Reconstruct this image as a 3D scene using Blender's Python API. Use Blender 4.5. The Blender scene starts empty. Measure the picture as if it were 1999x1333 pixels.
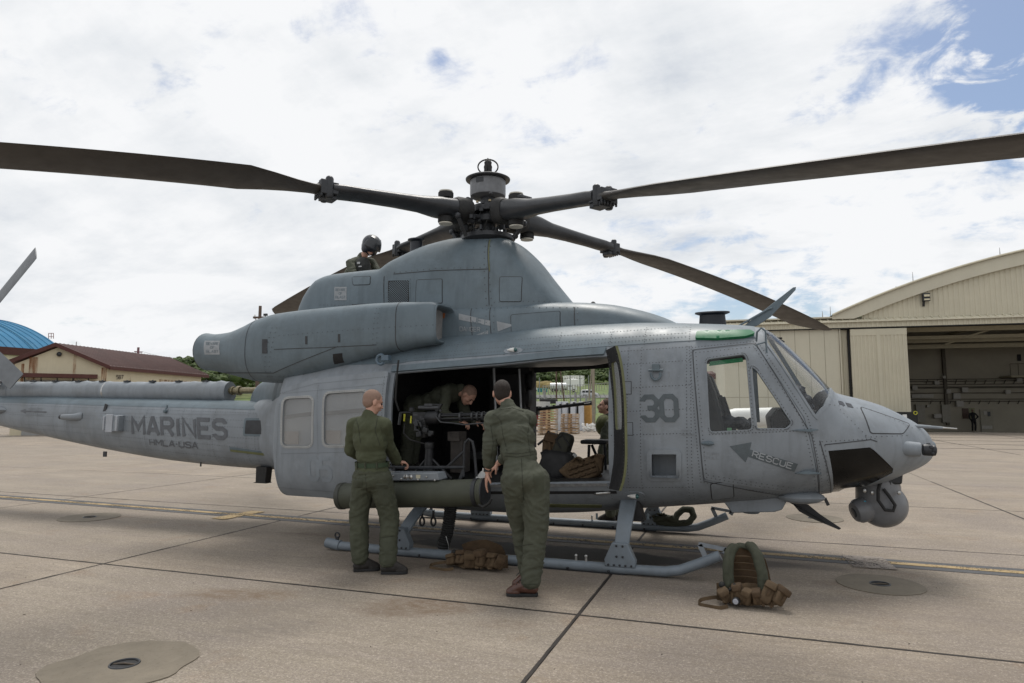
import bpy, bmesh, math, random
import numpy as np
from mathutils import Vector, Matrix, noise, geometry
random.seed(7)
D = bpy.data
scene = bpy.context.scene
COL = scene.collection
R_ = math.radians

# ------------------------------------------------------------ camera, world, sun, exposure
CAM = Vector((3.05, -7.68, 1.6)); FPX = 1284.0
YAW = R_(19.5); PIT = math.atan(128.5/1284)
cr = Vector((math.cos(YAW), math.sin(YAW), 0))
cf0 = Vector((-math.sin(YAW), math.cos(YAW), 0))
cf = cf0*math.cos(PIT)+Vector((0, 0, math.sin(PIT)))
cu = -cf0*math.sin(PIT)+Vector((0, 0, math.cos(PIT)))
cam = D.objects.new('camera', D.cameras.new('camera'))
COL.objects.link(cam); scene.camera = cam
cam.location = CAM
cam.rotation_euler = (math.pi/2+PIT, 0, YAW)
cam.data.sensor_width = 36; cam.data.lens = 36*FPX/1999
cam.data.clip_start = 0.05; cam.data.clip_end = 6000

SUN_EL, SUN_ROT = 66, -12      # sun stands high behind the aircraft
w = D.worlds.new('World'); scene.world = w; w.use_nodes = True
def build_world():
    nt = w.node_tree; N = nt.nodes; K = nt.links; N.clear()
    out = N.new('ShaderNodeOutputWorld'); bg = N.new('ShaderNodeBackground')
    sky = N.new('ShaderNodeTexSky'); sky.sky_type = 'NISHITA'; sky.sun_disc = False
    sky.sun_elevation = R_(SUN_EL); sky.sun_rotation = R_(SUN_ROT)
    sky.air_density = 1.0; sky.dust_density = 1.5
    tc = N.new('ShaderNodeTexCoord'); sep = N.new('ShaderNodeSeparateXYZ')
    K.new(tc.outputs['Generated'], sep.inputs[0])
    def m(op, a, b=None, c=None):
        n = N.new('ShaderNodeMath'); n.operation = op
        for i, v in enumerate((a, b, c)):
            if v is None: continue
            if isinstance(v, (int, float)): n.inputs[i].default_value = v
            else: K.new(v, n.inputs[i])
        return n.outputs[0]
    z = m('MAXIMUM', sep.outputs[2], 0.0); zz = m('ADD', z, 0.30)
    u = m('DIVIDE', sep.outputs[0], zz); v = m('DIVIDE', sep.outputs[1], zz)
    cb = N.new('ShaderNodeCombineXYZ'); K.new(u, cb.inputs[0]); K.new(v, cb.inputs[1])
    def nz(scale, detail, rough, vec=cb.outputs[0], dist=0.0, off=(0, 0, 0), sc=(1, 1, 1), rot=0):
        mp = N.new('ShaderNodeMapping'); K.new(vec, mp.inputs[0])
        mp.inputs[1].default_value = off; mp.inputs[3].default_value = sc; mp.inputs[2].default_value = (0, 0, rot)
        n = N.new('ShaderNodeTexNoise'); K.new(mp.outputs[0], n.inputs['Vector'])
        n.inputs['Scale'].default_value = scale; n.inputs['Detail'].default_value = detail
        n.inputs['Roughness'].default_value = rough; n.inputs['Distortion'].default_value = dist
        return n.outputs['Fac']
    big = nz(0.9, 8, 0.58, dist=0.35, off=(3.1, 1.7, 0))
    streak = nz(1.7, 9, 0.68, sc=(0.5, 1.7, 1), rot=0.5, off=(1, 5, 0))
    fine = nz(6.5, 8, 0.62, dist=.3)
    # thin cloud where the photograph opens to blue: towards the right, higher up, and two small holes
    def lobe(az, el, width, amt):
        d = Vector((math.sin(az)*math.cos(el), math.cos(az)*math.cos(el), math.sin(el)))
        vm = N.new('ShaderNodeVectorMath'); vm.operation = 'DISTANCE'
        K.new(tc.outputs['Generated'], vm.inputs[0]); vm.inputs[1].default_value = d
        mr = N.new('ShaderNodeMapRange'); mr.interpolation_type = 'SMOOTHERSTEP'
        K.new(vm.outputs['Value'], mr.inputs[0]); mr.inputs[1].default_value = 0; mr.inputs[2].default_value = width
        mr.inputs[3].default_value = amt; mr.inputs[4].default_value = 0
        return mr.outputs[0]
    def pd(px, py):
        r = cf*FPX+cr*(px-999.5)-cu*(py-666.5); r.normalize()
        return math.atan2(r.x, r.y), math.asin(r.z)
    cover = m('ADD', m('MULTIPLY', big, .75), m('MULTIPLY', streak, .55))
    cover = m('ADD', cover, m('MULTIPLY', m('SUBTRACT', fine, .5), .75)); cover = m('ADD', cover, .09)
    wob = m('MAXIMUM', m('MULTIPLY_ADD', nz(11, 6, .6, dist=.6, off=(4, 4, 0)), 3.4, -.9), 0.0)
    for px, py, wd, am in ((2080, 30, .22, .33), (1985, 110, .12, .13), (885, 120, .045, .085), (850, 112, .028, .07), (735, 130, .05, .10), (1720, 150, .13, .11), (1580, 215, .08, .10), (1530, 590, .16, .15), (1350, 530, .16, .07), (2500, 250, .4, .2)):
        a, e = pd(px, py)
        cover = m('SUBTRACT', cover, m('MULTIPLY', lobe(a, e, wd, am*1.25), wob))
    mask = N.new('ShaderNodeMapRange'); mask.interpolation_type = 'SMOOTHSTEP'
    K.new(cover, mask.inputs[0]); mask.inputs[1].default_value = .40; mask.inputs[2].default_value = .66
    shade = m('ADD', m('MULTIPLY', nz(1.3, 7, .6, off=(7, 2, 0), dist=.5), .75), m('MULTIPLY', nz(3.6, 7, .62, off=(2, 9, 0), sc=(.7, 1.3, 1), rot=.3), .45))
    cr_ = N.new('ShaderNodeValToRGB'); K.new(shade, cr_.inputs[0])
    e = cr_.color_ramp.elements
    e[0].position = .44; e[0].color = (.62, .66, .72, 1)
    e[1].position = .64; e[1].color = (.90, .91, .925, 1)
    mid = cr_.color_ramp.elements.new(.53); mid.color = (.775, .80, .83, 1)
    mx = N.new('ShaderNodeMix'); mx.data_type = 'RGBA'; K.new(mask.outputs[0], mx.inputs[0])
    skys = N.new('ShaderNodeVectorMath'); skys.operation = 'SCALE'
    K.new(sky.outputs[0], skys.inputs[0]); skys.inputs['Scale'].default_value = 1.0
    cl = N.new('ShaderNodeVectorMath'); cl.operation = 'SCALE'
    K.new(cr_.outputs[0], cl.inputs[0]); cl.inputs['Scale'].default_value = 8.95
    K.new(skys.outputs[0], mx.inputs[6]); K.new(cl.outputs[0], mx.inputs[7])
    K.new(mx.outputs[2], bg.inputs['Color']); bg.inputs['Strength'].default_value = .1
    K.new(bg.outputs[0], out.inputs[0])
build_world()
sun = D.objects.new('sun', D.lights.new('sun', 'SUN')); COL.objects.link(sun)
sun.data.energy = 2.2; sun.data.angle = R_(20); sun.data.color = (1, .96, .9)
_se, _sa = R_(SUN_EL), R_(SUN_ROT)
sdir = Vector((math.sin(_sa)*math.cos(_se), math.cos(_sa)*math.cos(_se), math.sin(_se)))
sun.rotation_euler = sdir.to_track_quat('Z', 'Y').to_euler()
sun.location = (0, 0, 30)
vs = scene.view_settings; vs.view_transform = 'Standard'; vs.look = 'None'; vs.gamma = 1; vs.use_curve_mapping = False
vs.exposure = .21

# ------------------------------------------------------------ photo-to-place measuring helpers
def ray(px, py): return cf*FPX+cr*(px-999.5)-cu*(py-666.5)
def L(px, py, y):
    d = ray(px, py); t = (y-CAM.y)/d.y; return CAM+d*t
def G(px, py, z=0.0):
    d = ray(px, py); t = (z-CAM.z)/d.z; return CAM+d*t
def A(px, py, depth):           # point at a given distance along the viewing axis
    d = ray(px, py); return CAM+d*(depth/(FPX*math.cos(PIT)))

# ------------------------------------------------------------ materials
MATS = {}
def mat(name, col, rough=.6, metal=0., var=.12, scale=6., bump=0., bscale=60., spec=.5, streak=0., coat=0., trans=0., alpha=1., emit=None, spots=0., dirt=None, ior=1.45):
    if name in MATS: return MATS[name]
    m = D.materials.new(name); m.use_nodes = True; MATS[name] = m
    nt = m.node_tree; N = nt.nodes; K = nt.links
    b = N['Principled BSDF']
    b.inputs['Roughness'].default_value = rough; b.inputs['Metallic'].default_value = metal
    b.inputs['Specular IOR Level'].default_value = spec; b.inputs['IOR'].default_value = ior
    b.inputs['Coat Weight'].default_value = coat
    b.inputs['Transmission Weight'].default_value = trans
    b.inputs['Alpha'].default_value = alpha
    tc = N.new('ShaderNodeTexCoord')
    def noise_(s, det=6, ro=.6, sc=(1, 1, 1)):
        mp = N.new('ShaderNodeMapping'); K.new(tc.outputs['Object'], mp.inputs[0]); mp.inputs[3].default_value = sc
        n = N.new('ShaderNodeTexNoise'); n.inputs['Scale'].default_value = s
        n.inputs['Detail'].default_value = det; n.inputs['Roughness'].default_value = ro
        K.new(mp.outputs[0], n.inputs['Vector']); return n.outputs['Fac']
    def rng(v, a, b_, c, d):
        r = N.new('ShaderNodeMapRange'); K.new(v, r.inputs[0])
        for i, q in enumerate((a, b_, c, d)): r.inputs[i+1].default_value = q
        return r.outputs[0]
    def mixc(fac, c1, c2, mode='MIX'):
        x = N.new('ShaderNodeMix'); x.data_type = 'RGBA'; x.blend_type = mode
        if isinstance(fac, float): x.inputs[0].default_value = fac
        else: K.new(fac, x.inputs[0])
        for i, c in ((6, c1), (7, c2)):
            if isinstance(c, tuple): x.inputs[i].default_value = (*c, 1) if len(c) == 3 else c
            else: K.new(c, x.inputs[i])
        return x.outputs[2]
    if var > 0:
        lo = tuple(max(0, c*(1-var)) for c in col); hi = tuple(min(1, c*(1+var)) for c in col)
        c = mixc(rng(noise_(scale), .3, .7, 0, 1), lo, hi)
        if streak:
            f = rng(noise_(7, 5, .65, (1.2, 1.2, .16)), .48, .78, 0, streak)
            c = mixc(f, c, tuple(q*.55 for q in col))
            f2 = rng(noise_(1.6, 9, .74), .50, .70, 0, streak*1.0)
            c = mixc(f2, c, (col[0]*.72, col[1]*.68, col[2]*.62))
            f4 = rng(noise_(3.1, 7, .78, (.7, 1, 1.3)), .56, .62, 0, streak*.45)
            c = mixc(f4, c, tuple(min(1, q*1.28) for q in col))
            f3 = rng(noise_(26, 4, .7, (1, 1, .6)), .64, .72, 0, streak*.6)
            c = mixc(f3, c, tuple(min(1, q*1.35) for q in col))
        if spots:
            f = rng(noise_(scale*9, 3, .6), .6, .68, 0, spots)
            c = mixc(f, c, tuple(q*.4 for q in col))
        if dirt:
            f = rng(noise_(dirt[1], 8, .7), .5, .68, 0, dirt[2]); c = mixc(f, c, dirt[0])
        K.new(c, b.inputs['Base Color'])
        K.new(rng(noise_(scale*2.3), .3, .7, max(0, rough-.08), min(1, rough+.08)), b.inputs['Roughness'])
    else:
        b.inputs['Base Color'].default_value = (*col, 1)
    if bump:
        bp = N.new('ShaderNodeBump'); bp.inputs['Strength'].default_value = bump; bp.inputs['Distance'].default_value = .01
        K.new(noise_(bscale, 5, .6), bp.inputs['Height']); K.new(bp.outputs[0], b.inputs['Normal'])
    if emit:
        b.inputs['Emission Color'].default_value = (*emit[:3], 1); b.inputs['Emission Strength'].default_value = emit[3]
    return m
def glass(name, tint, refl=.5, rough=.03, haze=0.0, hazecol=(.5, .5, .5)):
    """thin sheet of perspex: see-through with mirror reflection, optionally dusty"""
    if name in MATS: return MATS[name]
    m = D.materials.new(name); m.use_nodes = True; MATS[name] = m
    nt = m.node_tree; N = nt.nodes; K = nt.links; N.clear()
    o = N.new('ShaderNodeOutputMaterial'); t = N.new('ShaderNodeBsdfTransparent'); t.inputs[0].default_value = (*tint, 1)
    g = N.new('ShaderNodeBsdfGlossy'); g.inputs['Roughness'].default_value = rough
    fr = N.new('ShaderNodeLayerWeight'); fr.inputs[0].default_value = .5
    pw = N.new('ShaderNodeMath'); pw.operation = 'POWER'; K.new(fr.outputs['Facing'], pw.inputs[0]); pw.inputs[1].default_value = 3.5
    mu = N.new('ShaderNodeMath'); mu.operation = 'MULTIPLY_ADD'; K.new(pw.outputs[0], mu.inputs[0]); mu.inputs[1].default_value = refl*.8; mu.inputs[2].default_value = .05*refl
    mx = N.new('ShaderNodeMixShader'); K.new(mu.outputs[0], mx.inputs[0]); K.new(t.outputs[0], mx.inputs[1]); K.new(g.outputs[0], mx.inputs[2])
    last = mx.outputs[0]
    if haze > 0:
        d = N.new('ShaderNodeBsdfDiffuse'); d.inputs[0].default_value = (*hazecol, 1)
        n = N.new('ShaderNodeTexNoise'); n.inputs['Scale'].default_value = 1.6; n.inputs['Detail'].default_value = 5
        tc = N.new('ShaderNodeTexCoord'); K.new(tc.outputs['Object'], n.inputs['Vector'])
        r = N.new('ShaderNodeMapRange'); K.new(n.outputs['Fac'], r.inputs[0]); r.inputs[1].default_value = .3; r.inputs[2].default_value = .7
        r.inputs[3].default_value = haze*.6; r.inputs[4].default_value = min(1, haze*1.4)
        m2 = N.new('ShaderNodeMixShader'); K.new(r.outputs[0], m2.inputs[0]); K.new(last, m2.inputs[1]); K.new(d.outputs[0], m2.inputs[2]); last = m2.outputs[0]
    K.new(last, o.inputs[0]); return m

GREY = mat('light_grey_paint', (.216, .240, .265), .5, var=.10, scale=3, streak=.6, bump=.05, bscale=30)
GREY2 = mat('dark_grey_paint', (.115, .150, .174), .45, var=.12, scale=2.5, streak=.55, bump=.05, bscale=30)
BOOMG = mat('boom_grey_paint', (.205, .228, .252), .48, var=.12, scale=2.5, streak=.6, bump=.05, bscale=30)
MARK = mat('dark_marking_paint', (.085, .102, .112), .6, var=.15, scale=20)
MARKL = mat('light_marking_paint', (.30, .32, .34), .6, var=.15, scale=20)
FAINT = mat('faded_marking_paint', (.21, .225, .24), .6, var=.1, scale=20)
BLACK = mat('black_interior', (.018, .018, .019), .7, var=.3, scale=8)
BLKM = mat('black_metal', (.03, .032, .036), .42, var=.3, scale=10, metal=.2)
RUB = mat('black_rubber', (.02, .02, .02), .75, var=.2, scale=20)
SEAM = mat('seam_shadow_gap', (.05, .052, .055), .8, var=.2)
ROTOR = mat('rotor_black', (.030, .032, .036), .4, var=.3, scale=5, streak=.25)
BLADE = mat('blade_brown_grey', (.056, .051, .047), .5, var=.2, scale=3, streak=.3)
STEEL = mat('bare_steel', (.45, .45, .44), .35, metal=.9, var=.15, scale=15)
ZINC = mat('zinc_primer', (.13, .138, .065), .6, var=.15, scale=20, streak=.4)
OLIVE = mat('olive_tube_paint', (.055, .060, .042), .6, var=.15, scale=4, streak=.3)
SKIN = mat('skin', (.46, .26, .19), .5, var=.10, scale=25, bump=.1, bscale=150)
GREEN = mat('green_tint_panel', (.018, .145, .06), .3, var=.06, scale=4, spec=.3)
YEL = mat('yellow_tag', (.5, .48, .05), .6, var=.1)
WHITE = mat('white_paint', (.72, .72, .70), .5, var=.06, scale=4)

# ------------------------------------------------------------ mesh builder
def orth(d):
    d = Vector(d).normalized(); a = Vector((0, 0, 1)) if abs(d.z) < .9 else Vector((1, 0, 0))
    u = d.cross(a).normalized(); return u, d.cross(u).normalized()
class MB:
    def __init__(s): s.v = []; s.f = []; s.m = []
    def add(s, vs, fs, mi=0):
        n = len(s.v); s.v += [tuple(v) for v in vs]; s.f += [tuple(i+n for i in f) for f in fs]; s.m += [mi]*len(fs); return s
    def box(s, c, size, rot=None, mi=0):
        c = Vector(c); h = [q/2 for q in size]; M = rot if rot is not None else Matrix.Identity(3)
        vs = [c+M@Vector((x*h[0], y*h[1], z*h[2])) for x in (-1, 1) for y in (-1, 1) for z in (-1, 1)]
        return s.add(vs, [(0, 1, 3, 2), (4, 6, 7, 5), (0, 4, 5, 1), (2, 3, 7, 6), (0, 2, 6, 4), (1, 5, 7, 3)], mi)
    def bar(s, p, q, a, b, up=None, mi=0):
        p, q = Vector(p), Vector(q); d = (q-p)
        if up is None: u, v = orth(d)
        else:
            v = Vector(up); v = (v-d.normalized()*v.dot(d.normalized())).normalized(); u = d.normalized().cross(v)
        vs = [e+u*i*a/2+v*j*b/2 for e in (p, q) for i, j in ((-1, -1), (1, -1), (1, 1), (-1, 1))]
        return s.add(vs, [(3, 2, 1, 0), (4, 5, 6, 7), (0, 1, 5, 4), (1, 2, 6, 5), (2, 3, 7, 6), (3, 0, 4, 7)], mi)
    def tube(s, pts, r, seg=10, cap=True, mi=0, sx=1.0):
        pts = [Vector(p) for p in pts]; n = len(pts)
        rs = r if isinstance(r, (list, tuple)) else [r]*n
        d0 = pts[1]-pts[0]; u, v = orth(d0); vs = []; prev = d0.normalized()
        for i, p in enumerate(pts):
            if i == 0: d = d0
            elif i == n-1: d = pts[-1]-pts[-2]
            else: d = (pts[i]-pts[i-1]).normalized()+(pts[i+1]-pts[i]).normalized()
            d = d.normalized() if d.length > 1e-9 else prev
            q = prev.rotation_difference(d); u = q@u; v = q@v; prev = d
            for k in range(seg):
                a = 2*math.pi*k/seg; vs.append(p+(u*math.cos(a)*sx+v*math.sin(a))*rs[i])
        fs = [(i*seg+k, i*seg+(k+1) % seg, (i+1)*seg+(k+1) % seg, (i+1)*seg+k) for i in range(n-1) for k in range(seg)]
        if cap: fs += [tuple(range(seg-1, -1, -1)), tuple(range((n-1)*seg, n*seg))]
        return s.add(vs, fs, mi)
    def cyl(s, p, q, r, seg=16, mi=0): return s.tube([p, q], r, seg, True, mi)
    def lathe(s, prof, p, axis=(0, 0, 1), seg=20, mi=0):
        ax = Vector(axis).normalized(); u, v = orth(ax); p = Vector(p); vs = []
        for r, t in prof:
            for k in range(seg):
                a = 2*math.pi*k/seg; vs.append(p+ax*t+(u*math.cos(a)+v*math.sin(a))*max(r, 1e-4))
        n = len(prof)
        fs = [(i*seg+k, i*seg+(k+1) % seg, (i+1)*seg+(k+1) % seg, (i+1)*seg+k) for i in range(n-1) for k in range(seg)]
        fs += [tuple(range(seg-1, -1, -1)), tuple(range((n-1)*seg, n*seg))]
        return s.add(vs, fs, mi)
    def ell(s, c, r, rot=None, seg=12, rings=8, mi=0):
        c = Vector(c); M = rot if rot is not None else Matrix.Identity(3)
        if not isinstance(r, (tuple, list, Vector)): r = (r, r, r)
        vs = [c+M@Vector((0, 0, -r[2]))]
        for i in range(1, rings):
            a = -math.pi/2+math.pi*i/rings
            for k in range(seg):
                b = 2*math.pi*k/seg; vs.append(c+M@Vector((r[0]*math.cos(a)*math.cos(b), r[1]*math.cos(a)*math.sin(b), r[2]*math.sin(a))))
        vs.append(c+M@Vector((0, 0, r[2])))
        fs = [(0, 1+(k+1) % seg, 1+k) for k in range(seg)]
        for i in range(rings-2):
            for k in range(seg):
                a = 1+i*seg; fs.append((a+k, a+(k+1) % seg, a+seg+(k+1) % seg, a+seg+k))
        a = 1+(rings-2)*seg; fs += [(a+k, a+(k+1) % seg, len(vs)-1) for k in range(seg)]
        return s.add(vs, fs, mi)
    def cap(s, p, q, r0, r1=None, seg=12, mi=0):
        p, q = Vector(p), Vector(q); r1 = r0 if r1 is None else r1; d = (q-p).normalized() if (q-p).length > 1e-6 else Vector((0, 0, 1))
        pts = []; rs = []
        for i in range(5):
            a = math.pi/2*i/4; pts.append(p-d*r0*math.cos(a)); rs.append(max(1e-3, r0*math.sin(a)))
        for i in range(5):
            a = math.pi/2*i/4; pts.append(q+d*r1*math.sin(a)); rs.append(max(1e-3, r1*math.cos(a)))
        return s.tube(pts, rs, seg, True, mi)
    def prism(s, poly, lo, hi, f, mi=0):
        """poly: 2D loop, f(a,b,t) -> 3D point"""
        n = len(poly); vs = [f(a, b, lo) for a, b in poly]+[f(a, b, hi) for a, b in poly]
        fs = [tuple(range(n-1, -1, -1)), tuple(range(n, 2*n))]+[(i, (i+1) % n, n+(i+1) % n, n+i) for i in range(n)]
        return s.add(vs, fs, mi)
    def grid(s, rows, closed=False, mi=0, capends=False):
        nr = len(rows); nc = len(rows[0]); vs = [p for r in rows for p in r]
        cc = nc if closed else nc-1
        fs = [(i*nc+k, i*nc+(k+1) % nc, (i+1)*nc+(k+1) % nc, (i+1)*nc+k) for i in range(nr-1) for k in range(cc)]
        if capends: fs += [tuple(range(nc-1, -1, -1)), tuple(range((nr-1)*nc, nr*nc))]
        return s.add(vs, fs, mi)
    def mesh(s, name, off=Vector((0, 0, 0)), angle=35, recalc=True):
        me = D.meshes.new(name); o = Vector(off)
        me.from_pydata([tuple(Vector(v)-o) for v in s.v], [], s.f)
        me.polygons.foreach_set('material_index', s.m)
        if recalc:
            bm = bmesh.new(); bm.from_mesh(me); bmesh.ops.recalc_face_normals(bm, faces=bm.faces); bm.to_mesh(me); bm.free()
        if angle:
            me.polygons.foreach_set('use_smooth', [True]*len(me.polygons)); me.set_sharp_from_angle(angle=R_(angle))
        me.update(); return me
    def build(s, name, m, parent=None, angle=35, bevel=0, kind=None, label=None, recalc=True):
        off = root_off(parent)
        me = s.mesh(name, off, angle, recalc)
        return link(name, me, m, parent, bevel, kind, label)
def root_off(p):
    while p is not None and p.parent is not None: p = p.parent
    return Vector(p.get('_o', (0, 0, 0))) if p is not None else Vector((0, 0, 0))
def link(name, me, m, parent=None, bevel=0, kind=None, label=None):
    o = D.objects.new(name, me)
    for q in (m if isinstance(m, (list, tuple)) else [m]): me.materials.append(q) if len(me.materials) < (len(m) if isinstance(m, (list, tuple)) else 1) else None
    COL.objects.link(o)
    if parent is not None: o.parent = parent
    if bevel:
        b = o.modifiers.new('edge', 'BEVEL'); b.width = bevel; b.segments = 2; b.limit_method = 'ANGLE'; b.angle_limit = R_(40)
    if kind: o['kind'] = kind
    if label: o['label'] = label
    return o
def thing(name, label, cat, loc=(0, 0, 0), rotz=0, group=None):
    """Empty at the base; parts are drawn in world coordinates around it unless it is placed later"""
    o = D.objects.new(name, None); o.empty_display_size = .3; COL.objects.link(o)
    o.location = loc; o.rotation_euler = (0, 0, rotz); o['label'] = label; o['category'] = cat
    if group: o['group'] = group
    o['_o'] = tuple(loc)
    return o
def tag(o, label, cat, group=None):
    o['label'] = label; o['category'] = cat
    if group: o['group'] = group
    return o
def copy_tree(o, parent=None):
    c = o.copy(); COL.objects.link(c)
    if parent: c.parent = parent
    for ch in list(o.children): copy_tree(ch, c)
    return c

# ------------------------------------------------------------ lofted hulls traced in side view
def smooth_interp(xs, ys, x):
    """monotone cubic"""
    n = len(xs)
    if x <= xs[0]: return ys[0]
    if x >= xs[-1]: return ys[-1]
    i = max(j for j in range(n) if xs[j] <= x); i = min(i, n-2)
    def sl(k): return (ys[k+1]-ys[k])/(xs[k+1]-xs[k])
    def tg(k):
        if k == 0: return sl(0)
        if k == n-1: return sl(n-2)
        a, b = sl(k-1), sl(k)
        if a*b <= 0: return 0
        return 2*a*b/(a+b)
    h = xs[i+1]-xs[i]; t = (x-xs[i])/h
    return (ys[i]*(1+2*t)*(1-t)**2+tg(i)*h*t*(1-t)**2+ys[i+1]*t*t*(3-2*t)+tg(i+1)*h*t*t*(t-1))
class Loft:
    """stations: x, z_top, z_bottom, half width, z of greatest width, exponent above, exponent below; yc lateral centre"""
    def __init__(s, st, yc=0.0): s.st = st; s.xs = [a[0] for a in st]; s.yc = yc; s.cache = {}
    def par(s, x):
        k = round(x, 5)
        if k not in s.cache: s.cache[k] = [smooth_interp(s.xs, [a[i] for a in s.st], x) for i in range(1, 7)]
        return s.cache[k]
    def pt(s, x, th, side=-1):
        zt, zb, w, zc, nt, nb = s.par(x)
        c = max(0, math.cos(th)); q = math.sin(th); n = nt if q >= 0 else nb; h = (zt-zc) if q >= 0 else (zc-zb)
        return Vector((x, s.yc+side*w*c**(2/n), zc+math.copysign(h*abs(q)**(2/n), q)))
    def th(s, x, z):
        zt, zb, w, zc, nt, nb = s.par(x)
        if z >= zc: return math.asin(min(1, max(0, (z-zc)/(zt-zc)))**(nt/2))
        return -math.asin(min(1, max(0, (zc-z)/(zc-zb)))**(nb/2))
    def y(s, x, z, side=-1): return s.pt(x, s.th(x, z), side).y
    def nrm(s, x, th, side=-1):
        e = .012; th = max(-1.5, min(1.5, th))
        x0 = min(max(x, s.xs[0]+e), s.xs[-1]-e)
        a = s.pt(x0+e, th, side)-s.pt(x0-e, th, side); b = s.pt(x0, th+e, side)-s.pt(x0, th-e, side)
        n = a.cross(b)
        if n.length < 1e-12: return Vector((0, side, 0))
        n.normalize()
        if n.y*side < 0 or (abs(n.y) < .02 and n.z*math.sin(th) < 0): n = -n
        return n
    def opt(s, x, z, off, side=-1):
        t = s.th(x, z); return s.pt(x, t, side)+s.nrm(x, t, side)*off
    def hit(s, px, py, side=-1):
        y = s.yc+side*s.par(0)[2] if s.xs[0] < 0 < s.xs[-1] else s.yc+side*.4
        for _ in range(14):
            p = L(px, py, y); x = min(max(p.x, s.xs[0]), s.xs[-1]); yn = s.y(x, p.z, side); y = y*.4+yn*.6
        return (p.x, p.z)
    def tr(s, pts, side=-1): return [s.hit(a, b, side) for a, b in pts]
def densify(poly, step, closed=True):
    out = []; n = len(poly)
    for i in range(n if closed else n-1):
        a, b = poly[i], poly[(i+1) % n]; d = math.hypot(b[0]-a[0], b[1]-a[1]); k = max(1, int(math.ceil(d/step)))
        for j in range(k): out.append((a[0]+(b[0]-a[0])*j/k, a[1]+(b[1]-a[1])*j/k))
    if not closed: out.append(tuple(poly[-1]))
    return out
def roundpoly(poly, r, k=4):
    out = []; n = len(poly)
    for i in range(n):
        a, b, c = Vector(poly[i-1]), Vector(poly[i]), Vector(poly[(i+1) % n])
        rr = min(r, (a-b).length*.45, (c-b).length*.45)
        p, q = b+(a-b).normalized()*rr, b+(c-b).normalized()*rr
        for j in range(k+1):
            t = j/k; out.append(tuple(p*(1-t)**2+b*2*t*(1-t)+q*t*t))
    return out
def grow(poly, d):
    n = len(poly); ar = sum(poly[i][0]*poly[(i+1) % n][1]-poly[(i+1) % n][0]*poly[i][1] for i in range(n)); sg = 1 if ar > 0 else -1
    out = []
    for i in range(n):
        a, b, c = Vector(poly[i-1]), Vector(poly[i]), Vector(poly[(i+1) % n])
        e1 = (b-a); e2 = (c-b)
        if e1.length < 1e-7 or e2.length < 1e-7: out.append(tuple(b)); continue
        e1.normalize(); e2.normalize()
        n1 = Vector((e1.y, -e1.x))*sg; n2 = Vector((e2.y, -e2.x))*sg; m_ = n1+n2
        m_ = m_/max(.3, m_.length_squared/2) if m_.length > 1e-6 else n1
        out.append(tuple(b+m_*d))
    return out
def inside(p, poly):
    x, y = p; c = False; n = len(poly); j = n-1
    for i in range(n):
        if (poly[i][1] > y) != (poly[j][1] > y) and x < (poly[j][0]-poly[i][0])*(y-poly[i][1])/(poly[j][1]-poly[i][1])+poly[i][0]: c = not c
        j = i
    return c
def cdt(outer, holes, step, extra=None):
    """triangulate polygon with holes, with interior grid points"""
    V = []; Ed = []
    for loop in [outer]+holes:
        n0 = len(V); V += [Vector(p) for p in loop]; n = len(loop); Ed += [(n0+i, n0+(i+1) % n) for i in range(n)]
    xs = [p[0] for p in outer]; ys = [p[1] for p in outer]
    sx, sy = step if isinstance(step, tuple) else (step, step)
    nx = int((max(xs)-min(xs))/sx)+1; ny = int((max(ys)-min(ys))/sy)+1
    for i in range(nx+1):
        for j in range(ny+1):
            p = (min(xs)+(i+.5*(j % 2))*sx+1e-4, min(ys)+j*sy+1e-4)
            if inside(p, outer) and not any(inside(p, h) for h in holes): V.append(Vector(p))
    r = geometry.delaunay_2d_cdt(V, Ed, [], 0, 1e-6)
    vs, fs = r[0], r[2]; out = []
    for f in fs:
        c = sum((vs[i] for i in f), Vector((0, 0)))/len(f)
        if inside(c, outer) and not any(inside(c, h) for h in holes): out.append(tuple(f))
    return vs, out
def solid(mb, top, bot, fs, mi=0, mi_in=None, mi_edge=None):
    """two matched sheets joined by walls along the open edges"""
    n = len(mb.v); k = len(top)
    mb.v += [tuple(p) for p in top]+[tuple(p) for p in bot]
    cnt = {}
    for f in fs:
        mb.f.append(tuple(i+n for i in f)); mb.m.append(mi)
        mb.f.append(tuple(i+n+k for i in reversed(f))); mb.m.append(mi if mi_in is None else mi_in)
        for a in range(len(f)):
            e = (f[a], f[(a+1) % len(f)]); cnt[e] = cnt.get(e, 0)+1
    for (a, b) in cnt:
        if (b, a) not in cnt:
            mb.f.append((b+n, a+n, a+n+k, b+n+k)); mb.m.append(mi if mi_edge is None else mi_edge)
def patch(loft, outer, holes=(), off=.004, thick=.006, step=.06, side=-1, mb=None, mi=0, mi_in=None, mi_edge=None, dens=.04):
    mb = mb or MB()
    o = densify(outer, dens); hs = [densify(h, dens) for h in holes]
    vs, fs = cdt(o, hs, step)
    top = [loft.opt(v.x, v.y, off, side) for v in vs]; bot = [loft.opt(v.x, v.y, off-thick, side) for v in vs]
    solid(mb, top, bot, fs, mi, mi_in, mi_edge); return mb
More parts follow.
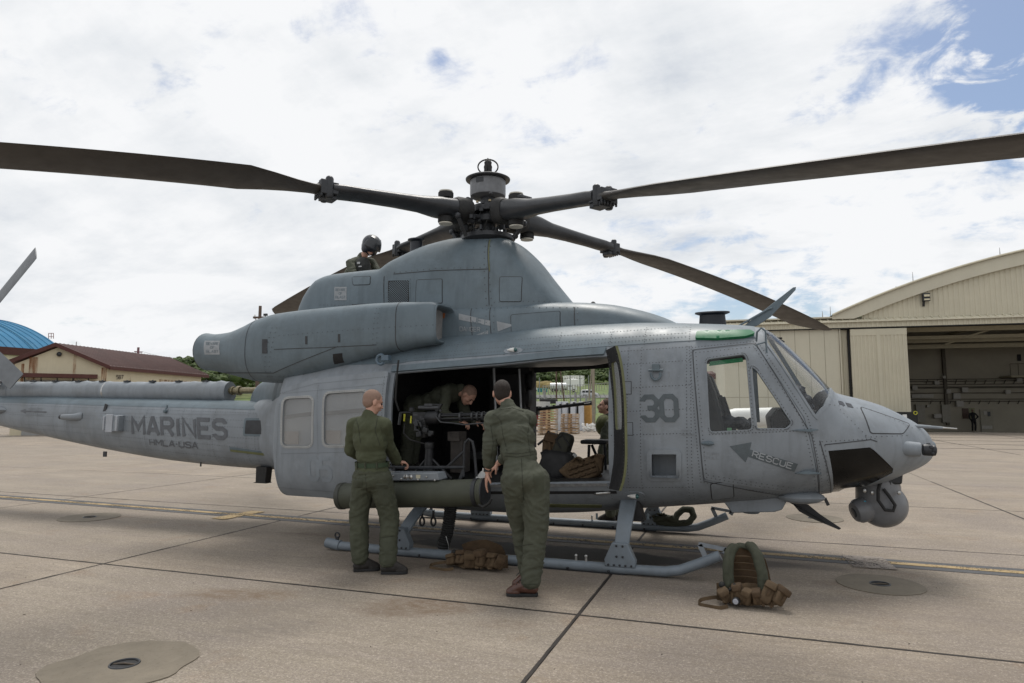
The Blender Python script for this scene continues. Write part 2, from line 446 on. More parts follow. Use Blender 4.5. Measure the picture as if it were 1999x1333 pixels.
def skin(loft, x0, x1, holes=(), side=-1, thick=.03, th0=-math.pi/2, th1=math.pi/2, dx=.07, dth=.10, mi_in=1, mi_edge=None):
    """whole side of a loft, holes given as (x, z) loops"""
    S = .6
    o = densify([(x0, th0*S), (x1, th0*S), (x1, th1*S), (x0, th1*S)], .05)
    hz = [densify(h, .03) for h in holes]
    hs = [[(x, loft.th(x, z)*S) for x, z in h] for h in hz]
    vs, fs = cdt(o, hs, (dx, dth*S))
    top = [loft.pt(v.x, v.y/S, side) for v in vs]
    bot = [p-loft.nrm(v.x, v.y/S, side)*thick for p, v in zip(top, vs)]
    mb = MB(); solid(mb, top, bot, fs, 0, mi_in, mi_edge); return mb
# ------------------------------------------------------------ ground
def ground_mat():
    m = D.materials.new('apron_concrete'); m.use_nodes = True; nt = m.node_tree; N = nt.nodes; K = nt.links
    b = N['Principled BSDF']; b.inputs['Roughness'].default_value = .85; b.inputs['Specular IOR Level'].default_value = .35
    g = N.new('ShaderNodeNewGeometry'); pos = g.outputs['Position']
    def nz(s, det=6, ro=.6, sc=(1, 1, 1), rot=0, off=(0, 0, 0), dist=0):
        mp = N.new('ShaderNodeMapping'); K.new(pos, mp.inputs[0]); mp.inputs[3].default_value = sc; mp.inputs[2].default_value = (0, 0, rot); mp.inputs[1].default_value = off
        n = N.new('ShaderNodeTexNoise'); n.inputs['Scale'].default_value = s; n.inputs['Detail'].default_value = det; n.inputs['Roughness'].default_value = ro; n.inputs['Distortion'].default_value = dist
        K.new(mp.outputs[0], n.inputs['Vector']); return n.outputs['Fac']
    def rng(v, a, b_, c, d, smooth=False):
        r = N.new('ShaderNodeMapRange'); K.new(v, r.inputs[0])
        if smooth: r.interpolation_type = 'SMOOTHSTEP'
        for i, q in enumerate((a, b_, c, d)): r.inputs[i+1].default_value = q
        return r.outputs[0]
    def mix(f, a, c, mode='MIX'):
        x = N.new('ShaderNodeMix'); x.data_type = 'RGBA'; x.blend_type = mode
        if isinstance(f, float): x.inputs[0].default_value = f
        else: K.new(f, x.inputs[0])
        for i, q in ((6, a), (7, c)):
            if isinstance(q, tuple): x.inputs[i].default_value = (*q, 1)
            else: K.new(q, x.inputs[i])
        return x.outputs[2]
    def mm(op, a, c):
        n = N.new('ShaderNodeMath'); n.operation = op
        for i, v in enumerate((a, c)):
            if isinstance(v, (int, float)): n.inputs[i].default_value = v
            else: K.new(v, n.inputs[i])
        return n.outputs[0]
    base = mix(rng(nz(.9, 9, .62), .32, .68, 0, 1), (.200, .164, .122), (.325, .272, .208))
    oi = N.new('ShaderNodeObjectInfo')
    base = mix(rng(oi.outputs['Random'], 0, 1, 0, .6), base, (.225, .198, .158))
    # brushed streaks along the taxiing direction
    base = mix(rng(nz(3.2, 8, .70, (.13, 1.6, 1)), .46, .68, 0, .6), base, (.22, .185, .158))
    base = mix(rng(nz(2.2, 7, .65, (.2, 1.2, 1), off=(5, 2, 0)), .52, .75, 0, .4), base, (.45, .39, .31))
    # blotchy dirt
    base = mix(rng(nz(.55, 7, .6, off=(4, 9, 0)), .48, .66, 0, .6), base, (.20, .17, .15))
    base = mix(rng(nz(1.7, 6, .6, off=(14, 3, 0)), .58, .70, 0, .6), base, (.22, .155, .10))
    # aggregate
    ag = nz(75, 3, .75); base = mix(rng(ag, .50, .64, 0, .75), base, (.13, .11, .10))
    base = mix(rng(nz(70, 3, .7, off=(3, 3, 3)), .55, .66, 0, .6), base, (.50, .44, .385))
    base = mix(rng(nz(22, 4, .7, off=(8, 3, 3)), .58, .72, 0, .35), base, (.17, .145, .13))
    base = mix(rng(nz(38, 3, .75, off=(1, 7, 3)), .50, .64, 0, .5), base, (.15, .122, .10))
    base = mix(rng(nz(33, 3, .75, off=(6, 1, 3)), .54, .66, 0, .45), base, (.46, .40, .34))
    base = mix(rng(nz(9, 7, .7, (1, 2.2, 1), off=(3, 6, 1)), .50, .68, 0, .5), base, (.165, .135, .102))
    base = mix(rng(nz(5, 8, .72, (.35, 2.4, 1), off=(13, 6, 1)), .52, .68, 0, .45), base, (.16, .135, .11))
    warp = nz(1.6, 6, .65, off=(2, 2, 0))
    brk = rng(nz(7, 7, .72, (1, 1.6, 1), off=(7, 2, 0)), .38, .62, .25, 1.15)
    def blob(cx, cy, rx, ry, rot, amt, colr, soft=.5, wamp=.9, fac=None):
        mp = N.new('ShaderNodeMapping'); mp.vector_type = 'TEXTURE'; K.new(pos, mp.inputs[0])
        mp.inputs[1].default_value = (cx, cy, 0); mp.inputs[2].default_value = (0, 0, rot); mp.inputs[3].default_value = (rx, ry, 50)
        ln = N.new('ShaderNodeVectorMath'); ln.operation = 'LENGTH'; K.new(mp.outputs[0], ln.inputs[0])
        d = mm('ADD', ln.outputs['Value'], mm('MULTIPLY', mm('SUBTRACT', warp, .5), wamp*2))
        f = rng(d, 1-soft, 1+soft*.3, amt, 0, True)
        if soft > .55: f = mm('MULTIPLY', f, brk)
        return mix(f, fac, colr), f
    wet_shade = None  # first blob: wet oil stain with the helicopter's shadow painted into its colour
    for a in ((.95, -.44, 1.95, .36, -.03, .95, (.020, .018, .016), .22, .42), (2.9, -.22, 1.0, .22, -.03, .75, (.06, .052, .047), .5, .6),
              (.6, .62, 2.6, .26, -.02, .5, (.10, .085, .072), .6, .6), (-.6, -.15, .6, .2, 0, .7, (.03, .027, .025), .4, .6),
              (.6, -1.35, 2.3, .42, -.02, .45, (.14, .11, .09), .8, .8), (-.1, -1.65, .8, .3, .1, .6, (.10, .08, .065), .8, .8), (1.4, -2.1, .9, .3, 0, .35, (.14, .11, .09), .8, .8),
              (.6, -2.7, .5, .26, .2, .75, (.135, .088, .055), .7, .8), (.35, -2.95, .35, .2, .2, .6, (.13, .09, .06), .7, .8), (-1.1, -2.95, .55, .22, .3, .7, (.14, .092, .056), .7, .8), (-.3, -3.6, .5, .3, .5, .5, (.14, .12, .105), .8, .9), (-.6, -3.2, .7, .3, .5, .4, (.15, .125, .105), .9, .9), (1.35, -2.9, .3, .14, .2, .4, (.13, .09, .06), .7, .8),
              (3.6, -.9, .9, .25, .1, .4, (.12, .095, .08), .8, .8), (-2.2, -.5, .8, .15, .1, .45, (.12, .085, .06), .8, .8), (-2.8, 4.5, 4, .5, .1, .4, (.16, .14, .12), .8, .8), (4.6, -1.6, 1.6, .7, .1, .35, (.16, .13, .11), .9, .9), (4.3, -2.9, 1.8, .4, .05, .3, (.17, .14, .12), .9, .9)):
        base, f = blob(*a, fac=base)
        if wet_shade is None: wet_shade = f
    hs = N.new('ShaderNodeHueSaturation'); hs.inputs['Value'].default_value = 1.0; K.new(base, hs.inputs['Color'])
    K.new(hs.outputs[0], b.inputs['Base Color'])
    K.new(rng(wet_shade, 0, 1, .88, .70), b.inputs['Roughness']); K.new(rng(wet_shade, 0, 1, .35, .12), b.inputs['Specular IOR Level'])
    bp = N.new('ShaderNodeBump'); bp.inputs['Strength'].default_value = .5; bp.inputs['Distance'].default_value = .004; K.new(ag, bp.inputs['Height']); K.new(bp.outputs[0], b.inputs['Normal'])
    return m
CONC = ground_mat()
def sheet(name, poly, z, m, parent=None, kind='structure', step=None, th=.004):
    mb = MB(); mb.prism(poly, z-th, z, lambda a, b, t: (a, b, t)); return mb.build(name, m, parent, kind=kind, angle=0)
_h0 = CAM+cf0*43.2+cr*((1785-999.5)/FPX*43.2); _v = -((cf0*FPX+cr*(-4999.5)).normalized()); _l = _h0-_v*14; _r = _h0+_v*90
_f = cf0*68
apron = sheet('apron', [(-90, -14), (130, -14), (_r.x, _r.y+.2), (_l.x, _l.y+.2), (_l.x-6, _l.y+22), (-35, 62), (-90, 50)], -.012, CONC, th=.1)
GX, GY, SX, SY = 1.77, -2.53, 5.0, 3.62
sm = MB(); g_ = .011; h_ = .006
x0, x1, y0, y1 = g_, SX-g_, g_, SY-g_
vs_ = [(x0, y0, -.012), (x1, y0, -.012), (x1, y1, -.012), (x0, y1, -.012), (x0, y0, -h_), (x1, y0, -h_), (x1, y1, -h_), (x0, y1, -h_),
       (x0+h_, y0+h_, 0), (x1-h_, y0+h_, 0), (x1-h_, y1-h_, 0), (x0+h_, y1-h_, 0)]
sm.add(vs_, [(0, 1, 5, 4), (1, 2, 6, 5), (2, 3, 7, 6), (3, 0, 4, 7), (4, 5, 9, 8), (5, 6, 10, 9), (6, 7, 11, 10), (7, 4, 8, 11), (8, 9, 10, 11)])
slab_me = sm.mesh('concrete_slab', angle=0, recalc=False); slab_me.materials.append(CONC)
for j in range(-2, 6):
    depth = CAM.y*-1+GY+j*SY+4
    for i in range(-8, 9):
        cx = GX+i*SX+2.5; cy = GY+j*SY+1.8
        u = (Vector((cx, cy, 0))-CAM); dd = max(1, u.dot(cf0)+2.5); ru = u.dot(cr)
        if dd < 1 or abs(ru) > dd*.80+4.5: continue
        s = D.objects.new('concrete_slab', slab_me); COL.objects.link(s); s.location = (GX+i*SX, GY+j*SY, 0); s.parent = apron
SEAL = mat('joint_sealant', (.024, .019, .016), .8, var=.3, scale=30)
jm = MB()
for j in range(-2, 7): jm.box((0, GY+j*SY, -.008), (90, .024, .006))
for i in range(-8, 9): jm.box((GX+i*SX, 6, -.0085), (.024, 40, .005))
# joints further out, where slabs are only lines
for j in range(7, 11): jm.box((0, GY+j*SY, -.0075), (60, .05, .006))
for i in range(-12, 6): jm.box((GX+i*SX, 35, -.0077), (.05, 18, .006))
jm.build('joint_sealant', SEAL, apron, angle=0, kind='stuff')

rj = random.Random(31)
def ragged(p, q, w_):
    p, q = Vector(p), Vector(q); d = (q-p); n = int(d.length/.05); u = d.normalized(); v = Vector((-u.y, u.x, 0)); rows = []
    for k in range(n+1):
        c = p+d*k/n; a = w_*(.8+noise.noise(c*7)*.6+rj.uniform(-.12, .12)); b_ = w_*(.8+noise.noise(c*7+Vector((9, 9, 0)))*.6+rj.uniform(-.12, .12)); rows.append([c+v*a, c-v*b_])
    return rows
jm = MB()
for j in range(-1, 3): jm.grid(ragged((-11, GY+j*SY, .0016), (12, GY+j*SY, .0016), .015))
for i in range(-2, 2): jm.grid(ragged((GX+i*SX, -7.5, .0022), (GX+i*SX, 9, .0022), .015))
jm.build('sealant_smear', SEAL, apron, angle=0, kind='stuff')
db = MB()
for k in range(150):
    x, y = rj.uniform(-4.5, 6), rj.uniform(-5.5, 3); s_ = rj.uniform(.002, .007); a = rj.uniform(0, 3); db.box((x, y, s_*.3), (s_*rj.uniform(1, 2.5), s_, s_*.5), Matrix.Rotation(a, 3, 'Z'))
db.build('loose_grit', mat('grit', (.07, .055, .045), .9, var=.4, scale=50), apron, angle=0, kind='stuff')
def paint_mat(name, col, wear):
    m = D.materials.new(name); m.use_nodes = True; nt = m.node_tree; N = nt.nodes; K = nt.links; b = N['Principled BSDF']
    b.inputs['Roughness'].default_value = .75
    g = N.new('ShaderNodeNewGeometry')
    def nz(s, det, sc=(1, 1, 1)):
        mp = N.new('ShaderNodeMapping'); K.new(g.outputs['Position'], mp.inputs[0]); mp.inputs[3].default_value = sc
        n = N.new('ShaderNodeTexNoise'); n.inputs['Scale'].default_value = s; n.inputs['Detail'].default_value = det; n.inputs['Roughness'].default_value = .7; K.new(mp.outputs[0], n.inputs['Vector']); return n.outputs['Fac']
    a = N.new('ShaderNodeMath'); a.operation = 'ADD'; K.new(nz(45, 4), a.inputs[0]); K.new(nz(1.4, 5), a.inputs[1])
    r = N.new('ShaderNodeMapRange'); K.new(a.outputs[0], r.inputs[0]); r.inputs[1].default_value = wear; r.inputs[2].default_value = wear+.12; r.inputs[3].default_value = 1; r.inputs[4].default_value = .1
    K.new(r.outputs[0], b.inputs['Alpha'])
    x = N.new('ShaderNodeMix'); x.data_type = 'RGBA'; K.new(nz(9, 6), x.inputs[0]); x.inputs[6].default_value = (*[c*.7 for c in col], 1); x.inputs[7].default_value = (*[c*1.2 for c in col], 1)
    K.new(x.outputs[2], b.inputs['Base Color']); return m
YLINE = paint_mat('worn_yellow_paint', (.36, .26, .125), .98)
BLINE = paint_mat('worn_black_paint', (.065, .065, .068), 1.10)
def band(name, p, q, off0, off1, z, m):
    p, q = Vector(p), Vector(q); d = (q-p).normalized(); n = Vector((-d.y, d.x))
    po = [p+n*off0, q+n*off0, q+n*off1, p+n*off1]; return sheet(name, [tuple(v) for v in po], z, m, th=.003)
la, lb = G(0, 970), G(1999, 1119)
dl = (lb-la).to_2d().normalized(); A0 = la.to_2d()-dl*12; B0 = lb.to_2d()+dl*30
band('taxi_line_border', A0, B0, -.19, .19, .004, BLINE)
band('taxi_line', A0, B0, -.055, .055, .008, YLINE)
c_ = G(466, 1006).to_2d(); n_ = Vector((-dl.y, dl.x))
band('stop_mark', c_-n_*.38-dl*.02, c_+n_*.38+dl*.03, -.13, .13, .011, YLINE)
c_ = G(1700, 1098).to_2d(); PATCHC = paint_mat('old_patch_paint', (.24, .205, .175), 1.0)
band('scraped_patch', c_-n_*.30, c_+n_*.26-dl*.05, -.2, .2, .011, PATCHC)

COLLAR = mat('patch_mortar', (.175, .150, .115), .9, var=.14, scale=5, bump=.3, bscale=120, spots=.3)
def tie_down(px, py, r, lab, irregular=0):
    c = G(px, py); t = thing('tie_down', lab, 'tie-down point', (c.x, c.y, 0), group='tie-down points in the apron')
    rnd = random.Random(px); mb = MB(); outer = []; n = 48
    for k in range(n):
        a = 2*math.pi*k/n; q = r*(1+irregular*(noise.noise((math.cos(a)*1.6, math.sin(a)*1.6, px))*.16)+rnd.uniform(-.010, .010)*(1+irregular*1.5))
        if irregular and -2.9 < a-2*math.pi*(a > math.pi) < -1.2: q *= 1.10
        outer.append((c.x+q*math.cos(a), c.y+q*math.sin(a)))
    inner = [(c.x+.085*math.cos(2*math.pi*k/24), c.y+.085*math.sin(2*math.pi*k/24)) for k in range(24)]
    vs, fs = cdt(outer, [inner], .2)
    z1 = .007 if py > 1100 or px < 300 else .007
    solid(mb, [(v.x, v.y, z1) for v in vs], [(v.x, v.y, .001) for v in vs], fs); mb.build('mortar_collar', COLLAR, t, angle=20)
    mb = MB(); mb.lathe([(.001, .0015), (.083, .0015), (.083, .003), (.001, .003)], (c.x, c.y, 0), seg=24); mb.build('cup', BLACK, t)
    mb = MB(); mb.tube([(c.x+.083*math.cos(a*math.pi/16), c.y+.083*math.sin(a*math.pi/16), .007) for a in range(33)], .007, 6, False); mb.build('rim', BLKM, t)
    mb = MB(); mb.tube([(c.x-.07, c.y-.02, .004), (c.x, c.y, .010), (c.x+.07, c.y+.02, .004)], .006, 6); mb.build('anchor_bar', mat('rusty_bar', (.10, .08, .06), .6, metal=.5, var=.4, scale=40), t)
tie_down(243, 1298, .42, 'large ragged grey mortar patch with round anchor cup in the near left apron corner', 1)
tie_down(175, 1010, .40, 'round mortar patch with anchor below the tail boom by the yellow line')
tie_down(1718, 1141, .36, 'round dark mortar patch with anchor on the right, in front of the black bordered line')
tie_down(1590, 1012, .38, 'faint round mortar patch behind the lower cable cutter blade and camera ball')
# ------------------------------------------------------------ helicopter
heli = thing('helicopter', 'large grey military utility helicopter with open cabin door, parked on skids across the whole picture', 'helicopter')
HULL = Loft([
 # x, zt, zb, w, zc, nt, nb
 (-3.30, 1.72, .80, .42, 1.25, 3.0, 2.4),
 (-2.95, 1.80, .74, .50, 1.22, 3.0, 2.4),
 (-2.62, 2.12, .68, .60, 1.22, 3.2, 2.8),
 (-2.47, 2.20, .62, .76, 1.22, 3.3, 3.4),
 (-2.36, 2.26, .56, .98, 1.22, 3.4, 4.4),
 (-2.28, 2.29, .52, 1.10, 1.22, 3.4, 4.8),
 (-2.2, 2.30, .51, 1.125, 1.22, 3.4, 4.8),
 (-2.05, 2.32, .50, 1.13, 1.22, 3.4, 4.8),
 (-1.2, 2.40, .43, 1.145, 1.22, 3.4, 4.0),
 (-.4, 2.46, .38, 1.15, 1.22, 3.4, 2.8),
 (.4, 2.50, .38, 1.15, 1.22, 3.4, 2.8),
 (1.2, 2.55, .42, 1.15, 1.24, 3.4, 2.8),
 (1.9, 2.54, .50, 1.15, 1.26, 3.4, 2.8),
 (2.6, 2.50, .58, 1.15, 1.27, 3.4, 2.8),
 (3.0, 2.47, .625, 1.13, 1.28, 3.3, 2.7),
 (3.17, 2.45, .645, 1.115, 1.28, 3.2, 2.7),
 (3.28, 2.42, .66, 1.10, 1.28, 3.2, 2.6),
 (3.42, 2.31, .68, 1.075, 1.27, 3.1, 2.5),
 (3.58, 2.14, .695, 1.03, 1.26, 3.0, 2.4),
 (3.72, 1.985, .715, .985, 1.25, 2.8, 2.35),
 (3.84, 1.84, .735, .93, 1.25, 2.5, 2.3),
 (3.90, 1.765, .745, .90, 1.25, 2.35, 2.3),
 (3.98, 1.735, .765, .86, 1.24, 2.2, 2.25),
 (4.15, 1.69, .80, .755, 1.23, 2.1, 2.2),
 (4.35, 1.62, .855, .62, 1.22, 2.1, 2.1),
 (4.52, 1.53, .935, .475, 1.21, 2.05, 2.1),
 (4.66, 1.44, 1.0, .33, 1.20, 2, 2),
 (4.75, 1.35, 1.065, .20, 1.195, 2, 2),
 (4.80, 1.25, 1.14, .07, 1.19, 2, 2),
])
H = HULL
cab = H.tr([(766, 728), (1010, 712), (1120, 700), (1182, 685), (1182, 700)])
# cabin door opening (drawn in side view)
door_near = [(-.70, .735), (1.75, .853), (1.76, 2.12), (1.2, 2.10), (.6, 2.055), (-.1, 2.02), (-.70, 1.985)]
door_far = [(-.02, .77), (1.66, .85), (1.66, 2.15), (-.02, 2.07)]
cd_px = [(1352, 684), (1474, 672), (1482, 682), (1570, 815), (1580, 850), (1597, 965), (1374, 936)]
cdoor = H.tr(cd_px)
ws_px = [(1487, 668), (1498, 655)]
w_side = H.tr([(1485, 676), (1582, 806), (1612, 776)])
0 and print('cdoor', [(round(a, 2), round(b, 2)) for a, b in cdoor], 'ws', [(round(a, 2), round(b, 2)) for a, b in w_side])
step = H.tr([(1270, 884), (1323, 884), (1323, 931), (1270, 931)])
chin = H.tr([(1617, 880), (1698, 873), (1706, 878), (1744, 915), (1742, 924), (1700, 945), (1660, 960), (1618, 965)])
CHL = 2.9     # the windshield wraps over the centre line
wsA, wsB, wsC = (3.235, 2.20), (3.62, 1.555), (3.86, 1.72)
ws_hole = [(3.235, 2.235), (3.625, 1.575), (3.70, 1.60), (3.86, 1.80)]
"""windshield hole is made in (x, theta) space up to the crown, so it gets its own skins"""
door_c = [(x, z) for x, z in cdoor]
cx1 = 3.19
# rear and middle skin
for sd in (-1, 1):
    holes = [door_near if sd < 0 else door_far]
    if sd < 0: holes += [step]
    holes += [door_c] if False else []
    x_end = min(p[0] for p in cdoor)-.012
    mb = skin(HULL, -3.3, x_end, holes, sd, .03, mi_edge=1 if False else 0)
    mb.build('cabin_skin', [GREY, BLACK], heli, angle=40)
    # nose half: door hole and windshield cut away
    S = .6
    xs0, xs1 = x_end, 4.80
    o = densify([(xs0, -math.pi/2*S), (xs1, -math.pi/2*S), (xs1, math.pi/2*S), (xs0, math.pi/2*S)], .04)
    def tohole(poly): return [(x, H.th(x, z)*S) for x, z in densify(poly, .03)]
    dh = tohole([(x+.004*(1 if x < 3 else 0), z) for x, z in cdoor])
    # windshield in x, theta: from door post up to just short of the crown
    lo = densify([wsA, wsB], .04, False)+densify([wsB, wsC], .03, False)
    wl = [(x, H.th(x, z)*S) for x, z in [(3.275, 2.20), (3.655, 1.565), (3.70, 1.575)]]
    wl = [(x, H.th(x, z)*S) for x, z in densify([(3.265, 2.22), (3.635, 1.555)], .03, False)]
    wl += [(3.655, H.th(3.655, 1.53)*S), (3.74, H.th(3.74, 1.62)*S), (3.80, H.th(3.80, 1.71)*S), (3.835, 1.02*S), (3.86, 1.25*S), (3.87, 1.53*S)]
    wl += [(3.262, 1.53*S), (3.255, 1.15*S)]
    WSH = densify(wl, .03)
    ch = tohole(chin)
    vs, fs = cdt(o, [dh, WSH, ch], (.05, .06))
    top = [H.pt(v.x, v.y/S, sd) for v in vs]; bot = [p-H.nrm(v.x, v.y/S, sd)*.022 for p, v in zip(top, vs)]
    mb = MB(); solid(mb, top, bot, fs, 0, 1, 0); mb.build('nose_skin', [GREY, BLACK], heli, angle=40)
    vs, fs = cdt(WSH, [], (.05, .06))
    top = [H.pt(v.x, v.y/S, sd)-H.nrm(v.x, v.y/S, sd)*.006 for v in vs]; bot = [H.pt(v.x, v.y/S, sd)-H.nrm(v.x, v.y/S, sd)*.012 for v in vs]
    mb = MB(); solid(mb, top, bot, fs); mb.build('windshield', glass('windshield_perspex', (.95, .96, .965), .42, .05, .02, (.4, .42, .45)), heli, angle=60)
    # riveted frame strip around the windshield
    rim = grow(WSH, .022)
    vs, fs = cdt(rim, [WSH], (.05, .06)); mb = MB()
    cl = lambda t: max(-1.56, min(1.56, t/S))
    solid(mb, [H.pt(v.x, cl(v.y), sd)+H.nrm(v.x, cl(v.y), sd)*.006 for v in vs], [H.pt(v.x, cl(v.y), sd)-H.nrm(v.x, cl(v.y), sd)*.001 for v in vs], fs)
    mb.build('windshield_frame', GREY, heli, angle=40)
    patch(H, grow(chin, -.002), (), -.004, .006, .06, sd).build('chin_window', mat('smoked_chin_glass', (.006, .006, .006), .22, var=.3, scale=6, spec=.25), heli)
    # cockpit door: shell with two windows
    w1 = roundpoly(H.tr([(1379, 702), (1452, 692), (1457, 700), (1468, 838), (1386, 843)]), .035) if sd < 0 else None
    w2 = roundpoly(H.tr([(1467, 716), (1476, 722), (1545, 825), (1535, 836), (1478, 836)]), .02) if sd < 0 else None
    if sd < 0: W1, W2 = w1, w2
    dp = grow(roundpoly(cdoor, .03), -.006)
    if sd > 0: continue      # the far cockpit door stands open
    cdo = patch(H, dp, [W1, W2], .006, .028, .06, sd, mi_in=1).build('cockpit_door', [GREY, BLACK], heli, angle=40)
    for W_ in (W1, W2):
        patch(H, grow(W_, .004), (), -.006, .005, .08, sd).build('door_window', glass('door_perspex', (.965, .975, .97), .4, .03, .015, (.45, .46, .45)), cdo, angle=60)
        patch(H, grow(W_, .016), [grow(W_, -.002)], .010, .008, .06, sd).build('window_frame', GREY, cdo, angle=40)
# nose cap
mb = MB(); mb.ell((4.795, 0, 1.195), (.03, .085, .07)); mb.build('nose_cap', GREY2, heli)

# sliding cabin door slid back along the side, two dusty windows
for sd in (-1, 1):
    sl = roundpoly(H.tr([(546, 790), (560, 760), (620, 742), (763, 727), (761, 950), (670, 965), (560, 958), (546, 930), (541, 870)]), .05)
    s1 = roundpoly(H.tr([(560, 780), (616, 777), (614, 870), (557, 870)]), .07)
    s2 = roundpoly(H.tr([(640, 770), (722, 765), (722, 868), (638, 869)]), .07)
    if sd > 0: sl = [(a+.0, b) for a, b in sl]
    door = patch(H, sl, [s1, s2], .055, .045, .08, sd, mi_in=1).build('sliding_door', [GREY, GREY], heli, angle=40)
    DUSTY = glass('dusty_perspex', (.9, .9, .9), .7, .12, .17, (.62, .62, .60))
    for W_ in (s1, s2):
        patch(H, grow(W_, .003), (), .040, .004, .08, sd).build('door_window', DUSTY, door, angle=60)
        patch(H, grow(W_, .026), [grow(W_, .0)], .060, .010, .06, sd).build('window_frame', mat('pale_window_frame', (.34, .345, .34), .55, var=.15, scale=8, streak=.4), door, angle=40)
        if sd < 0:
            xs = [p[0] for p in W_]; zs = [p[1] for p in W_]; xa, xb = min(xs), max(xs); za, zb = min(zs), max(zs); zm = za+(zb-za)*.56
            patch(H, [(xa+.01, zm), (xb-.01, zm+.05), (xb-.01, zm+.09), (xa+.01, zm+.045)], (), .028, .01, .08, sd).build('inner_rail', mat('rail_grey', (.045, .045, .045), .6), door)
            patch(H, [(xa+.02, za+.02), (xa+.22, za+.02), (xa+.22, za+.17), (xa+.02, za+.17)], (), .026, .008, .08, sd).build('inner_box', mat('box_brown', (.16, .12, .09), .6), door)
# jettison panel swung open ahead of the cabin doorway, seen from inside
def swing(hx, hy, fx, fy, sd=1):
    pass
pA, pB = Vector((1.79, -1.12, 0)), Vector((1.965, -1.44, 0))
mb = MB(); gl = MB(); rows_o = []; n = 14
dv = (pB-pA).normalized(); nv = Vector((dv.y, -dv.x, 0))
nv = -nv
z_lo, z_hi = .80, 2.17
def pnl(u, v, t):      # u 0..1 hinge to free edge, v 0..1 height, t thickness; bulges like the hull side
    z = z_lo+(z_hi-z_lo)*v; prof = HULL.y(1.7, z)+1.15
    p = pA.lerp(pB, u)+nv*(-prof*.5)+dv*(-prof*.5*u)
    return Vector((p.x, p.y, z+.02*u))+nv*t
outer = [(0, 0), (1, 0), (1, 1), (0, 1)]; hole = roundpoly([(.22, .42), (.80, .42), (.80, .90), (.22, .90)], .1)
vs, fs = cdt(densify(outer, .06), [densify(hole, .06)], .09)
solid(mb, [pnl(v.x, v.y, 0) for v in vs], [pnl(v.x, v.y, .026) for v in vs], fs, 0, 1, 2)
jp = mb.build('hinged_panel', [BLACK, GREY, ZINC], heli, angle=40)
vs, fs = cdt(densify(hole, .08), [], .12); mb = MB(); solid(mb, [pnl(v.x, v.y, .02) for v in vs], [pnl(v.x, v.y, .026) for v in vs], fs); mb.build('panel_window', DUSTY, jp)
mb = MB()
for k in range(40): mb.ell(pnl(.93, .02+.96*k/39, -.002), .004, seg=6, rings=4)
for k in range(30): mb.ell(pnl(.14, .3+.66*k/29, -.002), .004, seg=6, rings=4)
mb.build('rivets', mat('dull_rivet', (.10, .10, .10), .5), jp, kind='stuff')

# ---- cabin inside
INT = MB()
def slab_z(x): return .735+(x+.70)*.0483
for (xa, xb) in ((-2.0, 2.6),):
    INT.prism([(xa, slab_z(xa)-.03), (xb, slab_z(xb)-.03), (xb, slab_z(xb)+.012), (xa, slab_z(xa)+.012)], -1.04, 1.04, lambda a, b, t: (a, t, b))
INT.build('cabin_floor', mat('cabin_floor_black', (.02, .02, .02), .5, var=.5, scale=12), heli)
mb = MB(); _r = [H.pt(-1.15, t, -1)*1 for t in np.linspace(-1.3, 1.3, 24)]; _p = [(p.y*.94, 1.35+(p.z-1.35)*.93) for p in _r]+[(-p.y*.94, 1.35+(p.z-1.35)*.93) for p in reversed(_r)]; mb.prism(_p, -1.18, -1.12, lambda a, b, t: (t, a, b)); mb.build('rear_bulkhead', mat('quilted_black', (.012, .012, .013), .8, bump=.6, bscale=18), heli)
mb = MB(); mb.prism([(-1.2, 2.17), (1.9, 2.27), (3.1, 2.28), (3.1, 2.32), (-1.2, 2.22)], -.84, .84, lambda a, b, t: (a, t, b)); mb.build('cabin_ceiling', mat('ceiling_dark', (.045, .042, .04), .7, var=.4, scale=7, spots=.5), heli)
mb = MB(); mb.lathe([(.09, 0), (.10, -.012), (.055, -.02), (.05, 0)], (1.0, -.35, 2.23), seg=20); mb.build('ceiling_vent', BLKM, heli)
mb = MB()
for y in (-.5, -.15, .2, .55): mb.tube([(-1.1, y, 2.15), (.5, y, 2.205), (1.8, y, 2.25)], .012, 6)
for x in (-.6, .1, .8, 1.5): mb.box((x, 0, 2.17+.035*(x+.6)), (.05, 1.7, .03))
mb.build('ceiling_ribs', mat('ribs_dark', (.05, .048, .045), .6, var=.3), heli, kind='stuff')
# crew seats and equipment between the doorways
mb = MB(); mb.box((.02, .72, 1.42), (.5, .10, 1.25)); mb.box((-.25, .6, .98), (.6, .6, .1)); mb.box((.22, .95, 1.6), (.16, .3, 1.1))
for k in range(5): mb.ell((.28+.04*math.sin(k*2), .8, 1.0+k*.24), (.07, .12, .13), seg=8, rings=6)
mb.build('troop_seats', BLACK, heli)
mb = MB(); mb.tube([(.02, .3, .8), (.0, .3, 1.5), (-.03, .3, 2.15)], .018, 8); mb.tube([(.30, .45, 1.45), (.27, .45, 2.1)], .016, 8); mb.build('seat_post', mat('pale_tube', (.35, .36, .37), .4, metal=.5), heli)
for i, (x, y) in enumerate(((.12, -.2),)):
    pass
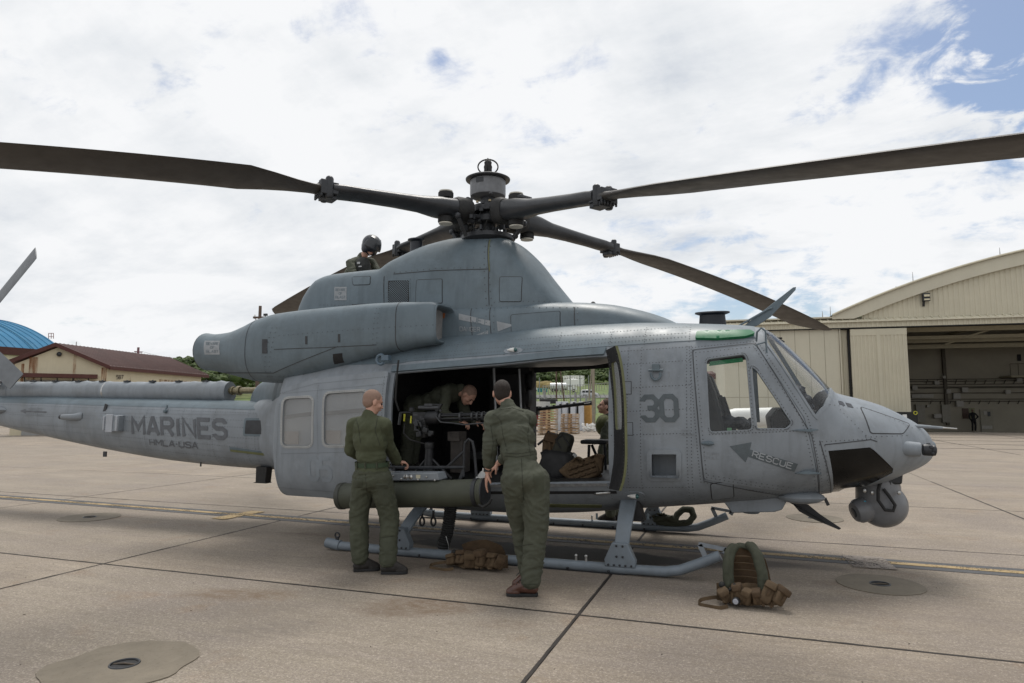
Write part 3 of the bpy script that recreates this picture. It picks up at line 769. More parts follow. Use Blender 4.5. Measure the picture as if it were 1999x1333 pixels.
# cockpit: seats, console, glareshield with gear
SEAT = mat('seat_black', (.022, .023, .026), .6, var=.3)
for sd in (-1, 1):
    mb = MB(); y = .52*sd
    bk = [(2.62, 1.08), (2.80, 1.06), (2.86, 1.30), (2.76, 1.75), (2.68, 1.98), (2.60, 1.96), (2.58, 1.5)]
    mb.prism(bk, y-.24, y+.24, lambda a, b, t: (a, t, b))
    mb.prism([(2.62, .86), (3.18, .92), (3.18, 1.16), (2.70, 1.12)], y-.25, y+.25, lambda a, b, t: (a, t, b))
    s = mb.build('pilot_seat', SEAT, heli, bevel=.03)
    mb = MB()
    for q in (-.1, .1): mb.tube([(2.80, y+q, 1.72), (2.88, y+q*.8, 1.45), (2.95, y+q*.5, 1.22), (3.05, y, 1.18)], .022, 6)
    mb.build('harness', BLACK, s)
mb = MB(); mb.prism([(3.28, 1.34), (3.74, 1.44), (3.80, 1.52), (3.60, 1.60), (3.34, 1.60), (3.26, 1.50)], -.78, .78, lambda a, b, t: (a, t, b)); mb.prism([(3.0, .88), (3.5, .9), (3.4, 1.38), (3.1, 1.2)], -.16, .16, lambda a, b, t: (a, t, b))
mb.build('instrument_panel', BLACK, heli, bevel=.02)
for sd in (-1, 1):
    mb = MB(); mb.tube([(3.12, .5*sd, .95), (3.16, .5*sd, 1.22), (3.10, .5*sd, 1.40)], .016, 8); mb.ell((3.09, .5*sd, 1.43), (.035, .03, .05)); mb.build('cyclic_stick', BLKM, heli)
for e_ in (((3.18, .98, 1.42), (3.16, .9, 2.2), .05, .05), ((3.72, 0, 1.60), (3.30, 0, 2.38), .03, .04)):
    mb = MB(); mb.bar(*e_); mb.build('windshield_post', GREY2, heli)

# ---- doorway trim and structure
def hp(px, py, off=0.0, side=-1): x, z = H.hit(px, py, side); return H.opt(x, z, off, side)
mb = MB(); patch(H, [(-.74, 1.995), (-.1, 2.03), (.6, 2.065), (1.2, 2.11), (1.70, 2.13), (1.72, 2.20), (1.2, 2.175), (.6, 2.13), (-.1, 2.095), (-.74, 2.06)], (), .03, .034, .08, mb=mb); mb.build('door_track', GREY2, heli, angle=40)
mb = MB(); patch(H, [(-.70, .705), (1.72, .825), (1.72, .850), (-.70, .735)], (), .012, .03, .1, mb=mb); mb.build('door_sill', mat('worn_sill', (.30, .31, .32), .35, metal=.5, var=.3, scale=20), heli)
patch(H, [(-.66, .63), (1.80, .74), (1.80, .768), (-.66, .66)], (), .003, .02, .1).build('sill_groove', BLACK, heli)
patch(H, H.tr([(1060, 983), (1175, 985), (1175, 990), (1060, 989)]), (), .006, .01, .1).build('formation_strip', ZINC, heli)

# ---- upper skin band is painted a darker grey above the shoulder (roof panels, proud of the skin)
def roofband():
    xs = np.linspace(-2.2, 3.16, 50); rows = []
    mb = MB()
    for sd in (-1, 1):
        poly_lo = [(x, None) for x in xs]
        top = []; bot = []; nth = 9
        for x in xs:
            zlo = 2.10+(x+1)*.045 if x < 2.4 else 2.253+(x-2.4)*.03
            if x < -.6: zlo = 2.10
            t0 = H.th(x, zlo)
            for k in range(nth):
                t = t0+(1.5-t0)*k/(nth-1); p = H.pt(x, t, sd); n = H.nrm(x, t, sd); top.append(p+n*.005); bot.append(p-n*.004)
        fs = [(i*nth+k, i*nth+k+1, (i+1)*nth+k+1, (i+1)*nth+k) for i in range(len(xs)-1) for k in range(nth-1)]
        solid(mb, top, bot, fs)
    mb.build('roof_skin', GREY2, heli, angle=40)
roofband()
gw = roundpoly(H.tr([(1357, 664), (1360, 651), (1464, 649), (1474, 655), (1455, 661), (1400, 665)]), .02)
for sd in (-1, 1): patch(H, gw, (), .034, .03, .03, sd).build('overhead_window', GREEN, heli, angle=50)
patch(H, roundpoly(H.tr([(1384, 712), (1386, 703), (1450, 695), (1452, 703)]), .01), (), -.03, .004, .1).build('overhead_window', GREEN, heli)

# ---- engine deck and upper cowlings
DECK = Loft([
 (-2.95, 1.95, 1.6, .40, 1.7, 3, 3), (-2.62, 2.80, 1.7, .50, 2.0, 4, 3), (-2.2, 2.845, 2.0, .60, 2.3, 4.5, 3), (-1.2, 2.85, 2.1, .62, 2.3, 5, 3), (0, 2.84, 2.1, .62, 2.3, 5, 3),
 (.8, 2.83, 2.1, .62, 2.32, 4.6, 3), (1.2, 2.82, 2.1, .615, 2.34, 4, 3), (1.6, 2.785, 2.15, .59, 2.36, 3.4, 3), (1.9, 2.72, 2.2, .55, 2.38, 3, 3), (2.15, 2.64, 2.25, .49, 2.40, 2.6, 3), (2.35, 2.545, 2.3, .40, 2.41, 2.4, 3), (2.48, 2.46, 2.35, .25, 2.42, 2, 2), (2.53, 2.43, 2.40, .05, 2.42, 2, 2)])
HUMP = Loft([
 (-2.66, 2.84, 2.5, .30, 2.7, 3, 3), (-2.58, 3.04, 2.5, .42, 2.72, 3, 3), (-2.48, 3.20, 2.5, .47, 2.75, 3.4, 3), (-2.32, 3.345, 2.5, .50, 2.75, 4, 3), (-2.1, 3.385, 2.5, .51, 2.75, 4.5, 3), (-1.6, 3.40, 2.5, .52, 2.75, 4.6, 3), (-1.38, 3.405, 2.5, .52, 2.75, 4.4, 3),
 (-1.25, 3.50, 2.5, .52, 2.75, 3.8, 3), (-1.10, 3.585, 2.5, .52, 2.75, 3.2, 3), (-.75, 3.72, 2.5, .53, 2.75, 2.6, 3), (-.38, 3.775, 2.5, .54, 2.75, 2.4, 3), (-.05, 3.775, 2.5, .54, 2.75, 2.4, 3), (.2, 3.74, 2.5, .54, 2.75, 2.35, 3), (.42, 3.645, 2.5, .53, 2.75, 2.3, 3), (.66, 3.44, 2.5, .50, 2.75, 2.2, 3), (.9, 3.13, 2.5, .44, 2.75, 2.1, 3), (1.08, 2.90, 2.5, .36, 2.72, 2, 3), (1.18, 2.78, 2.5, .25, 2.7, 2, 3)])
def full(loft, name, m, x0=None, x1=None, nx=70, nth=20, th0=-math.pi/2, angle=40, parent=heli, caps=True):
    x0 = loft.xs[0] if x0 is None else x0; x1 = loft.xs[-1] if x1 is None else x1; rows = []
    for i in range(nx+1):
        x = x0+(x1-x0)*i/nx; r = [loft.pt(x, th0+(math.pi/2-th0)*k/nth, -1) for k in range(nth)]+[loft.pt(x, math.pi/2-(math.pi/2-th0)*k/nth, 1) for k in range(nth)]
        rows.append(r)
    mb = MB(); mb.grid(rows, True, capends=caps); return mb.build(name, m, parent, angle=angle)
full(DECK, 'engine_deck_cowling', GREY2); full(HUMP, 'transmission_cowling', GREY2)
def nac_loft(sd):
    yc = sd*.80
    return Loft([
     (-3.69, 2.585, 2.09, .245, 2.34, 2, 2), (-3.55, 2.565, 2.075, .25, 2.32, 2, 2), (-3.3, 2.58, 2.03, .275, 2.31, 2, 2), (-3.0, 2.655, 1.965, .32, 2.31, 2.2, 2.2), (-2.75, 2.735, 1.92, .355, 2.32, 2.5, 2.4), (-2.45, 2.785, 1.905, .37, 2.34, 2.8, 2.6),
     (-2.0, 2.81, 1.955, .37, 2.38, 3, 2.8), (-1.5, 2.825, 2.06, .355, 2.44, 3.2, 3), (-1.1, 2.83, 2.16, .34, 2.5, 3.6, 3.4), (-.7, 2.825, 2.24, .32, 2.53, 4, 4), (-.45, 2.81, 2.29, .30, 2.55, 4.6, 4.6), (-.28, 2.80, 2.31, .29, 2.555, 5, 5), (-.22, 2.785, 2.325, .275, 2.555, 5, 5)], yc)
for sd in (-1, 1):
    NL = nac_loft(sd)
    if sd < 0: NACN = NL
    n_ = full(NL, 'engine_nacelle', GREY2, nx=60, nth=18, caps=False)
    # intake lip and mouth
    mb = MB(); rows = []
    for (dx, dw) in ((-.01, 0), (.012, -.006), (.020, -.018), (.010, -.032), (-.05, -.040), (-.20, -.045)):
        x = -.22+dx; r = []
        for k in range(40):
            a = 2*math.pi*k/40; p = NL.pt(-.22, math.asin(max(-1, min(1, math.sin(a)))), -1 if math.cos(a) > 0 else 1)
            c = Vector((0, NL.yc, 2.555)); q = (p-Vector((-.22, 0, 0))-c); hw, hh = .275, .23
            sc_y = (hw+dw)/hw; sc_z = (hh+dw)/hh
            r.append(Vector((x, c.y+q.y*sc_y, c.z+q.z*sc_z)))
        rows.append(r)
    mb.grid(rows, True); mb.build('intake_lip', GREY2, n_, angle=50)
    mb = MB(); mb.box((-.34, NL.yc, 2.555), (.01, .46, .38)); mb.build('intake_blank', mat('intake_blank_white', (.22, .215, .21), .7, var=.2), n_)
    mb = MB(); mb.box((-.325, NL.yc+.205, 2.555), (.03, .014, .34)); mb.build('intake_seal', mat('orange_seal', (.28, .09, .03), .6), n_)
    # exhaust bore
    mb = MB(); mb.lathe([(.243, 0), (.245, -.01), (.225, -.012), (.215, .4), (.001, .4)], (-3.69, NL.yc, 2.338), (1, 0, 0), 28); mb.build('exhaust_bore', mat('burnt_metal', (.05, .045, .042), .5, metal=.6), n_)
    for (xa, xb) in ((-2.76, None), (-.68, None)):
        mb = MB(); rows = []
        for dx in (-.005, .005):
            rows.append([NL.pt(xa+dx, -math.pi/2+math.pi*k/20, s_)+NL.nrm(xa+dx, -math.pi/2+math.pi*k/20, s_)*.002 for s_ in (-1,) for k in range(21)])
        mb.grid(rows); mb.build('nacelle_seam', SEAM, n_, angle=40)
# fairing below the nacelle and aft pylon fairing
AFT = Loft([(-3.62, 1.74, 1.5, .05, 1.6, 2, 2), (-3.56, 1.86, 1.5, .11, 1.6, 2.2, 2), (-3.4, 1.97, 1.5, .17, 1.6, 2.4, 2), (-3.22, 2.02, 1.45, .24, 1.6, 2.6, 2), (-3.0, 2.06, 1.45, .35, 1.65, 3, 2), (-2.6, 2.3, 1.4, .55, 1.8, 3, 2), (-2.3, 2.5, 1.4, .6, 1.9, 3, 2)])
full(AFT, 'aft_fairing', GREY2, nx=30)

# ---- tail boom with drive shaft cover
BOOM = Loft([(-9.9, 1.92, 1.52, .13, 1.72, 2.4, 2.2), (-8.86, 1.80, 1.30, .19, 1.55, 2.6, 2.3), (-7.6, 1.775, 1.12, .26, 1.45, 2.8, 2.3), (-6.3, 1.745, .95, .325, 1.36, 2.9, 2.3), (-5.0, 1.72, .82, .385, 1.28, 3, 2.4), (-4.0, 1.70, .765, .43, 1.24, 3, 2.4), (-3.3, 1.685, .745, .46, 1.22, 3, 2.4), (-2.8, 1.68, .74, .48, 1.22, 3, 2.4)])
full(BOOM, 'tail_boom', BOOMG, nx=80, nth=18)
for sd in (-1, 1):
    top = []; bot = []; xs = np.linspace(-9.6, -2.85, 70)
    for x in xs:
        t0 = BOOM.th(x, BOOM.par(x)[0]-.115)
        for k in range(8): t = t0+(1.5-t0)*k/7; p = BOOM.pt(x, t, sd); n = BOOM.nrm(x, t, sd); top.append(p+n*.003); bot.append(p-n*.003)
    mb = MB(); solid(mb, top, bot, [(i*8+k, i*8+k+1, (i+1)*8+k+1, (i+1)*8+k) for i in range(69) for k in range(7)]); mb.build('boom_top_skin', GREY2, heli, angle=40)
rows = []
for i, x in enumerate(np.linspace(-8.85, -4.02, 60)):
    top = 2.035-(x+8.85)*.013; r = .15; zc = top-r; ragged = .018*math.sin(i*1.9)*(i % 3 == 0)
    rr = [Vector((x, 0, zc))+Vector((0, r*math.cos(a), r*math.sin(a))) for a in np.linspace(-2.0, 2.0+0, 15)]
    rr = [Vector((x, -r*.86*math.cos(a), zc+r*math.sin(a)+ (ragged if k > 10 else 0))) for k, a in enumerate(np.linspace(-1.35, 1.5, 14))]+[Vector((x, r*.86*math.cos(a), zc+r*math.sin(a))) for a in np.linspace(1.35, -1.35, 12)]
    rows.append(rr)
mb = MB(); mb.grid(rows, True, capends=True); dc = mb.build('drive_shaft_cover', BOOMG, heli, angle=40)
for x in (-6.42, -8.6):
    mb = MB(); zc = 2.035-(x+8.85)*.013-.15; mb.lathe([(.138, -.015), (.142, -.01), (.142, .01), (.138, .015)], (x, 0, zc), (1, 0, 0), 28)
    mb.v = [(a, b*.95, zc+(c-zc)*1.06) for a, b, c in mb.v]; mb.build('cover_clamp', STEEL if x > -7 else BOOMG, dc)
mb = MB(); k = 0
for x in np.arange(-8.6, -4.1, .52):
    zc = 2.035-(x+8.85)*.013; mb.box((x, -.035, zc+.004), (.10, .05, .022)); mb.ell((x+.02, -.05, zc+.012), .014, seg=6, rings=4)
mb.build('cover_latches', BLKM, dc, kind='stuff')
mb = MB(); mb.tube([(-4.05, 0, 1.84), (-3.5, 0, 1.84)], .045, 12); mb.lathe([(.065, -.03), (.07, 0), (.065, .03)], (-3.86, 0, 1.84), (1, 0, 0), 14); mb.lathe([(.06, -.02), (.065, 0), (.06, .02)], (-3.97, 0, 1.84), (1, 0, 0), 14)
mb.build('drive_shaft', mat('brass_coupling', (.22, .19, .12), .4, metal=.6, var=.4, scale=30), heli)
mb = MB(); mb.box((-4.30, 0, 1.86), (.5, .11, .10)); mb.build('shaft_support', GREY2, heli)
# vertical fin, mostly beyond the left edge
mb = MB(); fin = [(-8.95, 1.85), (-9.75, 3.35), (-10.3, 3.35), (-10.0, 1.6), (-9.3, 1.5)]
mb.prism(fin, -.06, .06, lambda a, b, t: (a, t*(1 if b < 2.5 else .6), b)); mb.build('tail_fin', BOOMG, heli, bevel=.03)
hub = L(-58, 655, -.30)
tr_hub = MB(); tr_hub.lathe([(.03, -.1), (.10, -.09), (.12, 0), (.09, .1), (.03, .12)], hub, (0, -1, 0), 16); tr_hub.build('tail_rotor_hub', BLKM, heli)
def tail_blade(px, py, px2, py2):
    tip = L(px, py, -.32); d = (tip-hub); d.y = 0; ln = d.length; d.normalize(); n = Vector((-d.z, 0, d.x)); mb = MB(); rows = []
    for t, ch, tk in ((.10, .09, .05), (.22, .10, .045), (.34, .27, .030), (.5, .30, .026), (.97, .30, .022), (1.0, .29, .018)):
        c = hub+d*ln*t; c.y = hub.y-.03-.02*t
        rows.append([c+n*(ch*math.cos(a)*.5)+Vector((0, 1, 0))*(tk*math.sin(a)*.5+ch*math.cos(a)*.16) for a in np.linspace(0, 2*math.pi, 13)[:-1]])
    mb.grid(rows, True, capends=True); b = mb.build('tail_rotor_blade', mat('tail_blade_grey', (.13, .14, .15), .5, var=.15), heli, angle=50)
    return b
tail_blade(74, 494, 0, 0); tail_blade(36, 745, 0, 0)
for p_ in ((-210, 570), (-175, 830)): tail_blade(*p_, 0, 0)
p_ = L(2, 800, -.2); mb = MB(); mb.ell(p_+Vector((-.25, 0, 0)), (.42, .12, .075)); mb.build('elevator_root_fairing', BOOMG, heli)
p_ = L(-2, 738, -.1); mb = MB(); mb.ell(p_+Vector((-.1, 0, .02)), (.22, .15, .10)); mb.build('gearbox_fairing', BOOMG, heli)
mb = MB(); rnd = random.Random(3)
for k in range(14): mb.tube([p_+Vector((rnd.uniform(-.1, .1), -.1, rnd.uniform(-.16, -.05))), p_+Vector((rnd.uniform(0, .16), -.12, rnd.uniform(-.2, -.1))), p_+Vector((rnd.uniform(.1, .2), -.1, rnd.uniform(-.16, -.05)))], .008, 5)
mb.build('wiring', STEEL, heli, kind='stuff')
# ------------------------------------------------------------ main rotor
HC = Vector((0, 0, 4.06))
def blade(ang, z_h, z_e, r_e, sgn, tiplen=7.45, twist=4):
    a = R_(ang); d = Vector((math.cos(a), math.sin(a), 0)); s = Vector((-math.sin(a), math.cos(a), 0))
    # droop curve through hub, hinge (r 2.1) and an outer measured point
    z0 = HC.z
    A_ = np.array([[2.1, 2.1**2], [r_e, r_e**2]]); k1, k2 = np.linalg.solve(A_, [z_h-z0, z_e-z0])
    Z = lambda r: z0+k1*r+k2*r*r
    def sec(r, ch, th, tw=0, sh=0, n=18, pw=2.0):
        c = Vector((0, 0, Z(r)))+d*r; t = R_(tw); u = s*math.cos(t)+Vector((0, 0, math.sin(t))); v = Vector((0, 0, math.cos(t)))-s*math.sin(t)
        out = []
        for k in range(n):
            q = 2*math.pi*k/n; cx, sy = math.cos(q), math.sin(q)
            out.append(c+u*(sh+ch*.5*math.copysign(abs(cx)**(2/pw), cx))+v*(th*.5*math.copysign(abs(sy)**(2/pw), sy)*(1-.25*cx)))
        return out
    mb = MB()
    rows = [sec(.34, .30, .20, 0, 0, pw=3), sec(.46, .37, .25, 0, 0, pw=3), sec(.75, .36, .235, 0, 0, pw=2.6), sec(.98, .30, .19, 2, 0), sec(1.3, .28, .165, 3), sec(1.7, .27, .15, 4), sec(1.95, .275, .14, 4, pw=2.6), sec(2.08, .25, .12, 4, pw=3)]
    mb.grid(rows, True, capends=True); cuff = mb.build('blade_cuff', ROTOR, heli, angle=50)
    mb = MB(); rows = [sec(.30, .33, .27, pw=3), sec(.36, .41, .31, pw=3), sec(.48, .42, .31, pw=3), sec(.53, .38, .26, pw=3)]; mb.grid(rows, True, capends=True); mb.build('cuff_boot', RUB, cuff, angle=50)
    # fold hinge
    c = Vector((0, 0, Z(2.12)))+d*2.12; M = Matrix((d, s, Vector((0, 0, 1)))).transposed()
    mb = MB(); mb.box(c, (.20, .22, .13), M); mb.box(c+d*.04+s*.07+Vector((0, 0, .0)), (.12, .09, .16), M); mb.lathe([(.035, -.12), (.045, -.10), (.045, .10), (.035, .12), (.02, .13)], c+s*.085, (0, 0, 1), 12); mb.lathe([(.03, -.12), (.04, -.10), (.04, .10), (.02, .115)], c-s*.085, (0, 0, 1), 12)
    for q in range(6): mb.cyl(c+s*(.10-.04*q)+d*.09-Vector((0, 0, .11)), c+s*(.10-.04*q)+d*.09-Vector((0, 0, .06)), .014, 6)
    mb.box(c-s*.02-d*.02-Vector((0, 0, .09)), (.16, .15, .05), M)
    mb.build('fold_hinge', BLKM, cuff, bevel=.008)
    R = tiplen; mb = MB()
    rows = [sec(2.16, .22, .085, 4, pw=2.6), sec(2.3, .24, .075, 4), sec(2.5, .34, .07, 4, -.02*sgn), sec(2.75, .50, .065, 4, -.05*sgn), sec(3.0, .575, .062, twist, -.06*sgn)]
    for r in np.linspace(3.3, R*.90, 16): rows.append(sec(float(r), .575, .055, twist*(1-(r-3)/4.5), -.06*sgn))
    rows += [sec(R*.925, .56, .05, 0, -.065*sgn), sec(R*.95, .46, .045, 0, -.10*sgn), sec(R*.975, .33, .035, 0, -.15*sgn), sec(R, .16, .02, 0, -.21*sgn)]
    mb.grid(rows, True, capends=True); mb.build('rotor_blade', BLADE, heli, angle=60)
    for r in (.62,):
        for e in (1, -1):
            c = Vector((0, 0, Z(r)))+d*r+Vector((0, 0, e*.15)); mb = MB(); mb.lathe([(.055, -.03), (.09, -.03), (.095, 0), (.095, .035), (.075, .045), (.03, .05)], c, (0, 0, e), 18); m1 = mb.build('damper_puck', RUB, cuff)
            mb = MB(); mb.lathe([(.03, .044), (.085, .044), (.085, .058), (.03, .06)], c, (0, 0, e), 18); mb.build('damper_cap', mat('damper_offwhite', (.5, .48, .42), .5, var=.15), m1)
    # pitch link
    c = Vector((0, 0, Z(.55)-.13))+d*.55+s*.17*1; c2 = Vector((0, 0, 3.70))+d*.40+s*.12
    mb = MB(); mb.tube([c2, c], .026, 10); mb.ell(c, .042, seg=10, rings=6); mb.tube([c2.lerp(c, .3), c2.lerp(c, .45)], .033, 10); mb.build('pitch_link', BLKM, heli)
blade(54, 3.92, 3.06, 7.4, 1); blade(149.8, 4.0, 3.55, 7.4, 1); blade(-125, 3.98, 3.69, 5.0, -1, twist=8); blade(-34.8, 3.74, 3.12, 5.65, -1)
mb = MB(); mb.lathe([(.13, 3.66), (.12, 3.72), (.10, 3.76), (.095, 4.30), (.08, 4.32)], (0, 0, 0), seg=24)
mb.lathe([(.17, 3.93), (.20, 3.95), (.20, 4.02), (.15, 4.04)], (0, 0, 0), seg=24); mb.lathe([(.15, 4.08), (.19, 4.09), (.19, 4.17), (.12, 4.19)], (0, 0, 0), seg=24)
mb.build('rotor_mast', ROTOR, heli)
for i, (a, b, z) in enumerate(((54, -126, 3.99), (149.8, -34.8, 4.11))):
    mb = MB(); p = Vector((math.cos(R_(a)), math.sin(R_(a)), 0)); mb.bar(Vector((0, 0, z))-p*.75, Vector((0, 0, z))+p*.75, .20, .05, (0, 0, 1)); mb.build('rotor_yoke', ROTOR, heli, bevel=.015)
mb = MB(); mb.lathe([(.28, 3.68), (.34, 3.72), (.34, 3.77), (.16, 3.80), (.14, 3.86)], (0, 0, 0), seg=28); mb.build('swashplate', BLKM, heli)
CAN = mat('hub_can_grey', (.15, .155, .165), .45, var=.25, scale=8, streak=.4)
mb = MB(); mb.lathe([(.19, 4.285), (.225, 4.30), (.23, 4.32), (.23, 4.50), (.22, 4.51)], (0, 0, 0), seg=32); can = mb.build('vibration_absorber', CAN, heli)
mb = MB(); mb.lathe([(.20, 4.505), (.285, 4.515), (.29, 4.53), (.25, 4.55), (.10, 4.575), (.06, 4.60), (.055, 4.61)], (0, 0, 0), seg=36); mb.build('absorber_disc', ROTOR, can)
mb = MB(); mb.lathe([(.05, 4.59), (.055, 4.63), (.05, 4.66), (.055, 4.70), (.045, 4.73), (.05, 4.76), (.03, 4.79), (.01, 4.80)], (0, 0, 0), seg=16)
for q in (0, 90):
    e = Vector((math.cos(R_(q+19)), math.sin(R_(q+19)), 0)); mb.tube([Vector((0, 0, 4.70))+e*.13*math.cos(t)+Vector((0, 0, .10*math.sin(t))) for t in np.linspace(-1.3, math.pi+1.3, 25)], .010, 6)
mb.build('lifting_eye_cage', RUB, can)
mb = MB(); mb.box((-.02, -.232, 4.46), (.10, .004, .06)); mb.build('data_plate', BLKM, can)

rnd = random.Random(21)
mb = MB()
for k in range(46):
    a = rnd.uniform(0, 6.28); r = rnd.uniform(.12, .42); z = rnd.uniform(3.80, 4.22); c = Vector((r*math.cos(a), r*math.sin(a), z)); M = Matrix.Rotation(a, 3, 'Z')
    if k % 3: mb.box(c, (rnd.uniform(.03, .09), rnd.uniform(.02, .06), rnd.uniform(.02, .07)), M)
    else: mb.lathe([(.012, -.03), (.02, -.02), (.02, .02), (.012, .03)], c, (math.cos(a), math.sin(a), rnd.uniform(-.5, .5)), 8)
mb.build('hub_fittings', BLKM, heli, angle=30, kind='stuff')
for k in range(8):
    a = k*math.pi/4+.2; mb = MB(); mb.tube([Vector((.15*math.cos(a), .15*math.sin(a), 3.70)), Vector((.22*math.cos(a), .22*math.sin(a), 3.85)), Vector((.17*math.cos(a+.3), .17*math.sin(a+.3), 4.02)), Vector((.10*math.cos(a+.4), .10*math.sin(a+.4), 4.2))], .008, 6); mb.build('hub_hose', RUB, heli)
for k in range(6):
    a = k*math.pi/3; mb = MB(); c = Vector((.17*math.cos(a), .17*math.sin(a), 4.19)); mb.lathe([(.018, 0), (.018, .02), (.010, .03)], c, seg=8); mb.build('hub_bolt', mat('brass_bolt', (.3, .24, .15), .4, metal=.7), heli)

# ------------------------------------------------------------ landing gear
SKID = mat('skid_grey', (.17, .20, .23), .42, var=.15, scale=4, streak=.35)
for sd in (-1, 1):
    y = 1.18*sd; mb = MB()
    pts = [(-1.46, y, .075), (-1.30, y, .055), (-.5, y, .05), (1.9, y, .052), (2.28, y, .06), (2.42, y, .085), (2.60, y, .16), (2.78, y, .245)]
    mb.tube(pts, .047, 14); sk = mb.build('skid_tube', SKID, heli)
    mb = MB(); mb.tube([(-1.475, y, .078), (-1.30, y, .058)], .056, 16); mb.build('skid_end_cap', SKID, sk)
    mb = MB(); mb.box((-1.34, y, .12), (.035, .02, .07)); mb.tube([(-1.34+.03*math.cos(t), y, .165+.03*math.sin(t)) for t in np.linspace(0, 6.2, 12)], .009, 6); mb.build('tow_eye', BLKM, sk)
    mb = MB(); mb.box((.6, y, .006), (2.6, .06, .012)); mb.build('wear_shoe', BLKM, sk)
    for x in np.linspace(-1.1, 1.75, 8):
        mb = MB(); mb.ell((x, y-.047*1, .03), .014, seg=8, rings=5); mb.build('skid_bolt', BLKM, sk)
    for x in (1.05, 1.42, 1.52):
        mb = MB(); mb.cyl((x, y, .095), (x, y, .14), .012, 8); mb.ell((x, y, .145), .016, seg=8, rings=5); mb.build('ground_stud', STEEL, sk)
    # towing bracket at the curved front
    mb = MB(); mb.bar((2.66, y, .20), (2.60, y, .33), .016, .045); mb.bar((2.59, y, .335), (2.84, y, .30), .016, .035); mb.bar((2.82, y, .26), (2.85, y, .31), .016, .05); mb.build('toe_bracket', GREY, sk)
    mb = MB(); mb.lathe([(.022, -.054), (.022, .0), (.014, .01)], (2.56, y, .15), (0, -1, 0), 12); mb.build('toe_bolt', BLKM, sk)
    # cross tube legs
    def leg(x0, x1, ztop, ytop, wid):
        mb = MB(); P0, P3 = Vector((x0, y, .13)), Vector((x1, ytop*sd, ztop)); rows = []
        n = 9
        for i in range(n):
            t = i/(n-1); c = P0.lerp(P3, t); c.y = (y+(ytop*sd-y)*(t**1.9)); ww = wid*(1.0+.25*t); th = .055+.02*t
            rows.append([c+Vector((a*ww/2, b*th/2, 0)) for a, b in ((-1, -1), (1, -1), (1, 1), (-1, 1))])
        mb.grid(rows, True, capends=True); lg = mb.build('cross_tube', SKID, heli, bevel=.01)
        mb = MB(); mb.prism([(x0-.145, .075), (x0+.145, .075), (x0+.15, .14), (x0+.075, .30), (x0-.075, .30), (x0-.15, .14)], y-.05, y+.05, lambda a, b, t: (a, t, b)); sa = mb.build('leg_saddle', SKID, lg, bevel=.008)
        for bx, bz in ((-.11, .095), (-.055, .095), (0, .095), (.055, .095), (.11, .095), (-.03, .175), (.03, .175), (-.03, .275), (.03, .275)):
            mb = MB(); mb.lathe([(.011, 0), (.011, .008), (.006, .012)], (x0+bx, y-.05, bz), (0, -1, 0), 8); mb.build('saddle_bolt', STEEL, sa) if False else mb.build('bolt', BLKM, sa)
        return lg
    leg(1.86, 1.90, .68, .86, .13)
    leg(-.55, -.42, .60, .62, .13)
mb = MB(); mb.prism([(1.78, .46), (2.05, .46), (2.0, .66), (1.82, .66)], -.9, -.75, lambda a, b, t: (a, t, b)); mb.build('tube_recess', BLACK, heli)

# ------------------------------------------------------------ nose turret, horns, cutters, antennas
mb = MB(); c = Vector((4.29, 0, .625))
mb.lathe([(.10, .27), (.19, .26), (.205, .18), (.21, .05), (.20, -.05)], c, seg=32); mb.ell(c+Vector((.03, 0, -.01)), (.235, .22, .225), seg=32, rings=20)
TUR = mat('turret_grey', (.165, .17, .18), .35, var=.12, scale=5, streak=.3); tu = mb.build('sensor_ball', TUR, heli)
mb = MB(); mb.lathe([(.16, .30), (.19, .33), (.19, .22)], c, seg=24); mb.box((4.30, -.15, .86), (.16, .06, .05)); mb.build('turret_mount', BLKM, tu)
mb = MB(); mb.lathe([(.03, -.12), (.095, -.11), (.125, -.02), (.12, .07), (.095, .11), (.04, .122)], (4.145, -.09, .575), (-.8, -.35, -.25), 20); cp = mb.build('camera_pod', TUR, tu)
mb = MB(); mb.lathe([(.05, .122), (.045, .124), (.001, .122)], (4.145, -.09, .575), (-.8, -.35, -.25), 20); mb.build('camera_lens', mat('lens_grey', (.05, .055, .06), .15, var=0), cp)
mb = MB(); mb.box((4.14, -.17, .64), (.02, .02, .06)); mb.build('blue_tag', mat('blue_tag', (.05, .25, .35), .5), tu)
mb = MB(); mb.tube([Vector((4.28, -.215, .86)), Vector((4.25, -.25, .78)), Vector((4.245, -.262, .69)), Vector((4.30, -.268, .60)), Vector((4.37, -.262, .595)), Vector((4.39, -.258, .65)), Vector((4.34, -.25, .74)), Vector((4.30, -.235, .80))], .016, 8); mb.build('cable_loop', RUB, tu)
for (px, py) in ((1688, 958), (1703, 962), (1755, 962)):
    q = L(px, py, -.20); mb = MB(); mb.ell(q, (.018, .012, .022), seg=8, rings=5); mb.build('turret_screw', STEEL, tu)
mb = MB(); mb.prism([(4.22, .84), (4.48, .84), (4.50, 1.0), (4.20, .98)], -.17, .17, lambda a, b, t: (a, t, b)); mb.build('turret_neck', BLKM, heli, bevel=.02)
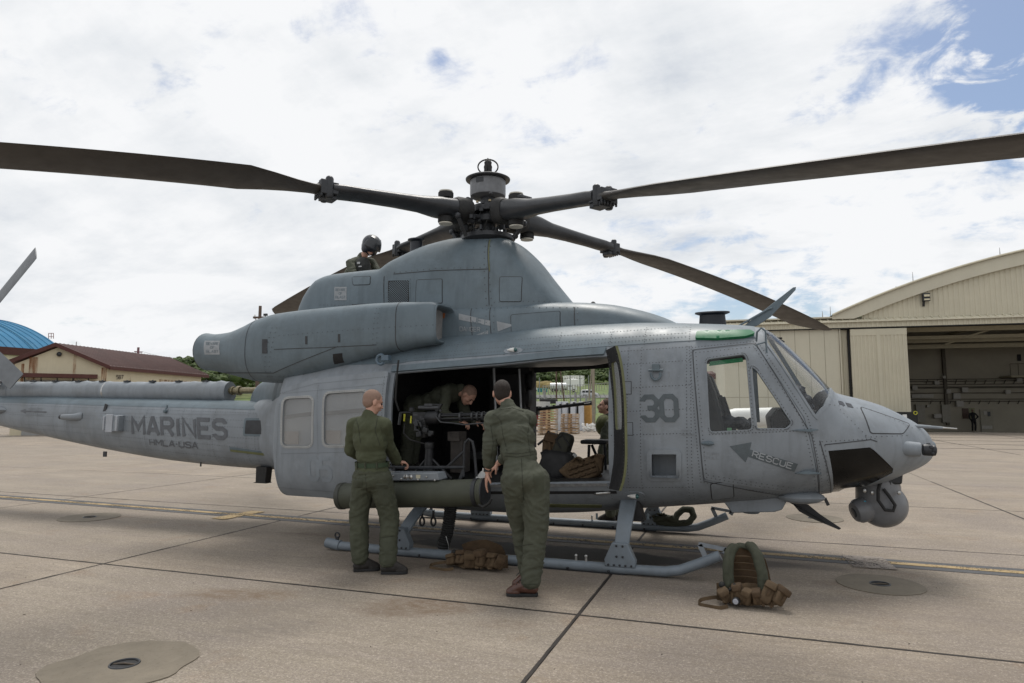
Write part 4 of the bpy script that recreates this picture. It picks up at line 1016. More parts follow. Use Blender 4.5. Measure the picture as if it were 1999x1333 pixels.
# side camera horns on the nose
for sd in (-1, 1):
    b = L(1755, 873, -.45); b.y = .40*sd; t_ = Vector((4.60, .51*sd, 1.205)); mb = MB()
    mb.tube([Vector((4.30, .42*sd, 1.225)), Vector((4.42, .49*sd, 1.215)), Vector((4.58, .51*sd, 1.205))], [.11, .075, .066], 18); hn = mb.build('sensor_horn', GREY, heli)
    mb = MB(); mb.lathe([(.05, 0), (.055, .01), (.055, .06), (.045, .07), (.05, .08), (.05, .10), (.03, .11), (.001, .10)], t_, (1, .0, -.06), 18)
    for k in range(5): mb.ell(t_+Vector((.04+.01*k, .045*math.cos(k*1.3), .045*math.sin(k*1.3))), .022, seg=8, rings=5)
    mb.build('sensor_head', BLKM, hn)
    a = L(1772, 833, -.25); a.y = .20*sd; mb = MB(); mb.tube([Vector((4.40, .24*sd, 1.425)), Vector((4.72, .22*sd, 1.41)), Vector((4.84, .22*sd, 1.402))], [.018, .016, .013], 10); pt_ = mb.build('pitot_tube', GREY, heli)
    mb = MB(); mb.tube([Vector((4.84, .22*sd, 1.402)), Vector((4.96, .22*sd, 1.394))], [.009, .006], 8); mb.build('pitot_tip', STEEL, pt_)
def blade_plate(name, pts, y, th, m, parent=heli):
    mb = MB(); ps = [L(a, b, y) for a, b in pts]; mb.prism([(p.x, p.z) for p in ps], y-th/2, y+th/2, lambda a, b, t: (a, t, b)); return mb.build(name, m, parent, bevel=.004)
cu_ = blade_plate('cable_cutter', [(1446, 641), (1478, 636), (1505, 618), (1553, 566), (1554, 560), (1548, 561), (1470, 622)], 0, .022, GREY2)
mb = MB(); mb.tube([L(1430, 643, -.05), L(1500, 603, -.02), L(1508, 601, -.02)], .012, 6); mb.build('cutter_strut', GREY2, cu_)
cl_ = blade_plate('cable_cutter', [(1540, 975), (1578, 985), (1600, 1003), (1642, 1031), (1638, 1034), (1590, 1014), (1560, 998)], 0, .022, BLKM)
mb = MB(); mb.tube([L(1542, 980, -.04), L(1610, 1018, -.03)], .008, 6); mb.build('cutter_strut', BLKM, cl_)
def antenna(px0, py0, px1, py1, y, slant):
    a, b = L(px0, py0, y), L(px1, py1, y); mb = MB()
    def ring(cx, z, lx, ly): return [Vector((cx+lx*math.cos(t), y+ly*math.sin(t), z)) for t in np.linspace(0, 2*math.pi, 25)[:-1]]
    cx = (a.x+b.x)/2; w_ = abs(b.x-a.x)/2; h = (L(px0, py0, y)-L(px0, py1, y)).length; z0 = a.z; z1 = L(px0, py1, y).z
    mb.grid([ring(cx+slant, z0-.05, w_*.95, .06), ring(cx, z1-.02, w_*.85, .05), ring(cx, z1, w_*1.18, .10), ring(cx, z1+.015, w_*1.16, .09)], True, capends=True)
    return mb
antenna(1362, 640, 1420, 613, 0, -.0).build('blade_antenna', mat('antenna_navy', (.015, .018, .025), .4, var=.2), heli, angle=40)
antenna(799, 505, 826, 470, 0, .0).build('blade_antenna', mat('antenna_navy', (.015, .018, .025), .4, var=.2), heli, angle=40)
mb = MB(); mb.lathe([(.03, -.04), (.028, .03), (.012, .045)], L(1158, 596, -.1), seg=10); mb.build('beacon', BLACK, heli)
mb = MB(); mb.lathe([(.03, 0), (.03, .05), (.02, .06)], L(626, 584, 0)+Vector((.02, 0, 0)), (-1, 0, .2), 10); mb.build('drain_pipe', STEEL, heli)
# wipers, hand rail and wire deflector by the windshield
mb = MB()
q = [(1478, 648), (1486, 640), (1494, 646), (1497, 690), (1520, 735), (1528, 748)]
mb.tube([hp(1476, 668, .02)]+[L(a, b, -.95) for a, b in q], .010, 6); mb.tube([L(1477, 673, -.98), L(1496, 667, -.95)], .008, 6); mb.tube([L(1496, 703, -1.0), L(1507, 697, -.93)], .008, 6); mb.tube([L(1528, 748, -.97), L(1534, 762, -1.0)], .009, 6); mb.build('wire_deflector', GREY2, heli)
mb = MB(); mb.tube([L(1490, 655, -.25), L(1520, 660, -.22), L(1527, 660, -.22)], .010, 6); mb.tube([L(1500, 652, -.2), L(1531, 668, -.2)], .014, 6); mb.tube([L(1496, 660, -.25), L(1522, 667, -.25)], .007, 6); mb.build('wiper', RUB, heli)
mb = MB(); mb.lathe([(.02, 0), (.02, .03), (.01, .035)], L(1626, 775, -.1), seg=10); mb.build('nose_lamp', BLACK, heli)
mb = MB(); mb.bar(L(1733, 812, -.18), L(1733, 803, -.18), .03, .03); mb.lathe([(.02, -.01), (.02, .01)], L(1733, 803, -.18), (0, 1, 0), 10); mb.build('nose_bracket', BLKM, heli)
for a, b in (((1635, 782), (1647, 790)), ((1650, 786), (1663, 794))):
    x0_, z0_ = H.hit(*a); x1_, z1_ = H.hit(*b); patch(H, [(x0_, z0_), (x1_, z0_-.012), (x1_+.012, z1_-.01), (x0_+.01, z1_+.0)], (), .003, .004, .05).build('nose_vent', BLKM, heli)
# underside fairings
mb = MB(); mb.prism([(2.80, .66), (2.88, .545), (3.28, .575), (3.35, .60), (3.42, .73)], -.60, .25, lambda a, b, t: (a, t, b)); mb.build('belly_fairing', GREY, heli, bevel=.012)
mb = MB(); mb.ell((3.52, -.62, .735), (.22, .15, .065)); mb.build('belly_blister', GREY, heli)
mb = MB(); mb.lathe([(.10, .02), (.095, -.02), (.08, -.035), (.01, -.04)], (3.06, -.25, .54), seg=20); mb.build('belly_dome', GREY2, heli)
for (px, py) in ((1610, 972),):
    q = L(px, py, -.4); mb = MB(); mb.bar(q, q+Vector((.03, 0, -.07)), .012, .03); mb.build('belly_blade', BLKM, heli)
for px in (1165, 1265):
    q = L(px, 1002, -.8); mb = MB(); mb.bar(q, q-Vector((0, 0, .06)), .012, .02); mb.build('drain_tube', GREY2, heli)
q = L(515, 915, -.3); mb = MB(); mb.prism([(q.x-.09, .80), (q.x+.09, .80), (q.x+.07, .60), (q.x+.09, .585), (q.x-.14, .585), (q.x-.09, .60)], -.35, -.23, lambda a, b, t: (a, t, b)); mb.build('tail_step', RUB, heli, bevel=.008)
mb = MB(); q = L(205, 885, -.2); mb.bar(q+Vector((0, 0, .03)), q-Vector((0, 0, .05)), .02, .06); q = L(392, 905, -.2); mb.bar(q+Vector((0, 0, .03)), q-Vector((0, 0, .04)), .012, .02); mb.build('boom_aerials', BLKM, heli, kind='stuff')

# ------------------------------------------------------------ hull fittings on the near side
# step recess box and frame
xs_ = [p[0] for p in step]; zs_ = [p[1] for p in step]; sx0, sx1, sz0, sz1 = min(xs_), max(xs_), min(zs_), max(zs_)
mb = MB(); y0_, y1_ = -1.14, -.88
bx = [(sx0, sz0), (sx1, sz0), (sx1, sz1), (sx0, sz1)]
for a, b in zip(bx, bx[1:]+bx[:1]):
    mb.add([(a[0], y0_, a[1]), (b[0], y0_, b[1]), (b[0], y1_, b[1]), (a[0], y1_, a[1])], [(0, 1, 2, 3)])
mb.add([(a, y1_, b) for a, b in bx], [(0, 1, 2, 3)]); mb.build('step_recess', GREY, heli, angle=0)
patch(H, grow(roundpoly(step, .02), .035), [grow(step, -.012)], .012, .014, .06).build('step_frame', GREY, heli)
# tie-down shackle
q = hp(1281, 722, .02); mb = MB(); mb.box(q+Vector((0, 0, .02)), (.07, .05, .06)); mb.cyl(q+Vector((-.07, -.02, -.01)), q+Vector((.07, -.02, -.01)), .012, 8)
mb.tube([q+Vector((.045*math.cos(t), -.03, -.05+.055*math.sin(t))) for t in np.linspace(-math.pi-.3, .3, 14)], .012, 8); mb.build('mooring_shackle', GREY2, heli)
q = L(745, 702, -1.1); mb = MB(); mb.tube([q+Vector((.05*math.cos(t), -.02, .055*math.sin(t))) for t in np.linspace(.9, 5.6, 14)], .017, 8); mb.box(q+Vector((.06, 0, .02)), (.09, .07, .06)); mb.build('mooring_shackle', mat('blue_grey_fitting', (.09, .13, .17), .4), heli)
def fit_box(px, py, sx, sz, off, m, name, dep=.03, bev=.006):
    q = hp(px, py, off); mb = MB(); mb.box(q, (sx, dep, sz)); return mb.build(name, m, heli, bevel=bev)
for (px, py) in ((1002, 685), (1237, 965)):
    x, z = H.hit(px, py); patch(H, [(x+.11*math.cos(t), z+.035*math.sin(t)) for t in np.linspace(0, 2*math.pi, 21)[:-1]], (), .008, .01, .05).build('light_fairing', GREY, heli)
    q = hp(px, py, .02); mb = MB(); mb.tube([q+Vector((-.06, 0, 0)), q+Vector((-.02, -.012, 0)), q+Vector((.025, -.015, 0))], [.006, .018, .024], 12); lf = mb.build('position_light', WHITE, heli)
    mb = MB(); mb.ell(q+Vector((.035, -.014, 0)), (.022, .022, .022), seg=12); mb.build('light_lens', mat('green_lens', (.01, .07, .07), .1, coat=1), lf)
mb = MB(); q = hp(1175, 962, .012); mb.tube([q+Vector((-.07, .01, -.004)), q+Vector((-.05, -.012, 0)), q+Vector((.05, -.012, .012)), q+Vector((.08, .01, .014))], .012, 8); mb.build('grab_handle', STEEL, heli)
q = hp(1380, 865, .02); mb = MB(); mb.tube([q+Vector((-.05, .0, .0)), q+Vector((.02, -.01, 0)), q+Vector((.06, 0, 0))], [.010, .024, .012], 10); mb.build('door_handle', GREY2, [o for o in heli.children if o.name.startswith('cockpit_door')][0])
q = hp(1570, 840, .015); mb = MB(); mb.prism([(q.x-.12, q.z), (q.x+.12, q.z+.012), (q.x+.05, q.z-.012)], q.y-.03, q.y+.02, lambda a, b, t: (a, t, b)); mb.tube([q+Vector((-.11, -.01, 0)), q+Vector((.11, -.01, .008))], .007, 6); mb.build('door_hinge', GREY2, heli)
q = hp(1576, 920, .015); mb = MB(); mb.prism([(q.x-.11, q.z-.01), (q.x, q.z+.02), (q.x+.11, q.z-.005), (q.x, q.z-.016)], q.y-.03, q.y+.02, lambda a, b, t: (a, t, b)); mb.tube([q+Vector((-.11, -.012, -.012)), q+Vector((.11, -.012, -.008))], .007, 6); mb.build('door_hinge', GREY2, heli)
for a in ((1222, 757), (1225, 837)):
    x, z = H.hit(*a); w_, h_ = .055, .065
    patch(H, [(x-w_, z-h_), (x+w_, z-h_), (x+w_, z+h_), (x-w_, z+h_)], (), .002, .004, .08).build('hinge_pocket_edge', SEAM, heli)
    patch(H, [(x-w_-.0, z-h_+.006), (x+w_-.006, z-h_+.006), (x+w_-.006, z+h_-.006), (x-w_, z+h_-.006)], (), .005, .004, .08).build('hinge_plate', GREY, heli)
# boom fittings
def bhit(px, py, off=0): x, z = BOOM.hit(px, py); return BOOM.opt(x, z, off)
bx0, bz0 = BOOM.hit(478, 816); bx1, bz1 = BOOM.hit(517, 852)
patch(BOOM, roundpoly([(bx0, bz1), (bx1, bz1), (bx1, bz0), (bx0, bz0)], .03), (), .004, .006, .06).build('vent_frame', GREY2, heli)
patch(BOOM, roundpoly([(bx0+.035, bz1+.03), (bx1-.03, bz1+.03), (bx1-.03, bz0-.03), (bx0+.035, bz0-.03)], .02), (), .008, .005, .06).build('vent_opening', BLKM, heli)
a = BOOM.hit(448, 872); b = BOOM.hit(518, 884); patch(BOOM, [(a[0], a[1]), (b[0], b[1]+.015), (b[0], b[1]-.045), (a[0], a[1]-.05)], (), .003, .005, .06).build('strip_mount', GREY2, heli)
a = BOOM.hit(450, 877); b = BOOM.hit(516, 886); patch(BOOM, [(a[0], a[1]), (b[0], b[1]+.012), (b[0], b[1]-.02), (a[0], a[1]-.028)], (), .008, .005, .06).build('formation_strip', ZINC, heli)
q = bhit(228, 826, .05); mb = MB(); mb.box(q, (.30, .10, .24)); db = mb.build('flare_dispenser', BOOMG, heli, bevel=.012)
mb = MB(); mb.box(q+Vector((-.02, -.055, 0)), (.13, .02, .26)); mb.box(q+Vector((.12, -.05, .0)), (.04, .03, .22)); mb.box(q+Vector((-.13, -.05, .0)), (.03, .03, .20)); mb.build('dispenser_clamp', mat('pale_panel', (.33, .35, .38), .5), db, bevel=.006)
q = bhit(145, 814, .03); mb = MB(); mb.tube([q+Vector((.14, .06, .01)), q+Vector((.05, -.02, .0)), q+Vector((-.16, -.04, 0))], [.07, .05, .042], 14); wr = mb.build('warning_receiver', BOOMG, heli)
mb = MB(); mb.cyl(q+Vector((-.16, -.04, 0)), q+Vector((-.20, -.045, 0)), .034, 12); mb.build('receiver_lens', BLKM, wr)
q = bhit(325, 803, .01); mb = MB(); mb.lathe([(.03, 0), (.026, .03), (.01, .04)], q, (0, -1, 0), 12); mb.bar(q+Vector((0, 0, .02)), q+Vector((.02, 0, .09)), .014, .02); mb.build('antenna_stub', GREY2, heli)
q = bhit(205, 798, .005); mb = MB(); mb.bar(q+Vector((-.01, 0, -.06)), q+Vector((.03, 0, .07)), .012, .05); mb.build('boom_mark_fitting', BLKM, heli)

# ------------------------------------------------------------ seams, panels, rivets
def strip(loft, pts, w, off, m, name, side=-1, parent=heli, conv=True, mb=None):
    own = mb is None; mb = mb or MB()
    P = loft.tr(pts, side) if conv else pts
    P = densify(P, .05, False); top = []; n = len(P)
    for i, p in enumerate(P):
        a = P[max(0, i-1)]; b = P[min(n-1, i+1)]; d = Vector((b[0]-a[0], b[1]-a[1])).normalized(); q = Vector((-d.y, d.x))*w/2
        top.append([loft.opt(p[0]+q.x, p[1]+q.y, off, side), loft.opt(p[0]-q.x, p[1]-q.y, off, side)])
    mb.grid(top)
    return mb.build(name, m, parent, angle=40) if own else mb
for pts in ([(955, 468), (954, 530), (955, 596)], [(750, 539), (750, 596)], [(768, 535), (850, 528), (954, 525)]): strip(HUMP, pts, .010, .003, SEAM, 'panel_seam')
for pts in ([(922, 600), (924, 672)], [(1122, 600), (1124, 655)], [(958, 600), (961, 672)]): strip(DECK, pts, .010, .003, SEAM, 'panel_seam')
strip(NACN, [(400, 728), (534, 728), (660, 676)], .008, .003, SEAM, 'panel_seam'); strip(NACN, [(535, 682), (640, 678), (735, 673)], .008, .003, SEAM, 'panel_seam')
strip(HUMP, [(957, 468), (956, 530)], .012, .006, ZINC, 'sealant_line')
def panel(loft, px, name='access_panel', off=.006, m=GREY2, r=.02, latch=True, side=-1):
    P = loft.tr(px, side); P = roundpoly(P, r)
    patch(loft, grow(P, .009), (), .0015, .003, .07, side).build('panel_gap', SEAM, heli)
    o = patch(loft, P, (), off, .006, .07, side).build(name, m, heli, angle=30)
    return o
panel(DECK, [(998, 615), (1093, 608), (1094, 656), (1000, 662)]); panel(HUMP, [(976, 541), (1019, 541), (1017, 588), (976, 588)]); panel(HUMP, [(814, 547), (863, 545), (863, 591), (812, 592)]); panel(HUMP, [(688, 541), (723, 540), (722, 555), (690, 556)])
gp = HUMP.tr([(758, 548), (799, 547), (799, 596), (758, 596)])
patch(HUMP, grow(gp, .02), (), .002, .004, .1).build('grille_frame', GREY2, heli)
gr = patch(HUMP, gp, (), .004, .004, .1).build('grille', BLACK, heli)
mb = MB(); ax, az = gp[3]; bx, bz = gp[1]; nx_, nz_ = 9, 11; dx_, dz_ = (bx-ax)/nx_, (bz-az)/nz_
for i in range(nx_):
    for j in range(nz_):
        for (ex, ez) in ((0, 0), (.5, .5)):
            cx, cz = ax+(i+ex+.25)*dx_, az+(j+ez+.25)*dz_; h1, h2 = dx_*.22, dz_*.22
            mb.add([HUMP.opt(cx+a*h1, cz+b*h2, .006) for a, b in ((-1, -1), (1, -1), (1, 1), (-1, 1))], [(0, 1, 2, 3)])
mb.build('mesh_wire', GREY2, gr, angle=0, kind='stuff')
strip(HUMP, [(687, 598), (719, 597)], .055, .004, BLKM, 'vent_slot')
q = NACN.tr([(512, 662), (522, 662), (522, 690), (512, 690)]); patch(NACN, q, (), .003, .004, .05).build('vent_slot', BLKM, heli)
q = NACN.tr([(650, 691), (668, 689), (672, 707), (653, 711)]); patch(NACN, q, (), .003, .004, .05).build('vent_slot', BLACK, heli)
for (px, py) in ((596, 664), (660, 660)):
    q = NACN.tr([(px, py-8), (px+4, py-8), (px+4, py+8), (px, py+8)]); patch(NACN, q, (), .004, .004, .05).build('latch', SEAM, heli)
strip(H, [(1352, 684), (1374, 938), (1598, 967)], .006, .010, SEAM, 'door_gap'); strip(H, [(1352, 684), (1474, 671), (1584, 850), (1597, 965)], .006, .010, SEAM, 'door_gap')
panel(H, [(1388, 945), (1430, 940), (1432, 970), (1391, 975)], m=GREY)
panel(H, [(1680, 795), (1775, 828), (1762, 846), (1700, 845)], m=GREY, off=.004)
strip(H, [(1610, 868), (1700, 858), (1712, 862)], .008, .004, SEAM, 'panel_seam'); strip(H, [(1600, 860), (1616, 968)], .007, .004, SEAM, 'panel_seam')
RV = MB()
def rivets(loft, pts, sp=.032, off=.001, side=-1, conv=True, r=.0056, avoid=()):
    P = loft.tr(pts, side) if conv else pts
    for (x, z) in densify(P, sp, False):
        if any(inside((x, z), h) for h in avoid): continue
        p = loft.opt(x, z, off, side); n = loft.nrm(x, loft.th(x, z), side); u, v = orth(n)
        ring = [p+(u*math.cos(k*math.pi/3)+v*math.sin(k*math.pi/3))*r for k in range(6)]
        RV.add(ring+[p+n*r*.6], [(k, (k+1) % 6, 6) for k in range(6)])
AV = [door_near, grow(step, .03), grow(W1, .0), grow(W2, 0), chin]
for x in (1.74, 1.93, 2.06, 2.50, 2.54): rivets(H, [(x, .68), (x+.02, 2.2)], conv=False, avoid=AV)
for z in (.80, 1.32, 1.55, 1.78, 2.02, 2.16): rivets(H, [(1.72, z), (2.54, z+.035)], conv=False, avoid=AV)
rivets(H, grow(cdoor, -.03)+[grow(cdoor, -.03)[0]], .04, .007, conv=False, avoid=[W1, W2])
rivets(H, grow(cdoor, .03)+[grow(cdoor, .03)[0]], .03, conv=False)
rivets(H, grow(W1, .012), .035, .013, conv=False); rivets(H, grow(W2, .012), .035, .013, conv=False)
rivets(H, [(1385, 848), (1575, 840)], .03, .008); rivets(H, [(1372, 925), (1590, 955)], .05, .008); rivets(H, [(1605, 880), (1612, 965)], .035); rivets(H, [(1600, 868), (1605, 862), (1708, 856)], .04)
for pts in ([(1205, 985), (1540, 965)], [(1215, 1000), (1420, 985)]): rivets(H, pts, .04)
for (za, zb) in ((2.155, 2.30), (2.20, 2.345), (2.28, 2.42)): rivets(H, [(-.5, za), (2.5, zb)], .035, .006, conv=False)
for x in (-.6, 0, .6, 1.2, 1.75, 2.1, 2.54): rivets(H, [(x, 2.14+.045*x), (x, 2.36+.03*x)], .03, .006, conv=False)
slx = [o for o in heli.children if o.name.startswith('sliding_door')]
dline = lambda pts, sp=.03, off=.056: rivets(H, pts, sp, off)
for pts in ([(548, 772), (620, 752), (760, 738)], [(548, 945), (670, 955), (755, 945)], [(755, 740), (755, 945)], [(556, 885), (755, 880)], [(627, 755), (627, 885)], [(552, 790), (550, 940)], [(560, 770), (755, 752)]): dline(pts)
for W_ in (s1, s2): rivets(H, grow(W_, .014)+[grow(W_, .014)[0]], .035, .061, conv=False)
for z, z2 in ((1.63, 1.60), (1.55, 1.52), (1.40, 1.32), (1.2, 1.05), (1.60, 1.57)): rivets(BOOM, [(-8.6, z+.10), (-3.1, z2)], .045, .001, conv=False)
for x in (-8.3, -7.6, -6.9, -6.3, -6.05, -5.2, -4.5, -3.9, -3.3, -3.15): rivets(BOOM, [(x, BOOM.par(x)[1]+.06), (x, BOOM.par(x)[0]-.03)], .035, .001, conv=False)
for pts in ([(770, 532), (850, 524), (950, 522)], [(750, 540), (750, 596)], [(950, 470), (950, 596)], [(960, 470), (960, 596)]): rivets(HUMP, pts, .09, .002, r=.008)
for pts in ([(930, 602), (1120, 600)], [(950, 605), (952, 668)], [(965, 605), (966, 668)], [(1128, 600), (1130, 650)]): rivets(DECK, pts, .08, .002, r=.007)
rivets(NACN, [(531, 640), (533, 745)], .06, .002, r=.007); rivets(NACN, [(540, 640), (542, 745)], .06, .002, r=.007)
for z, z2 in ((1.45, 1.42), (1.28, 1.18), (1.08, .88)): rivets(BOOM, [(-7.9, z+.05), (-3.1, z2)], .05, .001, conv=False)
for pts in ([(545, 655), (740, 640), (845, 634)], [(545, 735), (640, 728), (740, 690)]): rivets(NACN, pts, .07, .002, r=.006)
for pts in ([(735, 602), (737, 694)], [(741, 602), (743, 690)]): rivets(NACN, pts, .06, .002, r=.006)
for pts in ([(625, 595), (745, 598)], [(965, 590), (1110, 592)], [(756, 545), (756, 598)], [(801, 545), (801, 598)]): rivets(HUMP, pts, .06, .002, r=.006)
for pts in ([(1640, 800), (1690, 850)], [(1690, 853), (1770, 850)], [(1610, 870), (1612, 960)], [(1620, 790), (1700, 800), (1780, 835)]): rivets(H, pts, .05, .004)
RV.build('rivets', mat('rivet_grey', (.075, .082, .09), .5, var=.2), heli, angle=0, kind='stuff', recalc=False)
for pts in ([(-8.5, 1.52), (-3.1, 1.50)], [(-8.0, 1.38), (-3.1, 1.10)], [(-7, 1.2), (-3.1, .95)]): strip(BOOM, pts, .005, .002, FAINT, 'skin_lap', conv=False)

# ------------------------------------------------------------ lettering
FONT = {
 'A': [[(0, 0), (1.8, 6), (2.2, 6), (4, 0)], [(.75, 1.9), (3.25, 1.9)]], 'B': [[(0, 0), (0, 6), (3.2, 6), (4, 5.2), (4, 3.8), (3.3, 3.1), (.4, 3.1)], [(3.4, 2.9), (4, 2.3), (4, .8), (3.2, 0), (.4, 0)]],
 'C': [[(4, 4.8), (4, 5), (3, 6), (1, 6), (0, 5), (0, 1), (1, 0), (3, 0), (4, 1), (4, 1.2)]], 'D': [[(0, 0), (0, 6), (3, 6), (4, 5), (4, 1), (3, 0), (.5, 0)]],
 'E': [[(4, 6), (0, 6), (0, 0), (4, 0)], [(.5, 3.05), (3.3, 3.05)]], 'F': [[(4, 6), (0, 6), (0, 0)], [(.5, 3.05), (3.2, 3.05)]],
 'G': [[(4, 4.8), (4, 5), (3, 6), (1, 6), (0, 5), (0, 1), (1, 0), (3, 0), (4, 1), (4, 2.7), (2.3, 2.7)]], 'H': [[(0, 0), (0, 6)], [(4, 0), (4, 6)], [(.5, 3), (3.5, 3)]],
 'I': [[(2, 0), (2, 6)]], 'J': [[(4, 6), (4, 1), (3, 0), (1, 0), (0, 1), (0, 1.8)]], 'K': [[(0, 0), (0, 6)], [(4, 6), (.6, 3)], [(1.4, 3.5), (4, 0)]],
 'L': [[(0, 6), (0, 0), (4, 0)]], 'M': [[(0, 0), (0, 6), (2, 2.2), (4, 6), (4, 0)]], 'N': [[(0, 0), (0, 6), (4, 0), (4, 6)]],
 'O': [[(2, 6), (1, 6), (0, 5), (0, 1), (1, 0), (3, 0), (4, 1), (4, 5), (3, 6), (2, 6)]], 'P': [[(0, 0), (0, 6), (3, 6), (4, 5), (4, 3.8), (3, 2.8), (.5, 2.8)]],
 'R': [[(0, 0), (0, 6), (3, 6), (4, 5), (4, 3.8), (3, 2.9), (.5, 2.9)], [(2.5, 2.5), (4, 0)]], 'S': [[(4, 4.8), (4, 5), (3, 6), (1, 6), (0, 5), (0, 4), (1, 3.1), (3, 3.1), (4, 2.2), (4, 1), (3, 0), (1, 0), (0, 1), (0, 1.3)]],
 'T': [[(0, 6), (4, 6)], [(2, 5.6), (2, 0)]], 'U': [[(0, 6), (0, 1), (1, 0), (3, 0), (4, 1), (4, 6)]], 'W': [[(0, 6), (1, 0), (2, 3.6), (3, 0), (4, 6)]], 'X': [[(0, 0), (4, 6)], [(0, 6), (1.7, 3.4)], [(2.3, 2.6), (4, 0)]],
 'Y': [[(0, 6), (2, 3), (4, 6)], [(2, 2.7), (2, 0)]], 'V': [[(0, 6), (2, 0), (4, 6)]], '-': [[(.2, 3), (3.8, 3)]],
 '0': [[(2, 6), (1, 6), (0, 5), (0, 1), (1, 0), (3, 0), (4, 1), (4, 5), (3, 6), (2, 6)]], '3': [[(0, 4.9), (0, 5), (1, 6), (3, 6), (4, 5), (4, 3.9), (3.2, 3.1), (1.4, 3.1)], [(3.4, 2.9), (4, 2.2), (4, 1), (3, 0), (1, 0), (0, 1), (0, 1.2)]],
 '5': [[(4, 6), (0, 6), (0, 3.4), (3, 3.4), (4, 2.6), (4, 1), (3, 0), (0, 0)]], '7': [[(0, 6), (4, 6), (1.6, 0)]], '8': [[(2, 6), (1, 6), (0, 5), (0, 4), (1, 3.1), (3, 3.1), (4, 2.2), (4, 1), (3, 0), (1, 0), (0, 1), (0, 2.2), (.8, 2.9)], [(2.3, 6), (3, 6), (4, 5), (4, 4), (3.3, 3.3)]],
 '9': [[(4, 3), (1, 3), (0, 4), (0, 5), (1, 6), (3, 6), (4, 5), (4, 1), (3, 0), (0, 0)]], '2': [[(0, 5), (1, 6), (3, 6), (4, 5), (4, 4), (0, .6), (0, 0), (4, 0)]], '4': [[(3, 0), (3, 6), (0, 2), (4, 2)]], '1': [[(1, 5), (2, 6), (2, 0)]], '6': [[(4, 5), (3, 6), (1, 6), (0, 5), (0, 1), (1, 0), (3, 0), (4, 1), (4, 2.4), (3.2, 3.2), (.5, 3.2)]],
}
def text(mb, s, put, p0, p1, h, wst, asp=None, skew=0.0):
    """p0, p1: start/end of the baseline in a 2D space, h: height vector, put(x, y, k) -> 3D; wst stroke width in units of 1/6 height"""
    p0, p1, h = Vector(p0), Vector(p1), Vector(h); n = len(s); WD = [.30 if c in 'I-' else (1.12 if c in 'MW' else 1) for c in s]; gap = .34; tot = sum(WD)+gap*(n-1); cw1 = (p1-p0)/tot
    cnt = 0; pos_ = 0
    for i, ch in enumerate(s):
        for st in FONT.get(ch, []):
            o = p0+cw1*pos_; cwv = cw1*WD[i]; cnt += 1
            P = [Vector((a/4, b/6)) for a, b in st]
            def W2(a, b): return o+cwv*a+h*b
            Q = [W2(p.x, p.y) for p in P]; n2 = len(Q); w_ = h.length*wst/6
            closed = (Q[0]-Q[-1]).length < 1e-6
            if closed: Q = Q[:-1]; n2 -= 1
            Lf = []; Rt = []
            for k in range(n2):
                a = Q[k-1] if (k > 0 or closed) else None; b = Q[(k+1) % n2] if (k < n2-1 or closed) else None
                d1 = (Q[k]-a).normalized() if a is not None else (b-Q[k]).normalized(); d2 = (b-Q[k]).normalized() if b is not None else d1
                n1 = Vector((-d1.y, d1.x)); n2_ = Vector((-d2.y, d2.x)); m_ = n1+n2_
                m_ = m_/max(.45, m_.length_squared/2); e = Vector((0, 0))
                Lf.append(Q[k]+m_*w_/2); Rt.append(Q[k]-m_*w_/2)
            rng_ = range(n2 if closed else n2-1)
            for k in rng_:
                k2 = (k+1) % n2; ln = (Q[k2]-Q[k]).length; m = max(1, int(ln/.04)); rows = []
                for t in range(m+1):
                    f_ = t/m; rows.append([put(*Lf[k].lerp(Lf[k2], f_), cnt), put(*Rt[k].lerp(Rt[k2], f_), cnt)])
                mb.grid(rows)
        pos_ += WD[i]+gap
def decal_text(loft, s, b0, b1, t0, m, wst=1.0, off=.004, name='lettering', parent=heli, side=-1):
    """b0,b1 baseline ends and t0 top-left corner in photo pixels"""
    P0, P1, T0 = loft.hit(*b0, side), loft.hit(*b1, side), loft.hit(*t0, side); mb = MB()
    text(mb, s, lambda x, z, k: loft.opt(x, z, off+.0002*(k % 4), side), P0, P1, Vector(T0)-Vector(P0), wst)
    return mb.build(name, m, parent, angle=0, recalc=False)
def decal_poly(loft, px, m, off=.003, name='marking', side=-1, parent=heli): return patch(loft, loft.tr(px, side), (), off, .001, .06, side).build(name, m, parent)
MARKB = mat('boom_marking_paint', (.10, .108, .12), .6, var=.2, scale=10)
decal_text(BOOM, 'MARINES', (260, 847), (442, 855), (258, 815), MARKB, 1.45)
decal_text(BOOM, 'HMLA-USA', (293, 868), (386, 875), (292, 857.5), MARKB, 1.45)
decal_text(BOOM, 'DANGER', (56, 801), (82, 801), (56, 796), FAINT, .9); decal_text(BOOM, 'KEEP AWAY', (50, 813), (86, 813), (50, 808), FAINT, .9)
decal_poly(BOOM, [(39, 802), (50, 798), (50, 801), (91, 803), (91, 806), (50, 804.5), (50, 807)], MARKB)
decal_text(H, '30', (1256, 820), (1322, 819), (1253, 775), MARK, 1.25)
decal_text(H, 'I', (1303, 736), (1309, 736), (1303, 725), FAINT, 1.0); 
decal_poly(H, [(1424, 871), (1467, 863), (1464, 877), (1557, 905), (1550, 920), (1460, 891), (1455, 902)], MARK, .009)
decal_text(H, 'RESCUE', (1468, 890), (1544, 914), (1471, 880), mat('rescue_pale', (.30, .32, .34), .6), 1.25, .012)
decal_text(H, 'TURN', (1379, 888), (1403, 888), (1379, 883), FAINT, .9, .009); decal_text(H, 'PULL', (1379, 896), (1403, 896), (1379, 891), FAINT, .9, .009); decal_poly(H, [(1374, 886), (1376, 886), (1376, 895), (1374, 895)], FAINT, .009)
